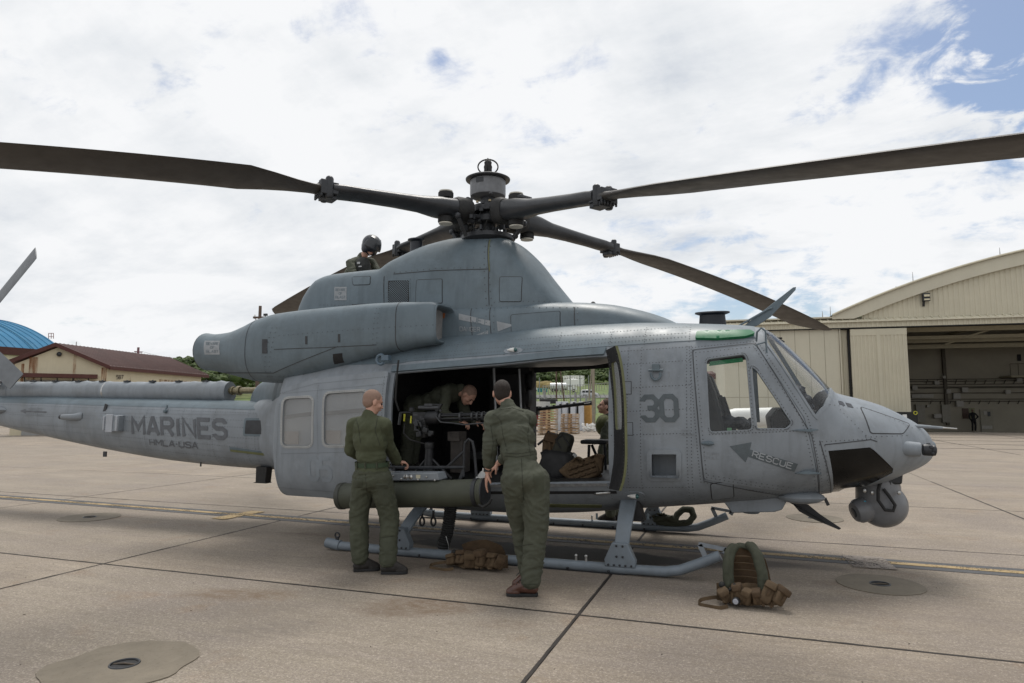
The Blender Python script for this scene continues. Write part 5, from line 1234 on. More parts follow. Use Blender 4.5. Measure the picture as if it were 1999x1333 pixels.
decal_text(H, 'EXIT', (1331, 843), (1346, 843), (1331, 839), FAINT, .9); decal_text(H, 'RELEASE', (1331, 850), (1357, 850), (1331, 846), FAINT, .9)
decal_text(H, '05', (610, 932), (652, 934), (608, 893), mat('ghost_mark', (.20, .225, .25), .6), 1.2, .058)
LST = mat('pale_marking', (.26, .275, .288), .6, var=.15, scale=12)
decal_poly(DECK, [(896, 612), (957, 626), (957, 636), (896, 624)], LST); decal_poly(DECK, [(970, 627), (1004, 634.5), (972, 647)], LST); decal_poly(DECK, [(899, 665), (953, 645), (953, 655), (899, 677)], LST)
decal_text(DECK, 'JET', (923, 629), (950, 634), (924, 619), GREY2, .9, .005); decal_text(DECK, 'DANGER', (898, 646), (937, 647), (898, 638), LST, .9); decal_text(DECK, 'INTAKE', (917, 671), (953, 655), (915, 663), GREY2, .9, .005)
for lf, (a, b, c_, d_) in ((HUMP, (653, 560, 677, 586)), (NACN, (400, 665, 430, 692))):
    q = decal_poly(lf, [(a, b), (c_, b), (c_, d_), (a, d_)], LST); hh = (d_-b)
    for i, s in enumerate(('BEWARE', 'OF', 'BLAST')):
        y_ = b+hh*(.30+i*.28); w2 = (c_-a)*(.8 if i != 1 else .26); mx_ = (a+c_)/2; decal_text(lf, s, (mx_-w2/2, y_), (mx_+w2/2, y_), (mx_-w2/2, y_-hh*.17), GREY2, .9, .005)
# ------------------------------------------------------------ organic (voxel-blended) shapes
def organic(name, draw, vox, m, parent=None, smooth=6, fold=None, angle=180, fac=.5, matf=None, label=None):
    """draw(mb) adds overlapping closed volumes; they are fused to one skin, smoothed and creased"""
    mb = MB(); draw(mb); me = mb.mesh('tmp', angle=0); ob = D.objects.new('tmp', me); COL.objects.link(ob)
    r = ob.modifiers.new('r', 'REMESH'); r.mode = 'VOXEL'; r.voxel_size = vox; r.use_smooth_shade = True
    if smooth: q = ob.modifiers.new('s', 'SMOOTH'); q.iterations = smooth; q.factor = fac
    dg = bpy.context.evaluated_depsgraph_get(); ev = ob.evaluated_get(dg); out = D.meshes.new_from_object(ev)
    D.objects.remove(ob); D.meshes.remove(me)
    out.name = name; n = len(out.vertices)
    if fold:
        co = np.empty(n*3); out.vertices.foreach_get('co', co); co = co.reshape(-1, 3)
        no = np.empty(n*3); out.vertex_normals.foreach_get('vector', no); no = no.reshape(-1, 3)
        co = co+no*np.array([fold(Vector(c)) for c in co])[:, None]
        out.vertices.foreach_set('co', co.reshape(-1))
    off = root_off(parent)
    if off.length: out.transform(Matrix.Translation(-off))
    out.polygons.foreach_set('use_smooth', [True]*len(out.polygons)); out.materials.clear()
    for q in (m if isinstance(m, (list, tuple)) else [m]): out.materials.append(q)
    if matf:
        out.polygons.foreach_set('material_index', [matf(p.center+off) for p in out.polygons])
    out.update(); o = D.objects.new(name, out); COL.objects.link(o)
    if parent is not None: o.parent = parent
    if label: o['label'] = label
    return o
def creases(amp, sc=(9, 9, 22), seed=0.0, ridge=True, big=.5):
    s = Vector(sc); o = Vector((seed, seed*1.7, seed*.6))
    def f(p):
        w_ = noise.noise(p*3+o)*.6
        q = Vector((p.x*s.x+w_*3, p.y*s.y+w_*2, p.z*s.z+w_*5))+o
        n1 = noise.noise(q)
        v = (1-abs(n1)*2.2) if ridge else n1
        v2 = noise.noise(Vector((p.x*5, p.y*5, p.z*7))+o*2)
        v3 = 1-abs(noise.noise(q*2.1+o))*2.4
        return amp*(v*.55+v2*big+v3*.22)
    return f

COY = mat('coyote_brown_nylon', (.092, .060, .032), .85, var=.22, scale=12, bump=.5, bscale=220)
COYD = mat('dark_coyote_webbing', (.07, .043, .022), .85, var=.2, scale=20, bump=.5, bscale=220)
OLV = mat('olive_drab_nylon', (.046, .050, .033), .85, var=.2, scale=12, bump=.5, bscale=200)

# ------------------------------------------------------------ rocket pod on its rack
pod = thing('rocket_pod', 'dark olive cylindrical pod slung outside the cabin doorway between the two standing men', 'rocket pod', (-.2, -1.5, .5))
pa, pb = L(668, 968, -1.50), L(945, 961, -1.50)
pa.z -= .0; dpod = (pb-pa); ln_ = dpod.length; dd_ = dpod.normalized()
mb = MB(); mb.lathe([(.118, -.02), (.128, 0), (.134, .02), (.134, ln_-.03), (.139, ln_-.025), (.139, ln_), (.120, ln_), (.118, ln_-.25), (.001, ln_-.25)], pa, dd_, 36); tb = mb.build('pod_tube', OLIVE, pod, angle=40)
mb = MB(); mb.lathe([(.128, -.025), (.142, -.015), (.142, .03), (.128, .045)], pa, dd_, 36); mb.build('rear_band', mat('band_dark', (.04, .042, .035), .5, var=.2), tb)
mb = MB(); mb.lathe([(.132, ln_-.10), (.141, ln_-.095), (.143, ln_-.055), (.132, ln_-.05)], pa, dd_, 36); mb.lathe([(.118, ln_), (.142, ln_+.002), (.142, ln_+.016), (.118, ln_+.018)], pa, dd_, 36); mb.build('front_ring', BLKM, tb)
mb = MB()
u_, v_ = orth(dd_)
for k in range(7):
    c = pa+dd_*(ln_-.03)+((u_*math.cos(k*math.pi/3)+v_*math.sin(k*math.pi/3))*.078 if k < 6 else Vector((0, 0, 0)))
    mb.lathe([(.033, -.2), (.035, 0), (.030, 0), (.028, -.2), (.001, -.2)], c, dd_, 14)
mb.build('launch_tubes', BLACK, tb, kind='stuff')
mb = MB(); e = pb+Vector((-.02, -.14, -.02)); mb.tube([e+Vector((.02, .0, -.08)), e+Vector((.07, -.01, -.10)), e+Vector((.13, 0, -.06)), e+Vector((.15, .01, -.02))], .014, 7); mb.build('lanyard', RUB, pod)
mb = MB(); q = (pa+pb)*.5; mb.prism([(q.x-.34, q.z+.13), (q.x+.36, q.z+.16), (q.x+.33, q.z+.235), (q.x-.30, q.z+.215)], -1.56, -1.36, lambda a, b, t: (a, t, b)); rk = mb.build('bomb_rack', GREY, pod, bevel=.01)
for i in range(7):
    mb = MB(); x = q.x-.26+i*.095; mb.ell((x, -1.565, q.z+.16+(.03 if i % 2 else 0)), .012, seg=8, rings=5); mb.build('rack_bolt', STEEL, rk)
mb = MB(); mb.box((q.x+.12, -1.562, q.z+.19), (.05, .006, .035)); mb.build('data_plate', mat('cream_plate', (.5, .47, .36), .6), rk)
for x in (q.x-.02, q.x+.035):
    mb = MB(); mb.lathe([(.022, 0), (.024, .012), (.008, .02)], (x, -1.56, q.z+.185), (0, -1, 0), 12); mb.build('rack_lug', STEEL, rk)
mb = MB(); mb.bar((q.x-.1, -1.4, q.z+.15), (q.x-.1, -1.05, q.z+.02), .10, .06); mb.bar((q.x+.25, -1.4, q.z+.16), (q.x+.25, -1.05, q.z+.04), .10, .06); mb.bar((q.x-.45, -1.35, q.z+.10), (q.x-.40, -1.08, q.z+.1), .05, .12); mb.build('pylon_arm', BLKM, pod, kind='stuff')
mb = MB(); e = L(755, 925, -1.5); mb.box(e+Vector((0, .05, -.03)), (.12, .1, .05)); mb.tube([e, e+Vector((.05, 0, .02)), e+Vector((.11, 0, 0))], .017, 8); mb.build('release_cartridge', STEEL, pod)
mb = MB(); mb.box(L(760, 935, -1.52), (.09, .03, .04)); mb.build('yellow_tag', YEL, pod)

# tubular gun mount / rail
rail = thing('gun_mount_rail', 'black tubular rail and hoop standing along the cabin doorway sill', 'mount frame', (0, -1.2, .8))
yr = -1.36
def T(*pp, y=yr): return [L(a, b, y) for a, b in pp]
for nm, pts, r in (('lower_rail', T((745, 911), (800, 913), (908, 912)), .018), ('brace', T((873, 911), (907, 880)), .014), ('hoop', T((905, 930), (906, 880), (908, 864), (915, 857), (922, 862), (926, 880), (930, 930)), .015), ('rear_strut', T((745, 912), (765, 905), (755, 885)), .012)):
    mb = MB(); mb.tube(pts, r, 10); mb.build(nm, BLKM, rail)
mb = MB(); mb.bar(L(905, 918, yr), L(895, 945, yr), .03, .03); mb.bar(L(770, 914, yr), L(765, 945, yr), .03, .03); mb.build('foot', BLKM, rail, kind='stuff')

# ------------------------------------------------------------ six-barrel gun in the doorway
gun = thing('door_gun', 'black six barrelled rotary machine gun on a pedestal in the near cabin doorway', 'machine gun', (-.2, -1.0, .8))
yg = -1.10
GM = mat('gun_black', (.022, .023, .025), .38, var=.3, scale=14, metal=.3); GD = mat('gun_dark_grey', (.05, .052, .055), .4, var=.3, metal=.4)
g0, g1 = L(858, 815, yg), L(952, 812, yg); gd = (g1-g0).normalized(); gu, gv = orth(gd); gl_ = (g1-g0).length+.28
mb = MB(); 
for k in range(6):
    c = g0+(gu*math.cos(k*math.pi/3+.5)+gv*math.sin(k*math.pi/3+.5))*.032; mb = MB(); mb.cyl(c-gd*.05, c+gd*gl_, .012, 8); mb.build('barrel', GM, gun)
for t in (.02, .26, .40, .46, .52, .80):
    mb = MB(); mb.lathe([(.046, -.012), (.054, -.01), (.054, .01), (.046, .012), (.02, .012), (.02, -.012)], g0+gd*t, gd, 20); mb.build('barrel_clamp', GD, gun)
mb = MB(); mb.lathe([(.06, -.16), (.075, -.14), (.075, -.03), (.055, .0)], g0, gd, 20); mb.box(g0-gd*.22+Vector((0, 0, .0)), (.16, .13, .13)); mb.lathe([(.04, -.12), (.045, -.1), (.045, .1), (.03, .12)], L(828, 833, yg), (0, 0, 1), 14)
rc = mb.build('receiver', GM, gun, bevel=.006)
mb = MB(); mb.cyl(L(818, 796, yg), L(858, 796, yg), .026, 14); mb.box(L(838, 790, yg), (.10, .05, .025)); mb.bar(L(862, 802, yg), L(838, 789, yg), .02, .02); mb.build('sight', GD, gun)
mb = MB(); mb.prism([(L(832, 790, yg).x, L(832, 788, yg).z), (L(864, 788, yg).x, L(864, 788, yg).z), (L(856, 800, yg).x, L(856, 803, yg).z), (L(850, 800, yg).x, L(850, 803, yg).z), (L(856, 791, yg).x, L(856, 791, yg).z), (L(832, 791, yg).x, L(832, 791, yg).z)], yg-.02, yg+.02, lambda a, b, t: (a, t, b)); mb.build('sight_rail', GM, gun)
mb = MB(); mb.tube([L(780, 806, yg), L(795, 805, yg), L(815, 807, yg)], .013, 8); h_ = mb.build('grip_frame', GM, gun)
for dy in (-.07, .09):
    mb = MB(); a = L(782, 807, yg+dy); b_ = L(779, 829, yg+dy); mb.tube([a, b_], .017, 10); mb.build('spade_grip', GD, gun)
mb = MB(); mb.bar(L(790, 808, yg-.03), L(789, 822, yg-.03), .015, .015); mb.build('yellow_pin', YEL, gun); mb = MB(); mb.bar(L(803, 812, yg-.03), L(802, 826, yg-.03), .015, .015); mb.build('yellow_pin', YEL, gun)
mb = MB(); mb.lathe([(.03, 0), (.03, .04), (.012, .05)], L(804, 803, yg), (0, 0, 1), 10); mb.build('knob', GM, gun)
mb = MB(); rnd = random.Random(5)
for k in range(16):
    c = L(rnd.uniform(812, 842), rnd.uniform(808, 850), yg-.04-rnd.uniform(0, .04)); mb.box(c, (rnd.uniform(.02, .06), .04, rnd.uniform(.02, .06)), Matrix.Rotation(rnd.uniform(-.4, .4), 3, 'Y'))
mb.build('feeder_details', GD, gun, kind='stuff', bevel=.004)
mb = MB(); mb.tube([L(790, 826, yg-.03), L(788, 845, yg-.05), L(800, 858, yg-.05), L(828, 866, yg-.03)], .008, 6); mb.build('cable', RUB, gun)
mb = MB(); mb.tube([L(850, 812, yg-.06), L(860, 824, yg-.06), L(885, 826, yg-.06), L(905, 829, yg-.06), L(950, 825, yg-.06)], .009, 6); mb.build('safety_bar', GD, gun)
mb = MB(); c = L(838, 868, yg); mb.lathe([(.045, -.04), (.052, -.03), (.052, .02), (.04, .03)], c, (0, 0, 1), 18); mb.build('pintle', GD, gun)
mb = MB(); c2 = Vector((c.x, c.y, .84)); mb.tube([c-Vector((0, 0, .02)), c.lerp(c2, .45), c2], [.045, .05, .075], 14); mb.build('pedestal', GM, gun)
for e in ((-.18, .0), (.22, .02), (.02, .2)):
    mb = MB(); mb.tube([c.lerp(c2, .35), Vector((c2.x+e[0]*1.2, c2.y+e[1], .83))], .018, 8); mb.build('pedestal_leg', GM, gun)
mb = MB(); mb.box((c.x+.22, yg+.25, 1.28), (.14, .2, .10)); mb.box((c.x+.24, yg+.3, 1.06), (.14, .22, .36)); mb.build('ammunition_box', mat('ammo_box', (.04, .034, .03), .6, var=.4), gun)

# machine gun barrel in the far doorway
mg = thing('far_door_gun', 'long thin black barrel with slotted flash hider reaching across the far doorway', 'machine gun', (.3, 1.4, .9))
a, b_ = L(1040, 800, 1.35), L(1155, 786, 1.35); d_ = (b_-a).normalized(); mb = MB(); mb.tube([a-d_*.35, b_-d_*.14], .026, 12); mb.build('barrel', GM, mg)
mb = MB(); mb.tube([b_-d_*.15, b_-d_*.10, b_], [.022, .030, .033], 12); mb.build('flash_hider', GM, mg)
mb = MB(); mb.tube([b_-d_*.10+Vector((0, -.033, 0)), b_-d_*.01+Vector((0, -.035, 0))], .006, 6); mb.build('slot', WHITE, mg)
mb = MB()
for k in range(7):
    p = a.lerp(b_, .02+k*.115); mb.box(p+Vector((0, 0, .025)), (.03, .03, .02))
mb.box(a.lerp(b_, -.1), (.35, .1, .12)); mb.tube([a-d_*.2, Vector(((a-d_*.2).x-.02, 1.35, .85))], .03, 10); mb.build('cradle', GM, mg, kind='stuff')

# ------------------------------------------------------------ survival vests and bags
def soft(name, c, size, M, m, parent, seed=0, rough=.08, e=.35, amp=.05):
    """fabric pouch: a rounded, slightly slumped box"""
    mb = MB(); n = 9; sx, sy, sz = [q/2 for q in size]; c = Vector(c); faces = []
    def sq(v): return math.copysign(abs(v)**e, v)
    rows = []
    for i in range(n+1):
        a = -math.pi/2+math.pi*i/n; r = []
        for k in range(20):
            b = 2*math.pi*k/20; ca, sa = math.cos(a), math.sin(a)
            p = Vector((sx*sq(max(0, ca))*sq(math.cos(b)), sy*sq(max(0, ca))*sq(math.sin(b)), sz*sq(sa)))
            w_ = 1+noise.noise(Vector((p.x*11+seed, p.y*11, p.z*11)))*amp*4; p.x *= w_; p.y *= w_*(1+.18*(-p.z/sz)); p.z *= 1+noise.noise(Vector((p.x*9, seed, p.z*5)))*amp*2
            r.append(c+M@p)
        rows.append(r)
    mb.grid(rows, True, capends=True); return mb.build(name, m, parent, angle=45)
def strap(name, pts, w_, th, m, parent, side=(0, 1, 0)):
    """flat webbing ribbon with thickness"""
    mb = MB(); pts = [Vector(p) for p in pts]; rows = []; sd = Vector(side)
    P = []
    for i in range(len(pts)-1):
        for k in range(4): P.append(catmull(pts, i, k/4))
    P.append(pts[-1])
    for i, p in enumerate(P):
        d = (P[min(i+1, len(P)-1)]-P[max(i-1, 0)]).normalized(); u = d.cross(sd).normalized() if d.cross(sd).length > .05 else Vector((0, 0, 1)); v = u.cross(d)
        rows.append([p+v*w_/2+u*th/2, p-v*w_/2+u*th/2, p-v*w_/2-u*th/2, p+v*w_/2-u*th/2])
    mb.grid(rows, True, capends=True); return mb.build(name, m, parent, angle=40)
def catmull(p, i, t):
    a, b, c, d = p[max(i-1, 0)], p[i], p[i+1], p[min(i+2, len(p)-1)]
    return .5*((2*b)+(c-a)*t+(2*a-5*b+4*c-d)*t*t+(3*b-a-3*c+d)*t**3)
def cloth_sheet(name, fn, nu, nv, m, parent, th=.008, amp=.012, seed=0):
    mb = MB(); top = []; bot = []
    for i in range(nu+1):
        for k in range(nv+1):
            p = fn(i/nu, k/nv); q = noise.noise(p*9+Vector((seed, 0, 0)))*amp+(1-abs(noise.noise(p*16+Vector((0, seed, 0))))*2)*amp*.5
            p = p+Vector((0, q, q*.4)); top.append(p); bot.append(p+Vector((0, th, 0)))
    fs = [(i*(nv+1)+k, i*(nv+1)+k+1, (i+1)*(nv+1)+k+1, (i+1)*(nv+1)+k) for i in range(nu) for k in range(nv)]
    solid(mb, top, bot, fs); return mb.build(name, m, parent, angle=60)
def vest(px0, px1, pyt, pyb, y, lab, olive_collar=True, seed=1, flat=.0, full_=True):
    a, b = L(px0, pyb, y), L(px1, pyb, y); zt = L((px0+px1)/2, pyt, y).z; w_ = b.x-a.x; h = zt-.02; cx = (a.x+b.x)/2
    t = thing('survival_vest', lab, 'vest', (cx, y, 0)); rnd = random.Random(seed)
    X = lambda f: a.x+w_*f
    # back panel and folded shell
    def back(u, v): return Vector((X(.26+.60*u-.10*v), y+.10-.05*math.cos(u*3.1)-.04*v, .02+h*(.90 if full_ else .8)*v*(1-.25*(abs(u-.5)*2)**2*v)))
    cloth_sheet('back_panel', back, 18, 18, COYD, t, seed=seed)
    def skirt(u, v): return Vector((X(.06+.90*u), y-.08-.10*v*math.sin(math.pi*min(1, u+.1))+.02*math.sin(u*14), .015+.15*(1-v)*(1-.3*abs(u-.5))))
    cloth_sheet('front_panel', skirt, 26, 8, COY, t, th=.012, seed=seed+2)
    spec = [(.17, .13, .10, .11, -.25), (.36, .12, .12, .13, -.1), (.49, .11, .10, .12, .05), (.62, .11, .10, .11, .1), (.76, .14, .13, .18, .32), (.92, .13, .11, .15, .5)]
    if not full_: spec = [(.12, .12, .09, .11, -.1), (.27, .14, .10, .13, .1), (.43, .15, .11, .15, -.15), (.60, .14, .12, .16, .05), (.77, .14, .11, .14, .2), (.90, .12, .10, .12, .3)]
    for k, (f, dw, dd, dh, ang) in enumerate(spec):
        ang += rnd.uniform(-.3, .3); M = Matrix.Rotation(ang, 3, 'Y')@Matrix.Rotation(rnd.uniform(-.35, .35), 3, 'X')@Matrix.Rotation(rnd.uniform(-.5, .5), 3, 'Z'); c = Vector((X(f), y-.15+.02*math.sin(k*2.), .02+dh*.55+.015*(k % 2)))
        p = soft('pouch', c, (w_*dw*1.12, dd, dh), M, COY, t, seed+k)
        soft('flap', c+M@Vector((0, -.012, dh*.32)), (w_*dw*1.2, dd*1.0, dh*.38), M, COYD if k % 2 else COY, p, seed+k+9)
        q = c+M@Vector((0, -dd*.55, dh*.12)); strap('pull_tab', [q, q+M@Vector((.004, -.008, -.03)), q+M@Vector((0, -.004, -.055))], .018, .004, COYD, p, (1, 0, 0))
    if full_:
        for (pts, nm) in ((((.22, -.10, .30), (.21, -.07, .58), (.24, .0, .84), (.30, .05, .93)), 'l'), (((.70, -.12, .28), (.68, -.09, .55), (.62, -.02, .86), (.53, .04, .99)), 'r')):
            P_ = [Vector((X(f), y+dy, h*z_)) for f, dy, z_ in pts]
            def col(mb, P_=P_):
                for k in range(len(P_)-1):
                    for q in range(3): u_ = catmull(P_, k, q/3); v_ = catmull(P_, k, (q+1)/3); mb.cap(u_, v_, .031, .031); mb.cap(u_+Vector((.026, .012, 0)), v_+Vector((.026, .012, 0)), .027, .027)
            organic('flotation_collar', col, .009, OLV, t, 2, creases(.007, (16, 16, 14), seed+9))
        def yoke(u, v): return Vector((X(.27+.30*u), y+.07-.05*math.sin(math.pi*v)+.03*v, h*(.90+.07*math.sin(math.pi*u)+.05*u-.13*v)))
        cloth_sheet('yoke', yoke, 12, 6, OLV, t, th=.03, seed=4)
        for k in range(4):
            z_ = h*(.42+.12*k); strap('mesh_webbing', [Vector((X(.30), y+.02, z_)), Vector((X(.46), y+.005, z_+.01)), Vector((X(.64), y+.02, z_))], .022, .005, COY, t)
    for k in range(7):
        x = X(rnd.uniform(.15, .88)); z_ = rnd.uniform(.10, h*.55); strap('webbing_strap', [Vector((x, y-.10, z_)), Vector((x+rnd.uniform(-.05, .05), y-.17, z_*.7)), Vector((x+rnd.uniform(-.06, .06), y-.21, .03))], .022, .004, COYD if k % 2 else COY, t, (1, 0, 0))
    strap('loose_strap', [Vector((X(.12), y-.12, .05)), Vector((X(-.03), y-.16, .045)), Vector((X(-.16), y-.20, .03)), Vector((X(-.17), y-.25, .012)), Vector((X(-.02), y-.28, .010)), Vector((X(.12), y-.30, .012)), Vector((X(.22), y-.26, .02))], .028, .005, COY, t, (0, .3, 1))
    if full_:
        c = Vector((X(.33), y-.235, .055)); mb = MB(); mb.lathe([(.022, .05), (.030, .04), (.030, .0), (.024, -.01)], c, (.2, 1, -.1), 14); f_ = mb.build('flashlight', BLKM, t); mb = MB(); mb.lathe([(.022, -.010), (.018, -.013), (.001, -.013)], c, (.2, 1, -.1), 14); mb.build('flashlight_lens', mat('pale_lens', (.35, .36, .4), .2), f_)
    mb = MB(); mb.ell((X(.14), y-.13, .15), .026, seg=10, rings=7); mb.tube([(X(.14), y-.13, .15), (X(.22), y-.16, .11), (X(.28), y-.17, .14), (X(.33), y-.15, .17)], .013, 8); mb.build('inflation_tube', RUB, t)
    return t
v1 = vest(1392, 1532, 1060, 1162, -1.72, 'coyote brown survival vest with olive collar standing on the apron before the skid tip', seed=1)
v2 = vest(880, 1000, 1046, 1105, -1.33, 'coyote brown survival vest slumped against the near skid beside the black hose', seed=4, full_=False)
# olive gear draped over the far skid
g3 = thing('harness', 'olive green looped harness lying over the far skid tube behind the front leg', 'harness', (1.75, 1.25, .1))
def loops(mb):
    c0 = L(1335, 1020, 1.15)
    pts = [L(1285, 1020, 1.15), L(1320, 1022, 1.15), L(1345, 1020, 1.12), L(1354, 1008, 1.15), L(1350, 995, 1.18), L(1335, 994, 1.18), L(1322, 1004, 1.15), L(1318, 1014, 1.12), L(1300, 1010, 1.1), L(1280, 1014, 1.1)]
    for p, q in zip(pts, pts[1:]): mb.cap(p, q, .038, .038)
organic('harness_body', loops, .010, OLV, g3, 3, creases(.007, (12, 12, 12), 3))
mb = MB(); rnd = random.Random(2)
for k in range(12): p = L(rnd.uniform(1275, 1310), rnd.uniform(1002, 1012), 1.1); mb.box(p, (.05, .04, .02), Matrix.Rotation(rnd.uniform(-1, 1), 3, 'Y'))
mb.build('buckles', OLV, g3, kind='stuff')
# cabin floor bags
bk = thing('backpack', 'coyote brown and black bag standing on the cabin floor in the doorway', 'bag', (1.0, -.35, .82))
soft('bag_body', L(1080, 878, -.35), (.22, .22, .34), Matrix.Rotation(.12, 3, 'Y'), COY, bk, 6, amp=.07)
soft('side_pocket', L(1100, 868, -.40), (.17, .20, .26), Matrix.Rotation(.3, 3, 'Y'), mat('dark_olive_bag', (.03, .03, .022), .8), bk, 8, amp=.07)
soft('top_flap', L(1084, 855, -.36), (.24, .22, .10), Matrix.Rotation(.25, 3, 'Y'), COYD, bk, 9, amp=.08)
soft('black_sack', L(1088, 908, -.45), (.40, .30, .34), Matrix.Rotation(.1, 3, 'Y'), BLACK, bk, 3, amp=.08, e=.6)
for k in range(4): q = L(1072+k*10, 862, -.48); strap('webbing_strap', [q, q+Vector((.01, -.02, -.1)), q+Vector((.02, .0, -.2))], .025, .005, COYD, bk, (1, 0, 0))
mb = MB(); mb.tube([L(1095, 875, -.5), L(1085, 858, -.5), L(1098, 848, -.48), L(1112, 870, -.5)], .014, 6); mb.build('carry_strap', RUB, bk)
pv = thing('plate_carrier', 'coyote brown plate carrier vest lying slanted on the cabin floor near the sill', 'vest', (1.3, -.6, .82))
Mq = Matrix.Rotation(-.35, 3, 'Y')@Matrix.Rotation(-.5, 3, 'X')
soft('carrier_body', L(1138, 918, -.60), (.36, .07, .25), Mq, COY, pv, 8, amp=.03)
for (px, py, sz, an, sd_) in ((1110, 918, (.16, .12, .14), .6, 1), (1122, 905, (.13, .10, .10), -.5, 5), (1158, 930, (.20, .14, .14), .5, 6), (1168, 905, (.12, .12, .20), .2, 7), (1135, 936, (.40, .16, .07), -.1, 2)): soft('pouch', L(px, py, -.55), sz, Matrix.Rotation(an, 3, 'Y'), COY if sd_ % 2 else COYD, pv, sd_, amp=.09)
strap('shoulder_strap', [L(1118, 900, -.6), L(1128, 892, -.62), L(1140, 899, -.64)], .05, .012, COY, pv); strap('shoulder_strap', [L(1150, 893, -.6), L(1165, 888, -.6), L(1176, 900, -.6)], .05, .012, COYD, pv)
M_ = Matrix.Rotation(-.35, 3, 'Y')@Matrix.Rotation(-.5, 3, 'X'); c_ = L(1138, 918, -.62)
for r in range(3):
    for k in range(5):
        mb = MB(); mb.box(c_+M_@Vector((-.13+k*.065, -.036, -.07+r*.06)), (.052, .012, .030), M_); mb.build('webbing_loop', COYD, pv, bevel=.003)
mb = MB(); c = L(1118, 893, -.4); mb.lathe([(.05, -.03), (.055, -.02), (.055, .02), (.03, .03)], c, (1, -.5, .2), 18); lm = thing('lamp', 'small round white faced lamp lying between the bags in the cabin', 'lamp', (1.2, -.4, .9)); mb.build('lamp_body', BLKM, lm); mb = MB(); mb.lathe([(.04, .030), (.044, .034), (.001, .036)], c, (1, -.5, .2), 18); mb.build('lamp_lens', WHITE, lm)
# frame hoops in the cabin
mb = MB(); mb.tube([L(1063, 905, -.2), L(1064, 855, -.2), L(1070, 842, -.2), L(1078, 850, -.2), L(1079, 905, -.2)], .016, 8); mb.tube([L(1050, 868, -.2), L(1078, 845, -.2)], .014, 8); fr_ = thing('seat_hoop', 'black tubular hoop rising beside the brown bag inside the cabin', 'frame', (1.0, -.2, .8)); mb.build('hoop', BLKM, fr_, kind='stuff')
mb = MB(); a, b_ = L(1140, 862, .4), L(1185, 862, .4); mb.box((a+b_)/2, (.32, .30, .05)); st = thing('gunner_seat', 'black padded gunner seat on a folding frame at the front of the cabin', 'seat', (1.5, .4, .8)); mb.build('seat', SEAT, st, bevel=.02)
for (p, q) in ((L(1150, 868, .35), L(1148, 925, .35)), (L(1155, 868, .45), L(1180, 925, .45)), (L(1180, 868, .3), L(1183, 935, .3))):
    mb = MB(); mb.tube([p, q], .018, 8); mb.build('leg', BLKM, st)
# white hose end beside the second man, corrugated duct down to the ground
hose = thing('air_hose', 'black corrugated hose hanging from the cabin belly to the ground behind the near skid', 'hose', (.1, -1.0, 0))
mb = MB(); cen = [L(880, 985, -1.0), L(878, 1010, -1.0), L(873, 1040, -1.02), L(866, 1062, -1.05), L(865, 1072, -1.05)]
pts = []; rs = []
for i, (p, q) in enumerate(zip(cen, cen[1:])):
    m = max(2, int((q-p).length/.011))
    for k in range(m): pts.append(p.lerp(q, k/m)); rs.append(.062 if len(pts) % 2 else .072)
mb.tube(pts, rs, 18); mb.build('corrugated_duct', RUB, hose, angle=25)
mb = MB(); p = cen[-1]; mb.tube([p, Vector((p.x, p.y, .0))], [.068, .064], 18); mb.build('duct_cuff', BLKM, hose)
mb = MB(); mb.tube([p+Vector((.05, -.04, .15)), p+Vector((.09, -.05, .05)), p+Vector((.07, -.05, -.08)), p+Vector((.12, -.05, -.06))], .004, 5); mb.build('loose_wire', STEEL, hose)
for px in (824, 846):
    c = L(px, 1018, -.85); mb = MB(); mb.tube([c+Vector((.028*math.cos(t), 0, .045*math.sin(t))) for t in np.linspace(0, 2*math.pi, 18)], .012, 8, False); mb.bar(c+Vector((0, 0, .04)), c+Vector((0, 0, .12)), .02, .02); tag(mb.build('tie_down_ring', BLKM), 'black oval ring hanging under the belly %s' % ('nearer the rear skid leg' if px < 830 else 'nearer the black corrugated hose'), 'ring', 'rings under the belly')
mb = MB(); mb.tube([L(778, 703, -1.18), L(775, 730, -1.2), L(772, 780, -1.15), L(779, 802, -1.1)], .011, 8); tag(mb.build('hanging_cable', RUB), 'thin black cable hanging from the door track down to the gun', 'cable')
mb = MB(); mb.prism([(-.0, 0), (.09, .03), (.13, .11), (.13, .18), (.06, .14), (.0, .08)], -.03, .03, lambda a, b, t: L(930, 945, -.9)+Vector((a, t, b))); tag(mb.build('white_fairing', WHITE, bevel=.01), 'small curved white panel in the cabin doorway left of the leaning man', 'panel')
# yellow straps at door frame
mb = MB(); mb.box(L(759, 838, -1.19), (.06, .03, .04)); mb.box(L(761, 826, -1.19), (.02, .03, .03)); tag(mb.build('yellow_clamp', YEL), 'small yellow clamp on the rear edge of the cabin doorway', 'clamp')
# gear on the glareshield and co-pilot seat
gb = thing('cockpit_gear', 'dark flight gear piled on the instrument panel behind the windshield', 'flight gear', (3.5, -.3, 1.6))
def gd_(mb):
    for (px, py, r) in ((1540, 755, .06), (1556, 766, .08), (1572, 782, .06), (1546, 778, .07), (1563, 793, .07), (1578, 798, .045)): mb.ell(L(px, py, -.35), (r, .12, r))
organic('gear_pile', gd_, .012, mat('dark_navy_gear', (.015, .017, .024), .6, var=.3), gb, 2, creases(.016, (16, 16, 16), 5))
def gd_(mb): mb.cap(L(1569, 788, -.48), L(1583, 808, -.52), .035, .022)
organic('tan_sleeve', gd_, .008, mat('tan_sleeve', (.35, .26, .20), .7), gb, 2)
mb = MB(); mb.tube([L(1540, 765, -.4), L(1545, 755, -.4), L(1558, 753, -.4), L(1572, 758, -.4)], .012, 8); mb.build('headset_band', BLACK, gb)
g4 = thing('seat_bag', 'dark flight bag with a pale green tag on the pilot seat behind the door window', 'bag', (2.95, -.6, 1.2))
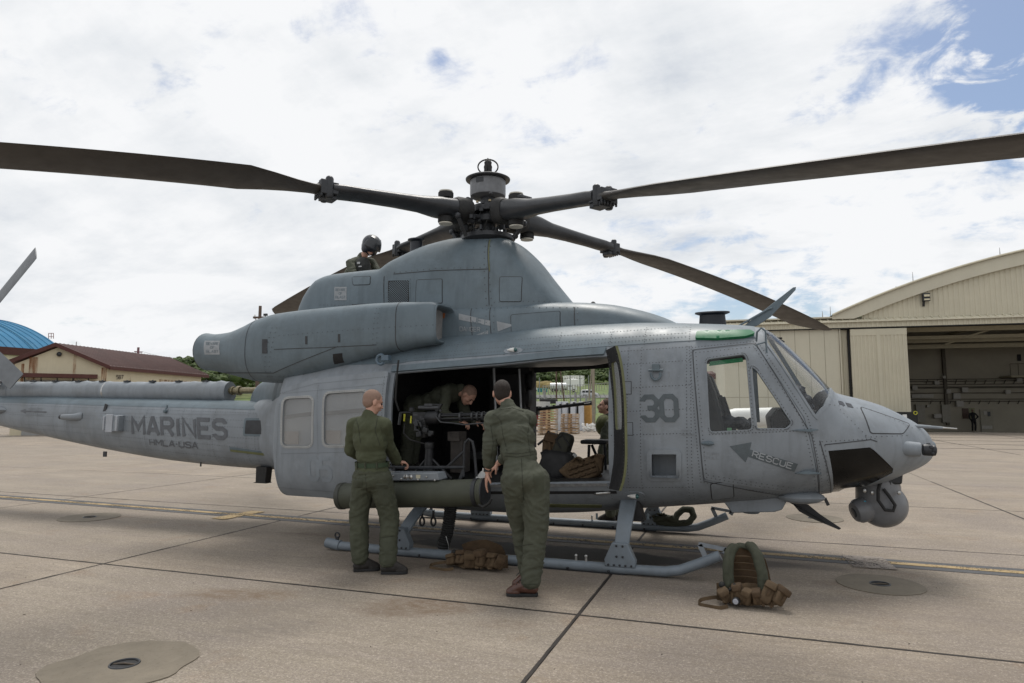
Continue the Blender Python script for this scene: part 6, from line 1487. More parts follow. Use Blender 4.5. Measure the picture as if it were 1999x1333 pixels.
def gd_(mb):
    for (px, py, r) in ((1400, 828, .08), (1420, 825, .09), (1445, 826, .08), (1455, 830, .07), (1410, 838, .08)): mb.ell(L(px, py, -.6), (r, .12, r*.8))
organic('bag_body', gd_, .012, mat('dark_navy_gear', (.015, .017, .024), .6), g4, 2, creases(.014, (16, 16, 16), 7))
mb = MB(); mb.box(L(1424, 838, -.73), (.045, .006, .03)); mb.build('green_tag', mat('pale_green_tag', (.25, .6, .3), .5), g4)
# ------------------------------------------------------------ people
SHIRT = mat('olive_shirt_cloth', (.062, .070, .038), .85, var=.14, scale=7, bump=.25, bscale=260)
TROU = mat('olive_trouser_cloth', (.054, .059, .038), .85, var=.16, scale=7, bump=.25, bscale=260)
SUIT = mat('sage_flight_suit_cloth', (.060, .065, .045), .82, var=.14, scale=7, bump=.25, bscale=260)
BOOTB = mat('black_suede_boot', (.022, .019, .017), .7, var=.3, scale=20)
BOOTR = mat('brown_leather_boot', (.075, .032, .022), .38, var=.25, scale=14, coat=.15)
STUB = mat('shaved_hair', (.25, .160, .120), .75, var=.12, scale=60, bump=.4, bscale=300)
HAIRD = mat('dark_brown_hair', (.022, .015, .011), .7, var=.4, scale=60, bump=.8, bscale=260)
HAIRB = mat('brown_hair', (.07, .035, .02), .7, var=.4, scale=60, bump=.8, bscale=260)
def frame(fwd, up):
    f_ = Vector(fwd).normalized(); u = Vector(up); u = (u-f_*u.dot(f_)).normalized(); r = f_.cross(u)
    return f_, u, r
def head_draw(mb, c, fwd, up):
    f_, u, r = frame(fwd, up); M = Matrix((r, f_, u)).transposed(); c = Vector(c)
    mb.ell(c+u*.030-f_*.012, (.076, .097, .088), M, 20, 14)
    mb.ell(c-u*.022+f_*.018, (.066, .074, .080), M, 16, 12)
    mb.ell(c-u*.062+f_*.038, (.050, .050, .045), M, 14, 10)
    mb.ell(c-u*.088+f_*.066, (.023, .020, .018), M, 10, 8)
    mb.cap(c+f_*.088+u*.018, c+f_*.106-u*.022, .009, .015); mb.ell(c+f_*.098-u*.026, (.018, .012, .010), M, 8, 6)
    mb.ell(c+f_*.077+u*.028, (.050, .018, .012), M, 12, 6)
    mb.ell(c+f_*.088-u*.054, (.026, .011, .010), M, 10, 6); 
    for s in (-1, 1):
        mb.ell(c+r*s*.078-u*.006-f_*.006, (.011, .022, .034), M, 10, 8); mb.ell(c+r*s*.045+f_*.062-u*.022, (.022, .020, .022), M, 10, 8)
def hand_draw(mb, w_, d, n, curl=.5, thumb=1, sp=1.0):
    """wrist, direction to the knuckles, palm normal"""
    w_ = Vector(w_); d = Vector(d).normalized(); n = Vector(n); n = (n-d*n.dot(d)).normalized(); s = d.cross(n)*thumb
    for k, f in enumerate((-.030, -.010, .010, .029)): mb.cap(w_+d*.012+s*f*.6, w_+d*(.078-.004*abs(k-1.5))+s*f, .015, .0125)
    ln = (.040, .046, .043, .033)
    for k, f in enumerate((.030, .010, -.010, -.029)):
        p = w_+d*.082+s*f; a = 0
        for j, q in enumerate((1.0, .68, .55)):
            a += curl*(.55 if j == 0 else .75); e = p+(d*math.cos(a)+n*math.sin(a)+s*f*sp*2)*ln[k]*q
            mb.cap(p, e, .0100-.0008*j, .0092-.0008*j, 8); p = e
    p = w_+d*.022+s*.028; e = p+(d*.6+s*.75+n*.35).normalized()*.042; mb.cap(p, e, .014, .0115, 8); e2 = e+(d*.9+s*.25+n*.45*(1+curl)).normalized()*.032; mb.cap(e, e2, .0112, .0095, 8)
def lerp(a, b, t): return Vector(a).lerp(Vector(b), t)
def figure(lab, J, look, up=(0, 0, 1), hair=None, top=SUIT, leg=None, boot=BOOTB, hands=(), skinvox=.0065, clothvox=.010, sleeves=1.0, helmet=False, seed=1, fit=1.0, fold=.011, group=None, feet=True, belt=False, skinm=None, hd=True, build=1.0):
    V = {k: Vector(v) for k, v in J.items()}
    base = Vector(((V['anL'].x+V['anR'].x)/2, (V['anL'].y+V['anR'].y)/2, min(V['anL'].z, V['anR'].z)-.1))
    t = thing('person', lab, 'person', base); sc = J.get('sc', 1.0) if False else 1.0
    r_ = (V['shR']-V['shL']).normalized(); upv = (V['neck']-V['pel']).normalized(); fw = upv.cross(r_).normalized()*-1
    fw = r_.cross(upv)*-1; fw.normalize(); M = Matrix((r_, fw, upv)).transposed()
    def sk(mb):
        head_draw(mb, V['head'], look, up)
        mb.cap(V['neck']+upv*-.04, lerp(V['neck'], V['head'], .55), .060, .054)
        mb.cap(V['pel'], lerp(V['pel'], V['neck'], .45), .078, .07); mb.cap(lerp(V['pel'], V['neck'], .45), lerp(V['pel'], V['neck'], .85), .078, .065)
        mb.cap(V['shL'], V['shR'], .055, .055)
        for s in 'LR':
            mb.cap(V['sh'+s], V['el'+s], .048, .038); mb.cap(V['el'+s], V['wr'+s], .040, .027)
            hip = V['pel']+r_*(.09 if s == 'R' else -.09)-upv*.04
            mb.cap(hip, V['kn'+s], .072, .050); mb.cap(V['kn'+s], V['an'+s], .050, .036); mb.cap(V['an'+s], V['to'+s], .035, .030)
        for (s, d, n, cu, th) in hands: hand_draw(mb, V['wr'+s], d, n, cu, th)
    body = organic('body', sk, skinvox, skinm or SKIN, t, 3, fac=.45)
    b = build
    def torso(mb):
        pe, ne = V['pel'], V['neck']; L_ = (ne-pe).length
        mb.ell(pe+upv*.02, (.165*b, .115*b, .13), M, 18, 12); mb.ell(pe+upv*L_*.30, (.145*b, .105*b, .14), M, 18, 12)
        mb.ell(pe+upv*L_*.58, (.168*b, .122*b, .17), M, 18, 12); mb.ell(pe+upv*L_*.80, (.160*b, .112*b, .12), M, 18, 12)
        mb.cap(lerp(ne, V['shL'], .25)-upv*.02, V['shL'], .060, .064*b); mb.cap(lerp(ne, V['shR'], .25)-upv*.02, V['shR'], .060, .064*b)
        mb.cap(ne-upv*.04, ne+upv*.022, .075, .064)
        for s in 'LR':
            mb.cap(V['sh'+s], V['el'+s], .064*b, .057*b); e = lerp(V['el'+s], V['wr'+s], sleeves); mb.cap(V['el'+s], e, .058*b, .045 if sleeves > .9 else .052)
            if sleeves < .9: mb.cap(lerp(V['el'+s], V['wr'+s], sleeves-.16), e, .054, .055)
    def legs(mb):
        pe = V['pel']; mb.ell(pe-upv*.01, (.168*b, .120*b, .125), M, 18, 12); mb.ell(pe-upv*.07-fw*.02, (.155*b, .125*b, .10), M, 18, 12)
        for s in 'LR':
            hip = pe+r_*(.088 if s == 'R' else -.088)-upv*.06
            mb.cap(hip, V['kn'+s], .100*b*fit, .080*b*fit); mid = lerp(V['kn'+s], V['an'+s], .5); mb.cap(V['kn'+s], mid, .080*b*fit, .078*fit); mb.cap(mid, lerp(V['kn'+s], V['an'+s], .93), .078*fit, .073*fit)
    fo = creases(fold, (9, 9, 17), seed)
    if leg is None:
        def both(mb): torso(mb); legs(mb)
        organic('flight_suit', both, clothvox, top, t, 5, fo)
    else:
        organic('shirt', torso, clothvox, top, t, 5, creases(fold*.8, (9, 9, 14), seed)); 
        organic('trousers', legs, clothvox, leg, t, 5, fo)
    if belt:
        mb = MB(); c = V['pel']+upv*.085; ring = []
        for e_ in (-.022, .022): ring.append([c+upv*e_+r_*(.163*b*math.cos(a))+fw*(.118*b*math.sin(a)) for a in np.linspace(0, 2*math.pi, 33)[:-1]])
        mb.grid(ring, True); mb.build('belt', mat('green_web_belt', (.03, .05, .025), .7, var=.15, scale=30, bump=.3), t)
        for a in (-2.2, -1.57, -.9, .2): p = c+r_*(.168*b*math.cos(a))+fw*(.123*b*math.sin(a)); mb = MB(); mb.bar(p-upv*.03, p+upv*.03, .012, .012); mb.build('belt_loop', leg or top, t)
    if feet:
        for s in 'LR':
            a, q = V['an'+s], V['to'+s]; d = (q-a); d.z = 0; d.normalize(); gz = q.z-.032
            def bd(mb, a=a, q=q, d=d):
                mb.cap(a+Vector((0, 0, .05)), a-Vector((0, 0, .02)), .056, .050); mb.cap(a-d*.025-Vector((0, 0, .045)), a+d*.06-Vector((0, 0, .04)), .045, .045); mb.cap(a+d*.02, q-d*.02+Vector((0, 0, .015)), .046, .036); mb.cap(q-d*.05, q, .042, .036)
            o = organic('boot', bd, .007, boot, t, 3, creases(.002, (20, 20, 20), 2))
            mb = MB(); sd_ = Vector((-d.y, d.x, 0)); hc = a-d*.065; heel = Vector((hc.x, hc.y, gz)); toe = Vector((q.x+d.x*.035, q.y+d.y*.035, gz)); L2 = (toe-heel).length
            out = []
            for u, w2 in ((0, .018), (.03, .034), (.25, .036), (.45, .034), (.7, .046), (.88, .042), (.97, .028), (1, .010)): out.append((u, w2))
            lp = [heel+(toe-heel)*u+sd_*w2 for u, w2 in out]+[heel+(toe-heel)*u-sd_*w2 for u, w2 in reversed(out)]
            mb.prism([(p.x, p.y) for p in lp], gz, gz+.024, lambda x, y, z_: (x, y, z_)); mb.build('sole', BLACK, o, bevel=.003)
            if boot is BOOTR:
                for k in range(5):
                    c = a+d*(.045+.018*k)+Vector((0, 0, .055-.016*k)); mb = MB(); mb.cyl(c-sd_*.028, c+sd_*.028, .004, 5); mb.build('lace', BLKM, o)
    f_, u, r = frame(look, up); c = V['head']; Mh = Matrix((r, f_, u)).transposed()
    if hair and not helmet:
        def hw(mb):
            mb.ell(c+u*.036-f_*.020, (.079, .097, .090), Mh, 20, 14); mb.ell(c+u*.0-f_*.040, (.072, .068, .075), Mh, 18, 12)
        ho = organic('hair', hw, .006, hair[0], t, 2, creases(.0015, (60, 60, 60), 4)) if hair[1] else None
    if helmet:
        NV = mat('helmet_navy', (.018, .020, .028), .35, var=.2, scale=6)
        def hw(mb):
            mb.ell(c+u*.045-f_*.012, (.140, .162, .140), Mh, 22, 16); 
            for s in (-1, 1): mb.ell(c-u*.035-f_*.005+r*s*.075, (.052, .082, .085), Mh, 14, 10)
            mb.ell(c-u*.01-f_*.06, (.115, .095, .11), Mh, 16, 12)
        ho = organic('helmet', hw, .008, NV, t, 3)
        mb = MB(); rows = []
        for i in range(9):
            el = .05+.9*i/8; rows.append([c+u*.040-f_*.012+Mh@Vector((.152*math.cos(el)*math.sin(az), .182*math.cos(el)*math.cos(az), .150*math.sin(el)))-u*(.055*(1-i/8)) for az in np.linspace(-1.35, 1.35, 19)])
        mb.grid(rows); vz = mb.build('visor', mat('visor_smoke', (.03, .032, .036), .2, var=.1), ho, angle=60); sm_ = vz.modifiers.new('t', 'SOLIDIFY'); sm_.thickness = .006
        mb = MB(); mb.tube([c+r*.085-u*.08+f_*.02, c-u*.118+f_*.062, c-r*.085-u*.08+f_*.02], .010, 6); mb.build('chin_strap', BLACK, ho)
        mb = MB(); mb.tube([c-f_*.13+u*.02, c-f_*.19-u*.01], .008, 6); mb.build('helmet_tab', BLACK, ho)
    if hd:
        for s in (-1, 1):
            mb = MB(); mb.ell(c+f_*.080+u*.006+r*s*.031, (.014, .009, .009), Mh, 10, 6); mb.build('eye', mat('eye_dark', (.04, .03, .028), .25), body)
            mb = MB(); mb.cap(c+f_*.091+u*.028+r*s*.012, c+f_*.080+u*.030+r*s*.048, .004, .004, 6); mb.build('eyebrow', HAIRB, body)
        mb = MB(); mb.cap(c+f_*.098-u*.055-r*.018, c+f_*.098-u*.055+r*.018, .0045, .0045, 6); mb.build('lips', mat('lips', (.30, .12, .10), .5), body)
    return t, V, (f_, u, r)
from mathutils.bvhtree import BVHTree
def surf_tools(o, base):
    me = o.data; off = Vector(base); bv = BVHTree.FromPolygons([v.co for v in me.vertices], [tuple(p.vertices) for p in me.polygons])
    def near(p):
        r = bv.find_nearest(Vector(p)-off); return (r[0]+off, r[1]) if r[0] is not None else (Vector(p), Vector((0, -1, 0)))
    return near
def camray(o, base):
    me = o.data; off = Vector(base); bv = BVHTree.FromPolygons([v.co for v in me.vertices], [tuple(p.vertices) for p in me.polygons])
    def hitp(px, py):
        d = ray(px, py).normalized(); r = bv.ray_cast(CAM-off, d)
        if r[0] is None: return None
        n = r[1] if r[1].dot(d) < 0 else -r[1]
        return r[0]+off, n
    return hitp
def seams(o, base, lines, m, r=.0028, name='seam', off=.0005):
    hp_ = camray(o, base)
    for pts in lines:
        P_ = []
        for (x, y) in densify(pts, 4, False):
            h = hp_(x, y)
            if h: P_.append(h[0]+h[1]*off)
        if len(P_) > 2: mb = MB(); mb.tube(P_, r, 5); mb.build(name, m, o)
def pocket(o, base, quad, m, name='pocket', off=.006, inner=.004):
    """sewn-on patch pocket traced on the cloth"""
    hp_ = camray(o, base); mb = MB(); n = 7; top = []; bot = []; ok = True
    q = [Vector(c) for c in quad]
    for i in range(n+1):
        for k in range(n+1):
            u, v = i/n, k/n; p = q[0].lerp(q[1], u).lerp(q[3].lerp(q[2], u), v); h = hp_(p.x, p.y)
            if not h: return
            e_ = min(u, 1-u, v, 1-v); top.append(h[0]+h[1]*(off*min(1, .35+e_*6))); bot.append(h[0]-h[1]*.01)
    solid(mb, top, bot, [(i*(n+1)+k, i*(n+1)+k+1, (i+1)*(n+1)+k+1, (i+1)*(n+1)+k) for i in range(n) for k in range(n)]); mb.build(name, m, o, angle=60)
# 1: bald man seen from behind at the rail
P = lambda px, py, y: tuple(L(px, py, y))
gz = lambda px, py: G(px, py, .035)
a1 = gz(703, 1108); a2 = gz(757, 1113)
J1 = dict(head=(-.475, -1.90, 1.650), neck=(-.50, -1.93, 1.505), shL=(-.675, -1.93, 1.425), shR=(-.325, -1.91, 1.425), pel=(-.475, -1.89, .955),
 elL=(-.745, -1.86, 1.17), wrL=(-.68, -1.64, 1.05), elR=P(757, 868, -1.78), wrR=P(776, 901, -1.55),
 knL=(-.625, -1.88, .53), knR=(-.325, -1.80, .52), anL=(a1.x, a1.y, .10), toL=(a1.x+.13, a1.y+.09, .035), anR=(a2.x, a2.y, .10), toR=(a2.x+.145, a2.y+.06, .035))
t1, V1, _ = figure('shaven headed man in olive shirt with green belt, hand resting on the gun rail', J1, (.62, .75, -.32), hair=(STUB, True), top=SHIRT, leg=TROU, belt=True, boot=BOOTB, sleeves=.9, seed=2, fold=.014, fit=1.10, build=1.07,
       hands=[('R', (.75, .60, -.12), (0, .1, -1), 1.25, 1), ('L', (.2, .9, -.3), (1, 0, -.2), .8, 1)])
# 2: dark haired man in flight suit and brown boots, leaning
a1 = gz(1036, 1150); a2 = gz(1022, 1140)
J2 = dict(head=P(980, 768, -1.96), neck=P(992, 796, -2.01), shL=P(960, 818, -2.09), shR=P(1034, 818, -1.96), pel=P(1022, 925, -2.17),
 elL=P(957, 870, -2.15), wrL=P(952, 922, -2.09), elR=P(1002, 880, -1.85), wrR=P(973, 904, -1.80),
 knL=(1.13, -2.0, .56), knR=(1.31, -2.14, .54), anL=(1.185, -1.93, .12), toL=(1.06, -1.95, .035), anR=(1.265, -2.17, .11), toR=(1.10, -2.22, .035))
t2, V2, _ = figure('dark haired man in a green flight suit and brown leather boots leaning toward the pod', J2, (-.35, .92, -.12), hair=(HAIRD, True), boot=BOOTR, sleeves=.62, seed=5, fold=.016, fit=1.16, build=1.06,
       hands=[('L', (-.22, .12, -1), (.9, .5, 0), .25, 1), ('R', (-.7, .1, -.5), (-.3, .5, -.8), .6, 1)])
mb = MB(); c = V2['wrL']+Vector((0, 0, .02)); mb.lathe([(.034, -.012), (.036, -.010), (.036, .010), (.034, .012)], c, (0, 0, 1), 18); mb.build('watch_strap', BLACK, t2)
mb = MB(); mb.box(c+Vector((-.036, -.008, 0)), (.012, .032, .036)); mb.build('watch_face', STEEL, t2)
SEAMC = mat('cloth_seam_shadow', (.030, .033, .022), .9); POCK = mat('pocket_cloth', (.050, .055, .036), .85, var=.12, scale=8, bump=.25, bscale=260)
def kids(t, nm): return [c for c in t.children if c.name.startswith(nm)][0]
b1 = root_off(t1); sh1, tr1 = kids(t1, 'shirt'), kids(t1, 'trousers')
seams(sh1, b1, [[(694, 812), (700, 835), (704, 865)], [(738, 812), (732, 840), (742, 870)], [(690, 905), (715, 908), (742, 904)], [(755, 880), (762, 896)]], SEAMC)
pocket(sh1, b1, [(742, 832), (757, 838), (765, 860), (748, 862)], mat('shirt_pocket', (.050, .057, .030), .85, var=.12, scale=8)); 
pocket(tr1, b1, [(735, 948), (757, 948), (759, 985), (739, 987)], POCK); pocket(tr1, b1, [(734, 944), (758, 944), (758, 954), (735, 954)], POCK, 'pocket_flap', .010); pocket(tr1, b1, [(742, 1052), (766, 1048), (768, 1075), (746, 1077)], POCK); pocket(tr1, b1, [(690, 935), (708, 935), (708, 952), (691, 952)], POCK)
seams(tr1, b1, [[(713, 925), (716, 960), (722, 985)], [(742, 1050), (768, 1046)], [(693, 1100), (715, 1102)], [(748, 1104), (772, 1100)]], SEAMC)
b2 = root_off(t2); su2 = kids(t2, 'flight_suit')
seams(su2, b2, [[(962, 808), (970, 812), (978, 822), (982, 850), (990, 880)], [(1035, 812), (1030, 850), (1035, 885)], [(985, 884), (1010, 886), (1060, 878)], [(985, 890), (1010, 892), (1062, 884)], [(958, 830), (963, 865), (958, 900)], [(1018, 895), (1020, 940), (1022, 975)], [(994, 1068), (1040, 1062)], [(975, 800), (1000, 796), (1022, 803)], [(1000, 1142), (1048, 1140)]], SEAMC)
pocket(su2, b2, [(1000, 1070), (1034, 1066), (1034, 1098), (1004, 1100)], POCK); pocket(su2, b2, [(1040, 925), (1060, 922), (1062, 960), (1044, 962)], POCK)
hp_ = camray(su2, b2)
# 3: man bending inside the cabin
J3 = dict(head=(-.13, -.30, 1.745), neck=(-.25, -.30, 1.815), shL=(-.33, -.12, 1.80), shR=(-.33, -.48, 1.80), pel=(-.79, -.30, 1.63),
 elR=(-.34, -.55, 1.52), wrR=(-.13, -.56, 1.44), elL=(-.25, -.10, 1.52), wrL=(-.06, -.2, 1.42),
 knL=(-.90, -.20, 1.22), knR=(-.88, -.42, 1.22), anL=(-.93, -.20, .90), anR=(-.91, -.42, .90), toL=(-.78, -.20, .84), toR=(-.76, -.42, .84))
figure('man in a dark green suit bent double inside the cabin behind the rotary gun', J3, (.55, -.1, -.85), (.8, 0, .5), hair=(STUB, True), seed=8, sleeves=.9, fold=.012, hands=[('R', (.9, -.1, -.2), (0, 0, -1), .8, 1), ('L', (.9, -.1, -.2), (0, 0, -1), .8, -1)], build=1.05)
# 4: helmeted man on top
J4 = dict(head=P(724, 482, .75), neck=P(706, 503, .78), shR=P(684, 514, .58), shL=P(727, 513, 1.0), pel=P(672, 577, .82), elR=P(692, 543, .48), wrR=P(718, 539, .53), elL=P(742, 540, .9), wrL=P(738, 560, .7),
 knL=P(655, 640, .95), knR=P(655, 640, .7), anL=P(655, 700, .95), anR=P(655, 700, .7), toL=P(672, 706, .95), toR=P(672, 706, .7))
t4, V4, (f4, u4, r4) = figure('helmeted crewman in an olive suit leaning over the top of the engine cowling', J4, (.80, -.42, -.50), (.45, 0, .9), helmet=True, seed=11, sleeves=.72, fold=.011, hands=[('R', (.9, -.2, -.25), (0, 0, -1), .7, 1)])
mb = MB(); c = P(712, 528, .42); 
def cv(mb): mb.ell(Vector(P(706, 524, .70)), (.13, .12, .17), Matrix.Rotation(.3, 3, 'Y'), 16, 12)
organic('dark_vest', cv, .011, mat('vest_black_green', (.03, .032, .03), .8, var=.3), t4, 3, creases(.01, (12, 12, 12), 4))
for k, (px, py) in enumerate(((700, 513), (703, 520))): mb = MB(); mb.box(Vector(P(px, py, .565)), (.05, .006, .018 if k else .03)); mb.build('name_patch', mat('patch_white', (.4, .4, .4), .7), t4)
# 5: man on the far side looking up
hx5 = L(1182, 794, 1.75)
J5 = dict(head=hx5, neck=(hx5.x+.04, 1.76, hx5.z-.15), shL=(hx5.x+.05, 1.56, hx5.z-.24), shR=(hx5.x+.05, 1.95, hx5.z-.24), pel=(hx5.x+.06, 1.76, hx5.z-.70), elL=(hx5.x+.03, 1.50, 1.18), wrL=(hx5.x-.03, 1.50, .95), elR=(hx5.x+.1, 2.02, 1.18), wrR=(hx5.x+.0, 2.0, .95),
 knL=(hx5.x+.05, 1.66, .52), knR=(hx5.x+.07, 1.86, .52), anL=(hx5.x+.07, 1.66, .1), anR=(hx5.x+.1, 1.86, .1), toL=(hx5.x-.08, 1.64, .035), toR=(hx5.x-.06, 1.88, .035))
t5, V5, (f5, u5, r5) = figure('moustached man in olive standing beyond the far doorway, face tilted upward', J5, (-.93, -.25, .22), hair=(HAIRB, True), seed=14, fold=.012)
mb = MB(); c5 = V5['head']; mb.cap(c5+f5*.104-u5*.040-r5*.024, c5+f5*.104-u5*.040+r5*.024, .008, .008, 8); mb.build('moustache', HAIRB, t5)
def co(mb): mb.ell(Vector((hx5.x+.0, 1.62, hx5.z-.26)), (.12, .13, .15), None, 14, 10)
organic('collar_float', co, .012, mat('olive_collar', (.06, .065, .02), .8, var=.2), t5, 3, creases(.01, (10, 10, 10), 3))
# ------------------------------------------------------------ background terrain
def thz(d):
    xs = [0, 62, 100, 160, 240, 285, 320, 430, 600, 900]; ys = [-.25, -.1, 1.2, 4.0, 7.7, 10.8, 13.5, 27, 34, 36]
    return smooth_interp(xs, ys, d)
def gp(px, d, z=None):
    """point at image column px and viewing depth d on the terrain"""
    r = cf0*d+cr*((px-999.5)/FPX*d*1.0); p = CAM+r; p.z = thz(d) if z is None else z; return p
def pz(py, d): return CAM.z+d*(795-py)/FPX     # height seen at image row py at depth d
GRASS = mat('grass_field', (.085, .125, .028), .9, var=.3, scale=.12, spots=.0, dirt=((.17, .15, .06), .05, .6), bump=.4, bscale=3)
rows = []
for d in [66, 75, 85, 100, 120, 140, 165, 190, 220, 250, 280, 310, 350, 400, 460, 560, 700, 900]:
    rows.append([gp(px, d)+Vector((0, 0, noise.noise((px*.01, d*.02, 0))*d*.003)) for px in range(-3200, 5300, 100)])
mb = MB(); mb.grid(rows); mb.build('grass_hillside', GRASS, None, kind='structure', angle=60)
ASPH = mat('asphalt_grey', (.12, .118, .115), .85, var=.15, scale=.8)
mb = MB(); r1 = [gp(px, 150, None)+Vector((0, 0, .25)) for px in range(600, 1500, 20)]; r2 = [gp(px, 172)+Vector((0, 0, .3)) for px in range(600, 1500, 20)]; mb.grid([r1, r2]); mb.build('service_road', ASPH, None, kind='structure')
# forest on the ridge
def forest():
    rnd = np.random.RandomState(4)
    bm = bmesh.new(); bmesh.ops.create_icosphere(bm, subdivisions=1, radius=1)
    bv = np.array([v.co[:] for v in bm.verts]); bf = np.array([[v.index for v in f.verts] for f in bm.faces]); bm.free()
    vs = []; fs = []; n = 0
    def crown(p, s, nl):
        nonlocal n
        # leaf clumps spread through the upper crown
        dirs = rnd.randn(nl, 3); dirs[:, 2] = np.abs(dirs[:, 2])*.9-.15; dirs /= np.linalg.norm(dirs, axis=1)[:, None]
        for d_ in dirs:
            c = np.array(p)+np.array([0, 0, s*.75])+d_*np.array([s*.75, s*.75, s*.62])*rnd.uniform(.75, 1.1)
            q = bv*(s*rnd.uniform(.14, .34))*(1+.35*rnd.randn(len(bv), 1))*np.array([1, 1, .75]); vs.append(q+c); fs.append(bf+n); n += len(bv)
    d = 150
    while d < 440:
        sp = 6.0 if d > 280 else 5.0; px = -160+rnd.uniform(0, 10)
        while px < 1560:
            left = px < 640
            if d > 292 or left:
                p = gp(px, d+rnd.uniform(-2.5, 2.5)); s = rnd.uniform(2.6, 4.6)*(1.15 if d > 380 else 1)
                vis = (230 < px < 560) or (1010 < px < 1200) or (1350 < px < 1440)
                if d > 304 or left or noise.noise((px*.02, 3, 0)) > -.1: crown(p, s, 34 if vis and d > 300 else (20 if vis else 9))
            px += sp/d*FPX*rnd.uniform(.7, 1.3)*(1 if d > 280 else 1.6)
        d += 8 if d > 280 else 14
    V = np.concatenate(vs); F_ = np.concatenate(fs); me = D.meshes.new('forest')
    me.vertices.add(len(V)); me.vertices.foreach_set('co', V.reshape(-1)); me.loops.add(F_.size); me.loops.foreach_set('vertex_index', F_.reshape(-1))
    me.polygons.add(len(F_)); me.polygons.foreach_set('loop_start', np.arange(0, F_.size, 3)); me.update(calc_edges=True); print('forest faces', len(F_))
    link('forest', me, mat('forest_foliage', (.045, .070, .018), .85, var=.6, scale=.35, spots=.35, dirt=((.10, .115, .022), .16, .7)), None, kind='stuff')
forest()

# ------------------------------------------------------------ hangar on the right
HD0 = 43.2
h0 = gp(1785, HD0, 0); vp = cf0*FPX+cr*(-4000-999.5); hx = -(vp.normalized()); hn = Vector((-hx.y, hx.x, 0))     # hx to the right along the front, hn into the building
def HS(px, py=795):          # station along the front seen at a pixel, and height
    r = ray(px, py); t = (h0-CAM).dot(hn)/r.dot(hn); p = CAM+r*t; return (p-h0).dot(hx), p.z
def HQ(s, z, dep=0.): p = h0+hx*s+hn*dep; return Vector((p.x, p.y, z))
CREAM = mat('hangar_cream_cladding', (.50, .465, .36), .65, var=.06, scale=.6, streak=.12); CREAM2 = mat('hangar_cream_wall', (.50, .47, .375), .75, var=.05, scale=.5, streak=.10)
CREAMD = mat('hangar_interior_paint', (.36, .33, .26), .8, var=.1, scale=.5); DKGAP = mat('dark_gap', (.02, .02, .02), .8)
hangar = thing('hangar', 'cream aircraft hangar with curved roof, its big sliding door open on the right', 'hangar', tuple(HQ(0, 0)))
sL = HS(1417)[0]; sD0 = HS(1645)[0]; sD1 = HS(1777)[0]; zT = HS(1777, 637)[1]; zE = HS(1777, 619)[1]; sR = HS(3100)[0]
sE = 62.0; DEPTH = 19.0
def corr(name, s0, s1, z0, z1f, dep, m, parent, per=.23, amp=.035, vert=True):
    """vertical corrugated sheet; z1f gives top height at s"""
    mb = MB(); rows = [[], []]; s = s0; k = 0; prof = ((0, 0), (.30, 0), (.42, 1), (.80, 1), (.92, 0)); pts = []
    while s < s1:
        for a, b in prof:
            if s+a*per <= s1: pts.append((s+a*per, b))
        s += per
    pts.append((s1, 0)); mb.grid([[HQ(a, z0 if not callable(z0) else z0(a), dep-b*amp) for a, b in pts], [HQ(a, z1f(a), dep-b*amp) for a, b in pts]]); return mb.build(name, m, parent, angle=0)
def hbox(name, s0, s1, z0, z1, d0, d1, m, parent=hangar, bevel=0):
    mb = MB(); vs = [HQ(s, z, d) for s in (s0, s1) for d in (d0, d1) for z in (z0, z1)]; mb.add(vs, [(0, 1, 3, 2), (4, 6, 7, 5), (0, 4, 5, 1), (2, 3, 7, 6), (0, 2, 6, 4), (1, 5, 7, 3)]); return mb.build(name, m, parent, bevel=bevel, angle=0)
wl = hbox('front_wall', sL, sD0-.02, 0, zT, 0, .3, CREAM2)
for k in range(1, 8):
    s = sL+(sD0-sL)*k/8; hbox('wall_joint', s-.02, s+.02, 0, zT, -.004, 0.01, mat('joint_shade', (.30, .275, .21), .7), wl)
hbox('wall_joint', sL, sD0, HS(1600, 775)[1]-.02, HS(1600, 775)[1]+.02, -.006, .01, mat('joint_shade', (.30, .275, .21), .7), wl)
hbox('left_side_wall', sL, sL+.3, 0, zT, .3, 36, CREAM2)
hbox('door_post', sD0, HS(1647)[0], 0, zT, -.1, .3, CREAM2)
# sliding doors
for i, (pa_, pb_) in enumerate(((1648, 1662), (1666, 1777))):
    a, b = HS(pa_)[0], HS(pb_)[0]; dp = .25 if i == 0 else -.2
    z0d = .85 if i else .3; dr = hbox('sliding_door', a, b, z0d, zT-.1, dp+.06, dp+.16, CREAM)
    corr('corrugated_sheet', a+.06, b-.06, z0d+.1, lambda s: zT-.55, dp+.05, CREAM, dr)
    hbox('door_rail', a, b, zT-.55, zT-.12, dp, dp+.06, CREAM, dr)
    if i: hbox('centre_stile', HS(1717)[0], HS(1724)[0], z0d, zT-.12, dp-.02, dp+.06, CREAM, dr)
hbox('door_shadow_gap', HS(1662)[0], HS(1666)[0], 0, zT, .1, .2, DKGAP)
sk_ = hbox('door_skirt', HS(1666)[0], HS(1777)[0], 0, .85, -.1, .1, DKGAP)
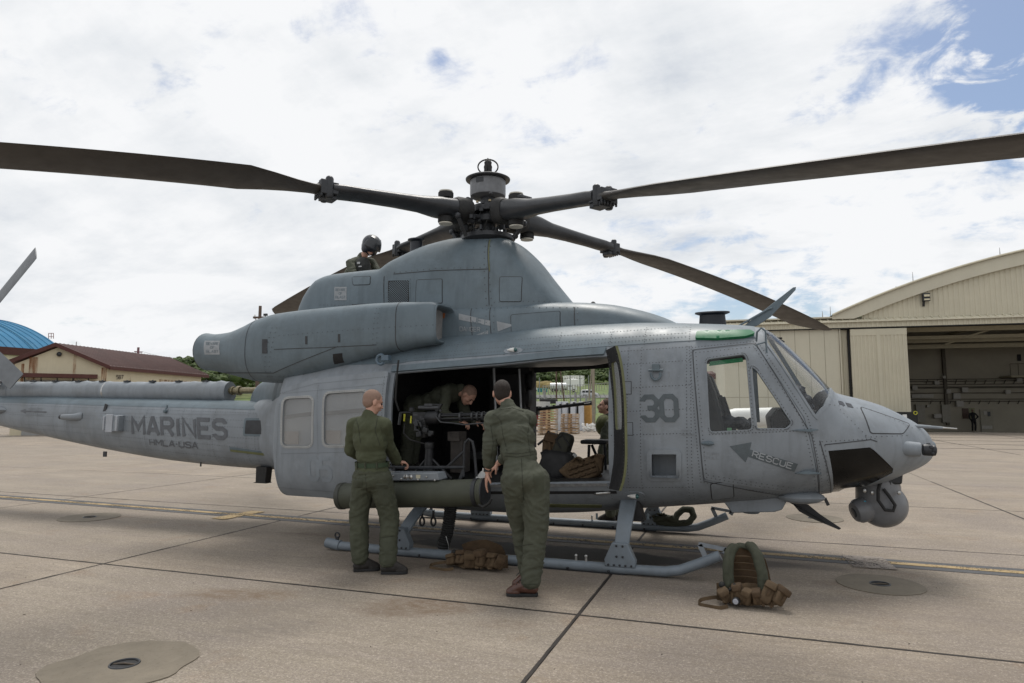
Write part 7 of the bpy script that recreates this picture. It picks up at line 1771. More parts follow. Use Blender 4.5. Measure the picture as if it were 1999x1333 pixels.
# fascia and eave band
corr('fascia', sL, sE, zT, lambda s: zE-.18, -.25, CREAM, hangar, per=.3)
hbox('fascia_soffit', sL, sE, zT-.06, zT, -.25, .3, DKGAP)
RIBC = mat('eave_sheet', (.58, .54, .42), .5, var=.08, scale=1)
mb = MB(); n = int((sE-sL)/.45)
for k in range(n+1):
    s = sL+(sE-sL)*k/n
    mb.bar(HQ(s, zE-.16, -.42), HQ(s, zE+.12, .1), .05, .05)
mb.build('eave_ribs', RIBC, hangar, angle=0, kind='stuff')
mb = MB(); mb.add([HQ(sL-.2, zE-.18, -.45), HQ(sE, zE-.18, -.45), HQ(sE, zE+.12, .3), HQ(sL-.2, zE+.12, .3), HQ(sL-.2, zE-.26, -.45), HQ(sE, zE-.26, -.45)], [(0, 1, 2, 3), (4, 5, 1, 0)]); mb.build('eave_sheet', RIBC, hangar, angle=0)
# arched gable
pts_o = [(1622, 618), (1687, 588.5), (1758, 560), (1780, 553), (1812, 542.5), (1900, 517), (1999, 491)]
ar = [HS(a, b) for a, b in pts_o]; s_a, z_a = ar[0]; s_b, z_b = ar[-1]; s_m, z_m = ar[4]
A3 = np.array([[s*s, s, 1] for s in (s_a, s_m, s_b)]); ca, cb_, cc = np.linalg.solve(A3, [z_a, z_m, z_b]); s_top = -cb_/(2*ca)
arch = lambda s: ca*s*s+cb_*s+cc
sEnd = 2*s_top-s_a
ss = np.linspace(s_a, min(sEnd, sE), 60)
mb = MB(); tr = lambda s: max(min(zE-.02, arch(s)-.01), arch(s)-.86)
top = []; 
mb.grid([[HQ(s, arch(s), -.35) for s in ss], [HQ(s, tr(s), -.35) for s in ss], [HQ(s, tr(s), .0) for s in ss]]); mb.build('arch_trim', CREAM2, hangar, angle=0)
corr('gable_cladding', s_a+1.9, min(sEnd, sE), zE-.02, lambda s: max(zE, tr(s)+.02), -.05, CREAM, hangar, per=.3)
mb = MB(); mb.grid([[HQ(s, arch(s)+.06, -.5) for s in ss], [HQ(s, arch(s)+.06, 36) for s in ss]]); mb.build('curved_roof', mat('roof_sheet', (.36, .34, .28), .6, var=.1, scale=.5), hangar, angle=60)
mb = MB(); mb.tube([HQ(s, arch(s)+.06, -.5) for s in ss], .07, 6); mb.build('roof_edge', RIBC, hangar)
hbox('side_roof', sL-.2, s_a+1.5, zE+.06, zE+.16, -.3, 36, CREAM2)
for (px, py0, py1) in ((1612, 603, 620), (1628, 594, 619), (1557, 608, 622), (1793, 525, 553), (1759, 553, 566), (1967, 476, 500), (1921, 508, 515)):
    s, z = HS(px, py1); _, z2 = HS(px, py0); mb = MB(); mb.tube([HQ(s, z-.3, 1), HQ(s, z+.3, 1), HQ(s, z2, 1)], [.04, .03, .012], 6); mb.build('lightning_rod', mat('rod_grey', (.3, .3, .3), .5), hangar)
s, z = HS(1804, 582); mb = MB(); mb.box(HQ(s, z+.12, -.35), (.42, .3, .28)); mb.box(HQ(s, z-.14, -.35), (.42, .3, .22)); fl = mb.build('floodlight', BLKM, hangar, kind='stuff')
mb = MB(); mb.box(HQ(s, z+.10, -.53), (.32, .03, .14)); mb.box(HQ(s, z-.16, -.53), (.32, .03, .10)); mb.build('floodlight_lens', mat('lamp_glass', (.55, .5, .35), .3), fl)
mb = MB(); mb.bar(HQ(s-.1, z-.25, -.2), HQ(s-.1, z-.55, -.1), .12, .12); mb.build('floodlight_bracket', BLKM, fl)
# interior
fz = lambda dep: -.03*dep
mb = MB(); mb.add([HQ(sD1-8, .0, .2), HQ(sE, .0, .2), HQ(sE, fz(DEPTH), DEPTH), HQ(sD1-8, fz(DEPTH), DEPTH)], [(0, 1, 2, 3)]); mb.build('hangar_floor', mat('hangar_floor_dark', (.09, .085, .08), .25, var=.2, scale=1), hangar, angle=0)
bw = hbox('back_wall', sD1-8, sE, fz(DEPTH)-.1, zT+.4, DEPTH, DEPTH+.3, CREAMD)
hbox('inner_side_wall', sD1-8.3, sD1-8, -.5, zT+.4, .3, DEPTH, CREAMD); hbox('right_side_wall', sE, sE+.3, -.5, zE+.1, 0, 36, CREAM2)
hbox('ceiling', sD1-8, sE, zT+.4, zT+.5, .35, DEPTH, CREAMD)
def IS(px, py, dep):
    q = h0+hn*dep; r = ray(px, py); t = (q-CAM).dot(hn)/r.dot(hn); p = CAM+r*t; return (p-h0).dot(hx), p.z
BEAM = mat('beam_cream', (.42, .38, .27), .7, var=.08)
for (py, dep, hgt) in ((641, 3.5, .32), (657, 6, .25), (663.5, 8, .28), (675, 11, .32)):
    s_, z_ = IS(1900, py, dep); hbox('roof_beam', sD1-7.9, sE-.2, z_-hgt/2, z_+hgt/2, dep-.12, dep+.12, BEAM)
for k in range(7):
    s_ = sD1+.8+k*5.2; z_a_ = IS(1900, 641, 3.5)[1]
    mb = MB(); mb.bar(HQ(s_, z_a_+.2, 3.5), HQ(s_, IS(1900, 675, 11)[1]+.9, 11), .22, .3); mb.build('cross_beam', BEAM, hangar)
mb = MB(); mb.bar(HQ(IS(1880, 660, 5)[0], IS(1880, 660, 5)[1], 5), HQ(IS(1965, 633, 4)[0], IS(1965, 633, 4)[1], 4), .12, .12); mb.bar(HQ(IS(1845, 672, 8)[0], IS(1845, 672, 8)[1], 8), HQ(IS(1862, 667, 8)[0], IS(1862, 667, 8)[1], 8), .1, .1); mb.build('brace', BEAM, hangar, kind='stuff')
s_, z_ = IS(1842, 700, DEPTH-.2); hbox('wall_column', IS(1838, 700, DEPTH)[0], IS(1844, 700, DEPTH)[0], 0, zT+3, DEPTH-.25, DEPTH, mat('column_brown', (.13, .115, .09), .8), bw)
PALE = mat('pale_box', (.42, .40, .36), .6)
rnd = random.Random(12)
for (px, py, w_, h_) in ((1829, 747, 9, 7), (1843, 736, 6, 5), (1852, 764, 8, 8), (1868, 773, 13, 11), (1884, 761, 11, 9), (1874, 788, 13, 11), (1786, 757, 9, 9), (1968, 765, 9, 7), (1990, 741, 10, 7), (1812, 793, 5, 4), (1801, 773, 42, 7), (1831, 812, 14, 8)):
    a, za = IS(px-w_/2, py+h_/2, DEPTH-.35); b, zb = IS(px+w_/2, py-h_/2, DEPTH-.35); hbox('wall_cabinet', a, b, za, zb, DEPTH-.4, DEPTH-.05, PALE, bw)
for (px, py, w_, h_) in ((1798, 807, 15, 35), (1848, 807, 14, 35)):
    a, za = IS(px-w_/2, py+h_/2, DEPTH-.35); b, zb = IS(px+w_/2, py-h_/2, DEPTH-.35); hbox('wall_locker', a, b, za, zb, DEPTH-.3, DEPTH-.05, mat('locker_cream', (.32, .30, .25), .6), bw)
PIPE = mat('pipe_brown', (.09, .08, .065), .7)
for py in (740, 744, 750, 755, 757, 767, 779, 783):
    z_ = IS(1880, py, DEPTH-.2)[1]; mb = MB(); mb.tube([HQ(sD1-7.8, z_, DEPTH-.2), HQ(sE-.2, z_, DEPTH-.2)], .035, 6); mb.build('wall_pipe', PIPE, bw)
for k in range(12):
    for py in (742, 782):
        px = 1810+k*19+(8 if py > 760 else 0); s_, z_ = IS(px, py+2, DEPTH-.3); mb = MB(); mb.bar(HQ(s_, z_+.10, DEPTH-.4), HQ(s_, z_-.2, DEPTH-.05), .05, .05); mb.build('pipe_bracket', PIPE, bw)
a, za = IS(1916, 838, DEPTH-.1); b, zb = IS(1938, 799, DEPTH-.1); dr_ = hbox('personnel_door', a, b, fz(DEPTH), zb, DEPTH-.1, DEPTH-.02, mat('door_cream', (.30, .28, .22), .6), bw)
for (px, py, w_, h_, m_) in ((1924, 806, 6, 7, PALE), (1931, 808, 5, 9, BLKM), (1927, 834, 20, 6, PALE)):
    a, za = IS(px-w_/2, py+h_/2, DEPTH-.15); b, zb = IS(px+w_/2, py-h_/2, DEPTH-.15); hbox('door_notice', a, b, za, zb, DEPTH-.14, DEPTH-.1, m_, dr_)
for (px, py, w_, h_, m_) in ((1885, 807, 10, 20, mat('rust_window', (.07, .035, .02), .5)), (1898, 807, 10, 21, mat('lit_window', (.25, .25, .14), .5)), (1990, 698, 6, 13, BLACK)):
    a, za = IS(px-w_/2, py+h_/2, DEPTH-.1); b, zb = IS(px+w_/2, py-h_/2, DEPTH-.1); hbox('wall_window', a, b, za, zb, DEPTH-.08, DEPTH-.02, m_, bw)
a, za = IS(1972, 733, DEPTH-2); hbox('gallery', a, a+6, za-.15, za, DEPTH-2.2, DEPTH, BEAM, bw)
mb = MB()
for k in range(10): s_ = a+k*.6; mb.bar(HQ(s_, za, DEPTH-2.1), HQ(s_, za+1.0, DEPTH-2.1), .04, .04)
mb.bar(HQ(a, za+1.0, DEPTH-2.1), HQ(a+6, za+1.0, DEPTH-2.1), .05, .05); mb.build('gallery_railing', PIPE, bw, kind='stuff')
# dark tow bar box in front of the hangar door
a, za = HS(1722, 833); b, zb = HS(1788, 804); bc = thing('equipment_cart', 'low black equipment box with a white label in front of the hangar door edge', 'equipment cart', tuple(HQ(a, 0, -2)))
a2 = IS(1725, 833, -1.2)[0]; b2, zb2 = IS(1787, 804, -1.2); hbox('body', a2, b2, .15, zb2, -1.6, -.8, DKGAP, bc)
a3, z3 = IS(1763, 815, -1.7); b3, z4 = IS(1771, 809, -1.7); hbox('white_label', a3, b3, z3, z4, -1.62, -1.6, WHITE, bc)
for s_ in (a2+.3, b2-.3): mb = MB(); mb.lathe([(.2, -.05), (.2, .05)], HQ(s_, .2, -1.5), hn, 14); mb.build('wheel', RUB, bc)
mb = MB(); s_, z_ = IS(1787, 806, -1.6); mb.tube([HQ(s_+.10*math.cos(t), z_+.10*math.sin(t), -1.6) for t in np.linspace(0, 6.28, 12)], .025, 6, False); mb.build('yellow_ring', YEL, bc)
# distant man standing in the hangar
s_, _ = IS(1898, 800, DEPTH-1.0); pb_ = HQ(s_, fz(DEPTH-1), DEPTH-1.0); kk = 1.12
Z = lambda x, y, z_: tuple(pb_+hx*(x*kk)+hn*(y*kk)+Vector((0, 0, z_*kk)))
J6 = dict(head=Z(0, 0, 1.66), neck=Z(0, 0, 1.50), shL=Z(-.19, 0, 1.42), shR=Z(.19, 0, 1.42), pel=Z(.03, 0, .98), elL=Z(-.24, 0, 1.15), wrL=Z(-.2, -.1, .92), elR=Z(.36, 0, 1.18), wrR=Z(.20, -.05, 1.02), knL=Z(-.05, 0, .52), knR=Z(.16, 0, .52), anL=Z(-.08, 0, .10), anR=Z(.12, 0, .10), toL=Z(-.1, -.14, .035), toR=Z(.16, -.14, .035))
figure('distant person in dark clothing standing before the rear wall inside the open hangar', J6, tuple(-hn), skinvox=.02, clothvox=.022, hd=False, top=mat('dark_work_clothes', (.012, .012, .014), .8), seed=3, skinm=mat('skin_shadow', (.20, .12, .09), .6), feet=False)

# ------------------------------------------------------------ low building behind, seen through the cockpit windows
def quadbuilding(name, lab, cat, pxs, d0, d1, zt, wall, roofm, roofh=1.2):
    a, b = gp(pxs[0], d0, 0), gp(pxs[1], d1, 0); n = (b-a).normalized(); n = Vector((-n.y, n.x, 0)); t = thing(name, lab, cat, tuple(a)); mb = MB()
    P_ = [a, b, b+n*12, a+n*12]; mb.prism([(p.x, p.y) for p in P_], -.2, zt, lambda x, y, z: (x, y, z)); mb.build('wall', wall, t, angle=0)
    mb = MB(); P_ = [a-n*.5, b-n*.5, b+n*12.5, a+n*12.5]; vs = [(p.x, p.y, z) for z in (zt, zt+.45) for p in P_]; c1, c2 = (a+n*6), (b+n*6); vs += [(c1.x, c1.y, zt+roofh), (c2.x, c2.y, zt+roofh)]
    mb.add(vs, [(0, 1, 5, 4), (1, 2, 6, 5), (2, 3, 7, 6), (3, 0, 4, 7), (4, 5, 9, 8), (6, 7, 8, 9), (5, 6, 9), (7, 4, 8), (0, 3, 2, 1)]); mb.build('roof', roofm, t, angle=0); return t, a, b, n
MAROON = mat('maroon_trim', (.075, .025, .02), .7, var=.12, scale=2)
lb_, a, b, n = quadbuilding('workshop_building', 'low cream building with maroon roof edge seen through the cockpit door window', 'building', (1195, 1440), 62, 58, pz(741, 60), CREAM2, MAROON, 1.0)
q = gp(1420, 57.5, pz(752, 57.5)); mb = MB(); mb.box(q, (1.3, .1, .14)); mb.build('wall_vent', BLKM, lb_)

# ------------------------------------------------------------ buildings on the left
WALLC = mat('stained_cream_wall', (.56, .50, .36), .8, var=.07, scale=.7, streak=.15); ROOFM = mat('maroon_metal_roof', (.085, .042, .038), .5, var=.15, scale=.8, streak=.2)
def rust_mat():
    m = D.materials.new('rust_stain'); m.use_nodes = True; nt = m.node_tree; b = nt.nodes['Principled BSDF']; b.inputs['Roughness'].default_value = .9
    g = nt.nodes.new('ShaderNodeNewGeometry'); mp = nt.nodes.new('ShaderNodeMapping'); mp.inputs[3].default_value = (1, 1, .18); n = nt.nodes.new('ShaderNodeTexNoise'); n.inputs['Scale'].default_value = 3.2; n.inputs['Detail'].default_value = 8
    nt.links.new(g.outputs['Position'], mp.inputs[0]); nt.links.new(mp.outputs[0], n.inputs['Vector']); r = nt.nodes.new('ShaderNodeMapRange'); nt.links.new(n.outputs['Fac'], r.inputs[0]); r.inputs[1].default_value = .42; r.inputs[2].default_value = .85
    nt.links.new(r.outputs[0], b.inputs['Alpha']); b.inputs['Base Color'].default_value = (.28, .10, .03, 1); return m
RUST = rust_mat()
b5 = thing('gabled_building', 'cream gabled building with maroon roof and rust stains, numbered 587, left background', 'building', tuple(gp(208, 40, 0)))
zE5 = pz(716, 40); PR, PL, PF = gp(208, 40, 0), gp(27, 37.6, 0), gp(393, 50.4, 0); zR5 = pz(677, 38.8); ux = (PR-PL); uy = (PF-PR); AP = (PL+PR)/2
AP = gp(113, 38.75, 0)
tri = [(PL, 0), (PR, 0), (PR, zE5), (AP, zR5), (PL, zE5)]
mb = MB(); f_ = [Vector((p.x, p.y, z)) for p, z in tri]; bk_ = [v+uy for v in f_]; mb.add(f_+bk_, [(0, 1, 2, 3, 4), (9, 8, 7, 6, 5), (0, 5, 6, 1), (1, 6, 7, 2), (4, 9, 5, 0)]); mb.build('wall', WALLC, b5, angle=0)
o_ = ux.normalized()*.35; oy = uy.normalized()*.35; up_ = Vector((0, 0, 1))
for (e, nm) in ((PL-o_, 'roof'), (PR+o_, 'roof')):
    mb = MB(); E = Vector((e.x, e.y, zE5-.10)); T_ = Vector((AP.x, AP.y, zR5+.06)); pts = [E-oy, T_-oy, T_+uy+oy, E+uy+oy]; mb.add([p for p in pts]+[p+up_*.14 for p in pts], [(0, 1, 2, 3), (7, 6, 5, 4), (0, 4, 5, 1), (1, 5, 6, 2), (2, 6, 7, 3), (3, 7, 4, 0)]); ro = mb.build('roof', ROOFM, b5, angle=0)
    mb = MB(); N_ = 34
    for k in range(N_+1): f = k/N_; mb.bar(pts[0].lerp(pts[3], f)+up_*.16, pts[1].lerp(pts[2], f)+up_*.15, .03, .03)
    mb.build('roof_ribs', ROOFM, ro, angle=0, kind='stuff')
    mb = MB(); mb.bar(pts[0]+up_*.04, pts[1]+up_*.04, .08, .20, up=(0, 0, 1)); mb.bar(pts[0]+up_*.0, pts[3]+up_*.0, .08, .18, up=(0, 0, 1)); mb.build('roof_trim', MAROON, ro, angle=0)
def wallq(p0, p1, n, f0, f1, z0, z1, off, m, name, par):
    a, b = p0.lerp(p1, f0), p0.lerp(p1, f1); mb = MB(); q = n*off; mb.add([Vector((a.x, a.y, z0))+q, Vector((b.x, b.y, z0))+q, Vector((b.x, b.y, z1))+q, Vector((a.x, a.y, z1))+q]+[Vector((a.x, a.y, z0))+n*.002, Vector((b.x, b.y, z0))+n*.002, Vector((b.x, b.y, z1))+n*.002, Vector((a.x, a.y, z1))+n*.002], [(0, 1, 2, 3), (7, 6, 5, 4), (0, 4, 5, 1), (1, 5, 6, 2), (2, 6, 7, 3), (3, 7, 4, 0)]); return mb.build(name, m, par, angle=0)
nf = Vector((ux.y, -ux.x, 0)).normalized(); ns = Vector((uy.y, -uy.x, 0)).normalized()
if (CAM-PR).dot(nf) < 0: nf = -nf
if (CAM-PR).dot(ns) < 0: ns = -ns
for (f0, f1, z0, z1) in ((.15, .24, 3.0, 4.5), (.62, .65, 3.0, 4.75), (.94, .98, 2.8, 4.0), (.07, .10, 3.0, 4.1)): wallq(PL, PR, nf, f0, f1, z0, z1, .012, RUST, 'rust_streak', b5)
wallq(PR, PF, ns, .5, .93, zE5-1.15, zE5-.55, .012, RUST, 'rust_streak', b5); wallq(PR, PF, ns, .2, .215, zE5-1.6, zE5-.3, .012, RUST, 'rust_streak', b5); wallq(PL, PR, nf, .985, 1.0, 0, zE5, .015, RUST, 'rust_streak', b5)
mb = MB(); ca_, cb2 = PL.lerp(PR, .05), PL.lerp(PR, .90); zc_ = pz(735, 39); mb.bar(Vector((ca_.x, ca_.y, zc_))+nf*.5, Vector((cb2.x, cb2.y, zc_))+nf*.5, 1.0, .22, up=(0, 0, 1)); mb.build('door_canopy', MAROON, b5, angle=0)
wallq(PL, PR, nf, .12, .88, 0, zc_-.25, .04, mat('shutter_grey', (.28, .28, .27), .6, var=.1), 'shutter_door', b5)
for k in range(5): p = PL.lerp(PR, .12+.17*k); mb = MB(); mb.bar(Vector((p.x, p.y, zc_-.4))+nf*.05, Vector((p.x, p.y, zc_-.1))+nf*.6, .06, .06); mb.build('canopy_bracket', BLKM, b5)
mb = MB(); mb.ell(Vector((AP.x, AP.y, zR5-.45))+nf*.1, (.14, .14, .14), seg=10, rings=6); mb.build('gable_bell', BLKM, b5)
c0 = PR.lerp(PF, .0); 
mb = MB()
def pw(x, z, k): p = PR+uy.normalized()*x; return Vector((p.x, p.y, z))+ns*.03
def wall_st(px, py):
    r = ray(px, py); t = (PR-CAM).dot(ns)/r.dot(ns); p = CAM+r*t; return ((p-PR).dot(uy.normalized()), p.z)
s0_, s1_, s2_ = wall_st(226.5, 739.5), wall_st(239.5, 739.5), wall_st(226.5, 732.5)
text(mb, '587', pw, s0_, s1_, Vector((0, s2_[1]-s0_[1])), 1.1); mb.build('wall_number', mat('number_black', (.03, .02, .02), .7), b5, angle=0, recalc=False)
# blue barrel-roofed hangar
bh = thing('blue_hangar', 'large blue barrel roofed hangar at the far left edge', 'hangar', tuple(gp(0, 75, 0)))
E0, E1 = gp(-420, 60.5, 0), gp(112, 83, 0); zBe = pz(677, 75); ev_ = (E1-E0).normalized(); bn = Vector((-ev_.y, ev_.x, 0))
if bn.dot(cf0) < 0: bn = -bn
BLUE = mat('blue_metal_roof', (.035, .15, .27), .7, spec=.15, var=.1, scale=.4, streak=.15); BLUEL = mat('pale_blue_seam', (.10, .26, .38), .7, spec=.2)
W_ = 36; rise = 5.0; LN = (E1-E0).length
def arc(t): return bn*(W_*t), zBe+.2+rise*(1-(2*t-1)**2)**.92*1.0
ts = np.linspace(0, 1, 33)
mb = MB(); mb.grid([[Vector(((E0+ev_*s+arc(t)[0]).x, (E0+ev_*s+arc(t)[0]).y, arc(t)[1])) for t in ts] for s in (0, LN+.6)]); rb = mb.build('barrel_roof', BLUE, bh, angle=40)
mb = MB(); k = 0
s = .4
while s < LN+.6:
    k += 1; mb.tube([Vector(((E0+ev_*s+arc(t)[0]).x, (E0+ev_*s+arc(t)[0]).y, arc(t)[1]+.03)) for t in ts[:24]], .035, 4); s += .9
mb.build('roof_ribs', BLUE, rb, kind='stuff')
for s in np.arange(3, LN, 4.6):
    mb = MB(); mb.tube([Vector(((E0+ev_*s+arc(t)[0]).x, (E0+ev_*s+arc(t)[0]).y, arc(t)[1]+.07)) for t in ts[:26]], .05, 4); mb.build('roof_seam', BLUEL, rb)
mb = MB(); mb.bar(Vector((E0.x, E0.y, zBe-.25)), Vector(((E1+ev_*.6).x, (E1+ev_*.6).y, zBe-.25)), .5, .9, up=(0, 0, 1)); mb.build('eave_trim', MAROON, bh)
mb = MB(); pol = [E0, E1, E1+bn*W_, E0+bn*W_]; mb.prism([(p.x, p.y) for p in pol], -.2, zBe-.4, lambda x, y, z: (x, y, z)); mb.build('wall', WALLC, bh, angle=0)
mb = MB(); gable = [Vector(((E1+arc(t)[0]).x, (E1+arc(t)[0]).y, arc(t)[1]-.05)) for t in ts]; mb.add(gable, [tuple(range(len(gable)))]); mb.build('gable_wall', WALLC, bh, angle=0)
mb = MB(); gable = [Vector(((E0+arc(t)[0]).x, (E0+arc(t)[0]).y, arc(t)[1]-.05)) for t in ts]; mb.add(gable, [tuple(range(len(gable)))]); mb.build('gable_wall', WALLC, bh, angle=0)
mb = MB(); wv = E0.lerp(E1, .99)-bn*.1; mb.bar(gp(22, 77, pz(706, 77)), gp(90, 80, pz(708, 80)), .1, .5); mb.build('wall_opening', BLKM, bh)
t_ = .22; pr = E1+arc(t_)[0]; pr.z = arc(t_)[1]; mb = MB(); pk = mat('pinkish_steel', (.35, .22, .24), .6)
q = A(96, 659, 90); hh = Vector((0, 0, .9)); 
for px in (95, 100, 104.5): mb.tube([A(px, 661, 92), A(px, 650.5, 92)], .05, 5)
mb.tube([A(95, 650.5, 92), A(104.5, 650.5, 92)], .05, 5); mb.tube([A(95, 657, 92), A(104.5, 657, 92)], .04, 5); mb.build('roof_ladder_frame', pk, rb)
for (px, y0, y1, d) in ((145, 667, 679, 60),):
    mb = MB(); mb.tube([gp(px, d, pz(y1+8, d)), gp(px, d, pz(y0, d))], .04, 6); tag(mb.build('thin_mast', mat('mast_grey', (.3, .28, .28), .6)), 'thin mast rising behind the ridge of the gabled building', 'mast')
# utility poles
WOODP = mat('weathered_pole', (.10, .07, .055), .85, var=.2); 
up1 = thing('utility_pole', 'tall utility pole with crossarm and small lamp beyond the rear of the engine', 'utility pole', tuple(gp(503, 48, 0)))
mb = MB(); mb.tube([gp(503, 48, -.1), gp(503, 48, pz(596, 48))], [.16, .11], 10); mb.build('pole', WOODP, up1)
mb = MB(); mb.bar(gp(490, 48, pz(619, 48)), gp(534, 48, pz(619, 48)), .12, .14, up=(0, 0, 1)); mb.build('crossarm', WOODP, up1)
mb = MB(); mb.bar(gp(503, 48, pz(630, 48)), gp(492, 48, pz(620, 48)), .05, .05); mb.bar(gp(503, 48, pz(630, 48)), gp(513, 48, pz(620, 48)), .05, .05); mb.build('arm_brace', WOODP, up1, kind='stuff')
mb = MB(); mb.box(gp(514, 48, pz(613.5, 48)), (.28, .15, .16)); mb.bar(gp(514, 48, pz(616, 48)), gp(514, 48, pz(620, 48)), .05, .05); mb.build('pole_lamp', BLKM, up1, kind='stuff')
for px in (493, 528): mb = MB(); mb.lathe([(.04, 0), (.07, .05), (.04, .12), (.05, .16)], gp(px, 48, pz(618, 48)), seg=8); mb.build('insulator', WHITE, up1)
up2 = thing('utility_pole', 'distant utility pole with short crossarm above the far end of the maroon roof', 'utility pole', tuple(gp(268, 120, thz(120))))
mb = MB(); mb.tube([gp(268, 120, thz(120)-.3), gp(268, 120, pz(678, 120))], [.2, .14], 8); mb.tube([gp(265.8, 120, pz(692, 120)), gp(265.8, 120, pz(678, 120))], .09, 6); pk2 = mat('purple_brown_steel', (.20, .10, .12), .7); mb.build('pole', pk2, up2, kind='stuff')
mb = MB(); mb.bar(gp(260, 120, pz(686.5, 120)), gp(275, 120, pz(687.5, 120)), .2, .2, up=(0, 0, 1)); mb.build('crossarm', pk2, up2)
for (xa, ya, xb, yb) in ((274, 686, 395, 694), (262, 686, 200, 690)):
    mb = MB(); p0, p1 = gp(xa, 120, pz(ya, 120)), gp(xb, 125, pz(yb, 125)); mb.tube([p0.lerp(p1, t)-Vector((0, 0, .8*math.sin(math.pi*t))) for t in np.linspace(0, 1, 9)], .022, 4); tag(mb.build('power_line', BLKM), 'thin power line running %s from the distant pole' % ('right' if xa > 270 else 'left'), 'cable')

# ------------------------------------------------------------ yard seen through the cabin doorways
WOOD = mat('pallet_wood', (.38, .25, .14), .75, var=.22, scale=3, streak=.3); WOODW = mat('pallet_end_blocks', (.50, .47, .42), .8, var=.2, scale=5)
def pallet_proto():
    o = thing('wooden_pallet', 'x', 'pallet', (0, 0, 0)); w, dpt, h = 1.06, 1.1, .30
    for z in (h-.035, .03):
        for k in range(7): mb = MB(); mb.box((0, -dpt/2+.07+k*(dpt-.14)/6, z+.0), (w, .12, .035)); mb.build('deck_board', WOOD, o, angle=0)
    mb = MB(); mb.box((0, -dpt/2+.02, h*.5+.0), (w, .03, .07)); mb.build('rail_board', WOOD, o, angle=0)
    for x in (-w/2+.06, 0, w/2-.06):
        for y in (-dpt/2+.08, 0, dpt/2-.08): mb = MB(); mb.box((x, y, h*.5), (.12, .14, h-.10)); mb.build('block', WOODW if x else WOOD, o, angle=0)
    return o
pp = pallet_proto(); used = False; rnd = random.Random(4)
ORD = ('bottom', 'second from the bottom', 'middle', 'second from the top', 'top')
for (px, d, n, nm) in ((1069.5, 39.6, 5, 'taller left'), (1112.5, 41.0, 4, 'lower right')):
    for k in range(n):
        o = pp if not used else copy_tree(pp); used = True; c = gp(px, d, 0); o.location = (c.x+rnd.uniform(-.02, .02), c.y, k*.305); o.rotation_euler.z = R_(8)+rnd.uniform(-.03, .03); o['group'] = 'pallets stacked in the yard behind the helicopter'
        nmk = ORD[k] if n == 5 else ('bottom', 'second from the bottom', 'third from the bottom', 'top')[k]
        o['label'] = '%s wooden pallet of the %s stack seen through the cabin' % (nmk, nm)
PANW = mat('white_panel_sheet', (.50, .52, .55), .6, var=.12, scale=2, spots=.2)
for k, (px, w_) in enumerate(((1091, 9), (1103, 9), (1119, 9), (1134, 8))):
    c = gp(px, 46, 0); wd = w_*46/FPX; mb = MB(); mb.box((c.x, c.y, 1.0), (wd, .5, 2.0)); o = mb.build('crate_panel', PANW, bevel=.02, angle=0)
    tag(o, 'tall white panel crate, %s of four behind the pallets' % ('first from the left', 'second from the left', 'third from the left', 'rightmost')[k], 'crate', 'white panel crates')
mb = MB(); c = gp(1112, 46.7, 0); mb.box((c.x, c.y, .95), (1.9, .3, 1.9)); tag(mb.build('black_crate', BLACK, bevel=.02, angle=0), 'black crate standing behind the white panel crates', 'crate')
ly = thing('timber_stack', 'upright stack of orange timber boards right of the white panel crates', 'timber', tuple(gp(1146, 47, 0)))
for k in range(6): c = gp(1139+k*2.6, 47, 0); mb = MB(); mb.box((c.x, c.y, 1.0), (.085, .5, 2.05-.03*(k % 2))); mb.build('board', mat('orange_timber', (.45, .26, .08), .7, var=.2), ly, angle=0)
cl = thing('scrap_pile', 'low heap of small white fittings on the ground below the orange timber', 'scrap', tuple(gp(1150, 44, 0)))
mb = MB(); rnd = random.Random(8)
for k in range(90): c = gp(rnd.uniform(1136, 1166), 44+rnd.uniform(-.3, .3), rnd.uniform(.05, .5)); mb.box(c, (rnd.uniform(.04, .16), rnd.uniform(.04, .16), rnd.uniform(.04, .14)), Matrix.Rotation(rnd.uniform(0, 3), 3, 'Y'))
mb.build('fittings', WHITE, cl, angle=0, kind='stuff')
c = gp(1042, 45, 0); ct = thing('container', 'dark red shipping container with a white top at the left of the far doorway', 'container', (c.x, c.y, 0)); mb = MB(); mb.box((c.x-.4, c.y+1, .85), (1.2, 2.4, 1.1)); mb.build('red_body', mat('container_red', (.17, .02, .025), .5, var=.15), ct, angle=0); mb = MB(); mb.box((c.x-.3, c.y+1, 1.70), (1.6, 2.5, .6)); mb.build('white_top', mat('dirty_white', (.5, .5, .48), .7, var=.15), ct, angle=0)
mb = MB(); c = gp(1071, 50, 2.05); mb.box(c, (1.2, .8, .35)); tag(mb.build('black_cover', BLACK, bevel=.05), 'black tarpaulin bundle lying behind the taller pallet stack', 'tarpaulin')
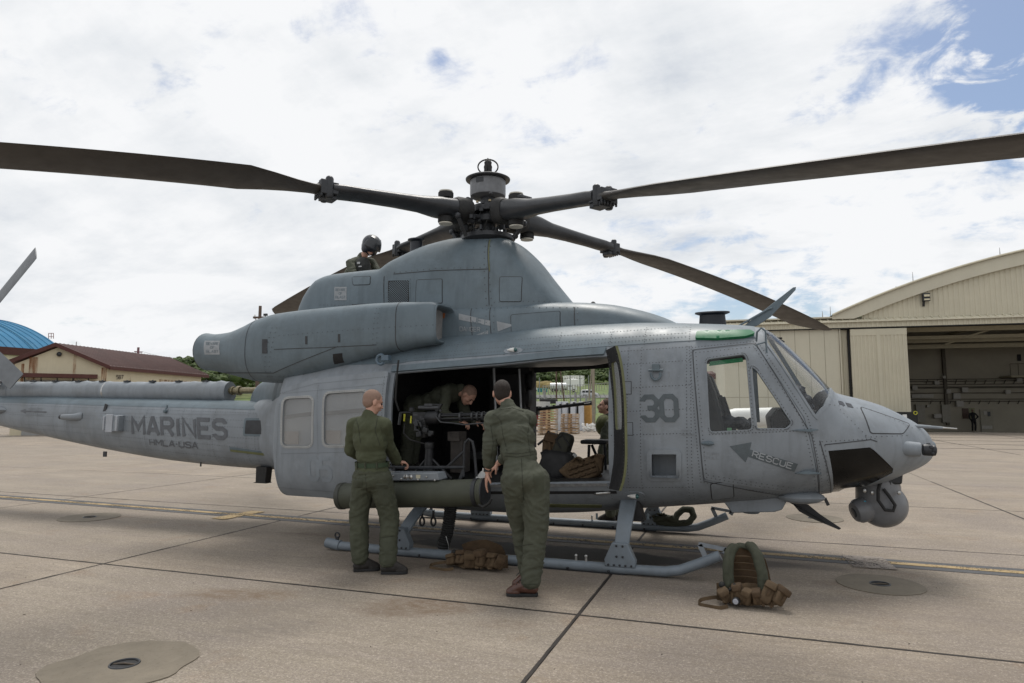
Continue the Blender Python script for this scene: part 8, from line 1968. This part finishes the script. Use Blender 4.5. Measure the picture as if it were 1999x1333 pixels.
# fence
fn = thing('security_fence', 'grey mesh fence with slanted barbed wire arms crossing the slope behind the yard', 'fence', tuple(gp(1100, 78, 0)))
GAL = mat('galvanised_steel', (.24, .25, .25), .5, metal=.4, var=.15)
for k in range(22):
    px = 1010+k*9.5; d = 80+k*.6; p = gp(px, d); h_ = 2.3; mb = MB(); mb.tube([p-Vector((0, 0, .3)), p+Vector((0, 0, h_)), p+Vector((-.3, -.1, h_+.45))], .04, 6); mb.build('fence_post', GAL, fn)
for hh_ in (.2, 1.2, 2.25, 2.45, 2.6):
    mb = MB(); mb.tube([gp(1005+k*10, 80+k*.6)+Vector((0, 0, hh_)) for k in range(21)], .02, 4); mb.build('fence_wire', GAL, fn)
def fence2():
    f = thing('boundary_fence', 'long pale fence climbing the hillside between the van and the white tank', 'fence', tuple(gp(1150, 200, thz(200))))
    for k in range(26):
        px = 1060+k*5.2; d = 175+k*1.2+max(0, k-8)*3; p = gp(px, d); mb = MB(); mb.box(p+Vector((0, 0, 1.2)), (.2, .2, 3.0)); mb.build('fence_post', mat('concrete_post', (.30, .28, .24), .8), f, angle=0)
    mb = MB(); mb.tube([gp(1060+k*5.2, 175+k*1.2+max(0, k-8)*3)+Vector((0, 0, 2.5)) for k in range(26)], .06, 4); mb.build('top_rail', GAL, f)
fence2()
WPOLE = mat('wood_pole_pale', (.26, .23, .18), .8, var=.15)
def pole(px, ytop, d, r, lab, m, lean=None, cat='pole', nm='yard_pole'):
    b_ = gp(px, d); t_ = gp(px if lean is None else lean, d, pz(ytop, d)); mb = MB(); mb.tube([b_-Vector((0, 0, .4)), t_], [r, r*.8], 8); tag(mb.build(nm, m), lab, cat)
pole(1086, 700, 62, .09, 'dark brown upright pole left of the fuel truck in the doorway view', WOODP)
pole(1107, 715, 64, .08, 'leaning grey pole in front of the fuel truck', WOODP, lean=1093)
pole(1158, 700, 60, .16, 'thick pale utility pole beside the man at the far doorway', WPOLE)
pole(1143, 715, 60, .07, 'slanting guy strut leaning against the pale utility pole', WPOLE, lean=1156)
pole(1053, 737, 90, .07, 'thin pale post above the blue toilets', GAL); pole(1113, 733, 100, .09, 'slim grey post in front of the white tank, left one', GAL); pole(1132, 733, 100, .09, 'slim grey post in front of the white tank, right one', GAL); pole(1149, 733, 100, .08, 'slim grey post right of the white tank', GAL); pole(1036, 730, 110, .08, 'pale post at the left edge of the doorway view', GAL)
pole(1123, 766, 58, .13, 'short thick grey bollard in the middle of the far doorway view', GAL, cat='bollard', nm='bollard'); pole(1144, 770, 58, .12, 'short thick grey bollard below the white van', GAL, cat='bollard', nm='bollard'); pole(1063, 762, 58, .12, 'grey bollard near the fence in front of the blue toilets', GAL, cat='bollard', nm='bollard')
sg = thing('yield_sign', 'pale triangular sign on a post at the left of the doorway view', 'sign', tuple(gp(1044, 70)))
mb = MB(); mb.tube([gp(1044, 70), gp(1044, 70, pz(768, 70))], .04, 6); mb.build('post', GAL, sg); mb = MB(); a = gp(1041, 69.8, pz(767, 69.8)); b_ = gp(1047.5, 69.8, pz(767, 69.8)); c = gp(1044.2, 69.8, pz(772.5, 69.8)); q = Vector((.03, -.08, 0)); mb.add([a, b_, c, a+q, b_+q, c+q], [(0, 1, 2), (5, 4, 3), (0, 3, 4, 1), (1, 4, 5, 2), (2, 5, 3, 0)]); mb.build('sign_plate', WHITE, sg, angle=0)
# vehicles
def vframe(px0, px1, d):
    a, b = gp(px0, d), gp(px1, d); u = (b-a); u.z = 0; ln = u.length; u.normalize(); n = Vector((-u.y, u.x, 0)); z = (a.z+b.z)/2
    return (lambda x, y, h: Vector((a.x+u.x*x*ln+n.x*y, a.y+u.y*x*ln+n.y*y, z+h))), ln, n
GLS = mat('vehicle_glass', (.02, .025, .03), .1, spec=.8); WP = mat('vehicle_white', (.62, .63, .64), .3, coat=.5, var=.04)
def wheels(F, n, xs, r, t, w2):
    for x in xs:
        for y in (0.1, w2-.1):
            mb = MB(); c = F(x, y, r); mb.lathe([(r*.5, -.1), (r, -.1), (r, .1), (r*.5, .1)], c, n, 14); wh = mb.build('wheel', RUB, t); mb = MB(); mb.lathe([(.01, -.12), (r*.5, -.11), (r*.5, .11), (.01, .12)], c, n, 10); mb.build('rim', STEEL, wh)
def van(px0, px1, d, lab):
    F, ln, n = vframe(px0, px1, d); t = thing('van', lab, 'van', tuple(F(0, 0, 0))); w2 = 1.8; H_ = 1.9
    prof = [(0, .35), (0, 1.0), (.03, 1.75), (.10, 1.9), (.55, 1.9), (.68, 1.75), (.82, 1.15), (.97, .95), (1, .7), (1, .35)]
    mb = MB(); mb.prism(prof, 0, w2, lambda a, b, t_: F(a, t_, b)); mb.build('body', WP, t, bevel=.06)
    for (x0, x1) in ((.05, .22), (.24, .44), (.46, .64)):
        mb = MB(); mb.prism([(x0, 1.15), (x0+.01, 1.62), (x1-.01 if x1 < .6 else x1-.03, 1.62), (x1+(.05 if x1 > .6 else 0), 1.15)], -.02, .0, lambda a, b, t_: F(a, t_, b)); mb.build('side_window', GLS, t, angle=0)
    mb = MB(); mb.prism([(.69, 1.66), (.80, 1.2), (.815, 1.2), (.70, 1.70)], .15, w2-.15, lambda a, b, t_: F(a, t_, b)); mb.build('windscreen', GLS, t, angle=0)
    wheels(F, n, (.17, .80), .34, t, w2)
van(1134.5, 1168, 160, 'white people carrier van parked on the grass slope beside the far fence')
def tanker(px0, px1, d):
    F, ln, n = vframe(px0, px1, d); t = thing('fuel_truck', 'white fuel tanker truck with long cylindrical tank parked on the hillside', 'truck', tuple(F(0, 0, 0))); w2 = 2.4
    mb = MB(); a, b = F(.0, 1.2, 1.95), F(.62, 1.2, 1.95); mb.tube([a, a.lerp(b, .03), a.lerp(b, .97), b], [1.0, 1.15, 1.15, 1.0], 20); mb.build('tank', WP, t)
    mb = MB(); mb.prism([(.0, .6), (.98, .6), (.98, .85), (.0, .85)], .4, 2.0, lambda p, q, t_: F(p, t_, q)); mb.build('chassis', BLKM, t)
    mb = MB(); mb.prism([(.66, .8), (.66, 2.6), (.78, 2.6), (.83, 1.8), (.97, 1.6), (1, 1.4), (1, .6), (.66, .6)], .1, 2.3, lambda p, q, t_: F(p, t_, q)); cb3 = mb.build('cab', WP, t, bevel=.06)
    mb = MB(); mb.prism([(.69, 1.75), (.69, 2.35), (.77, 2.35), (.80, 1.75)], .05, .11, lambda p, q, t_: F(p, t_, q)); mb.build('cab_window', GLS, cb3, angle=0)
    mb = MB(); mb.box(F(.3, .25, .95), (2.0, .3, .7)); mb.build('hose_locker', mat('locker_grey', (.3, .3, .3), .5), t)
    wheels(F, n, (.12, .24, .45, .88), .5, t, w2)
tanker(1074, 1126, 222)
F, ln, n = vframe(1030, 1049, 222); t = thing('pickup_truck', 'white truck cab at the left edge of the doorway view beside the blue toilets', 'truck', tuple(F(0, 0, 0)))
mb = MB(); mb.prism([(0, .5), (0, 2.4), (.5, 2.4), (.65, 1.6), (.98, 1.4), (1, .5)], 0, 2, lambda p, q, t_: F(p, t_, q)); mb.build('cab', WP, t, bevel=.06); mb = MB(); mb.prism([(.2, 1.6), (.2, 2.2), (.48, 2.2), (.6, 1.6)], -.04, .0, lambda p, q, t_: F(p, t_, q)); mb.build('window', GLS, t, angle=0); wheels(F, n, (.2, .8), .45, t, 2)
TEAL = mat('teal_plastic', (.03, .22, .26), .5, var=.1)
for k, nm in enumerate(('leftmost', 'second from left', 'third from left', 'rightmost')):
    F, ln, n = vframe(1049.5+k*4.9, 1053.6+k*4.9, 218); t = thing('portable_toilet', '%s of the four teal portable toilets on the hillside' % nm, 'toilet', tuple(F(0, 0, 0)), group='teal portable toilets')
    mb = MB(); mb.prism([(0, 0), (1, 0), (1, 1.25), (0, 1.25)], 0, .8, lambda p, q, t_: F(p, t_, q)); mb.build('cabin', TEAL, t, angle=0); mb = MB(); mb.prism([(-.05, 1.25), (1.05, 1.25), (.9, 1.42), (.1, 1.42)], -.05, .85, lambda p, q, t_: F(p, t_, q)); mb.build('roof', mat('pale_teal', (.25, .4, .42), .5), t, angle=0); mb = MB(); mb.prism([(.15, .08), (.85, .08), (.85, 1.1), (.15, 1.1)], -.03, 0, lambda p, q, t_: F(p, t_, q)); mb.build('door', mat('door_teal', (.02, .15, .18), .5), t, angle=0)
tk = thing('storage_tank', 'low white cylindrical storage tank with railing and ladder on the hillside', 'tank', tuple(gp(1119, 284)))
c = gp(1119, 288); rr_ = 19.5*288/FPX; z0t, z1t = pz(753, 284), pz(741, 284); mb = MB(); mb.lathe([(rr_, z0t-1), (rr_, z1t), (rr_*.98, z1t+.1), (.1, z1t+.5)], (c.x, c.y, 0), seg=40); mb.build('tank_shell', WHITE, tk)
for zz in (.9, 1.6):
    mb = MB(); mb.tube([Vector((c.x+rr_*math.cos(a), c.y+rr_*math.sin(a), z1t+zz)) for a in np.linspace(0, 2*math.pi, 40)], .09, 4, False); mb.build('railing', WHITE, tk)
for a in np.linspace(0, 2*math.pi, 25)[:-1]: mb = MB(); p = Vector((c.x+rr_*math.cos(a), c.y+rr_*math.sin(a), z1t)); mb.bar(p, p+Vector((0, 0, 1.6)), .12, .12); mb.build('railing_post', WHITE, tk)
mb = MB(); 
for px in (1136, 1140): mb.tube([gp(px, 279, z0t-.5), gp(px, 279, z1t+1.5)], .12, 5)
for k in range(6): z_ = z0t+(z1t-z0t)*k/5; mb.tube([gp(1136, 279, z_), gp(1140, 279, z_)], .08, 4)
mb.build('ladder', WHITE, tk, kind='stuff')
mb = MB(); rnd = random.Random(6)
for k in range(7): mb.ell(gp(1078-k*6, 262+k, thz(262)+.3), (4.5, 4, 1.6+.6*(k % 3)), seg=10, rings=6)
m1 = mb.build('earth_mound', mat('dry_grass_earth', (.17, .13, .045), .9, var=.25, scale=.8), None, kind='structure')
F, ln, n = vframe(1126, 1147, 74); t = thing('car', 'white car roof showing above the far gun barrel', 'car', tuple(F(0, 0, 0))); zz = .3
mb = MB(); mb.prism([(0, .3), (0, .8), (.15, .95), (.3, 1.35), (.7, 1.35), (.85, .95), (1.5, .85), (1.55, .3)], 0, 1.6, lambda p, q, t_: F(p, t_, q+zz)); mb.build('body', WP, t, bevel=.05); mb = MB(); mb.prism([(.2, .97), (.33, 1.28), (.68, 1.28), (.8, .97)], -.03, 0, lambda p, q, t_: F(p, t_, q+zz)); mb.build('side_window', GLS, t, angle=0); wheels(F, n, (.25, 1.2), .33, t, 1.6)
# white tank seen through the cockpit windows
wt = thing('white_drop_tank', 'smooth white rounded tank standing beyond the cockpit, seen through the door windows', 'tank', tuple(gp(1480, 12, 0)))
a, b_ = gp(1395, 12, pz(816, 12)), gp(1580, 12, pz(812, 12)); mb = MB(); mb.tube([a, a.lerp(b_, .06), a.lerp(b_, .2), a.lerp(b_, .8), a.lerp(b_, .95), b_], [.02, .11, .17, .17, .10, .02], 20); mb.build('tank_body', WHITE, wt)
for f in (.3, .7): p = a.lerp(b_, f); mb = MB(); mb.bar(p, Vector((p.x, p.y, 0)), .08, .08); mb.box((p.x, p.y, .03), (.5, .5, .06)); mb.build('stand', GREY2, wt)
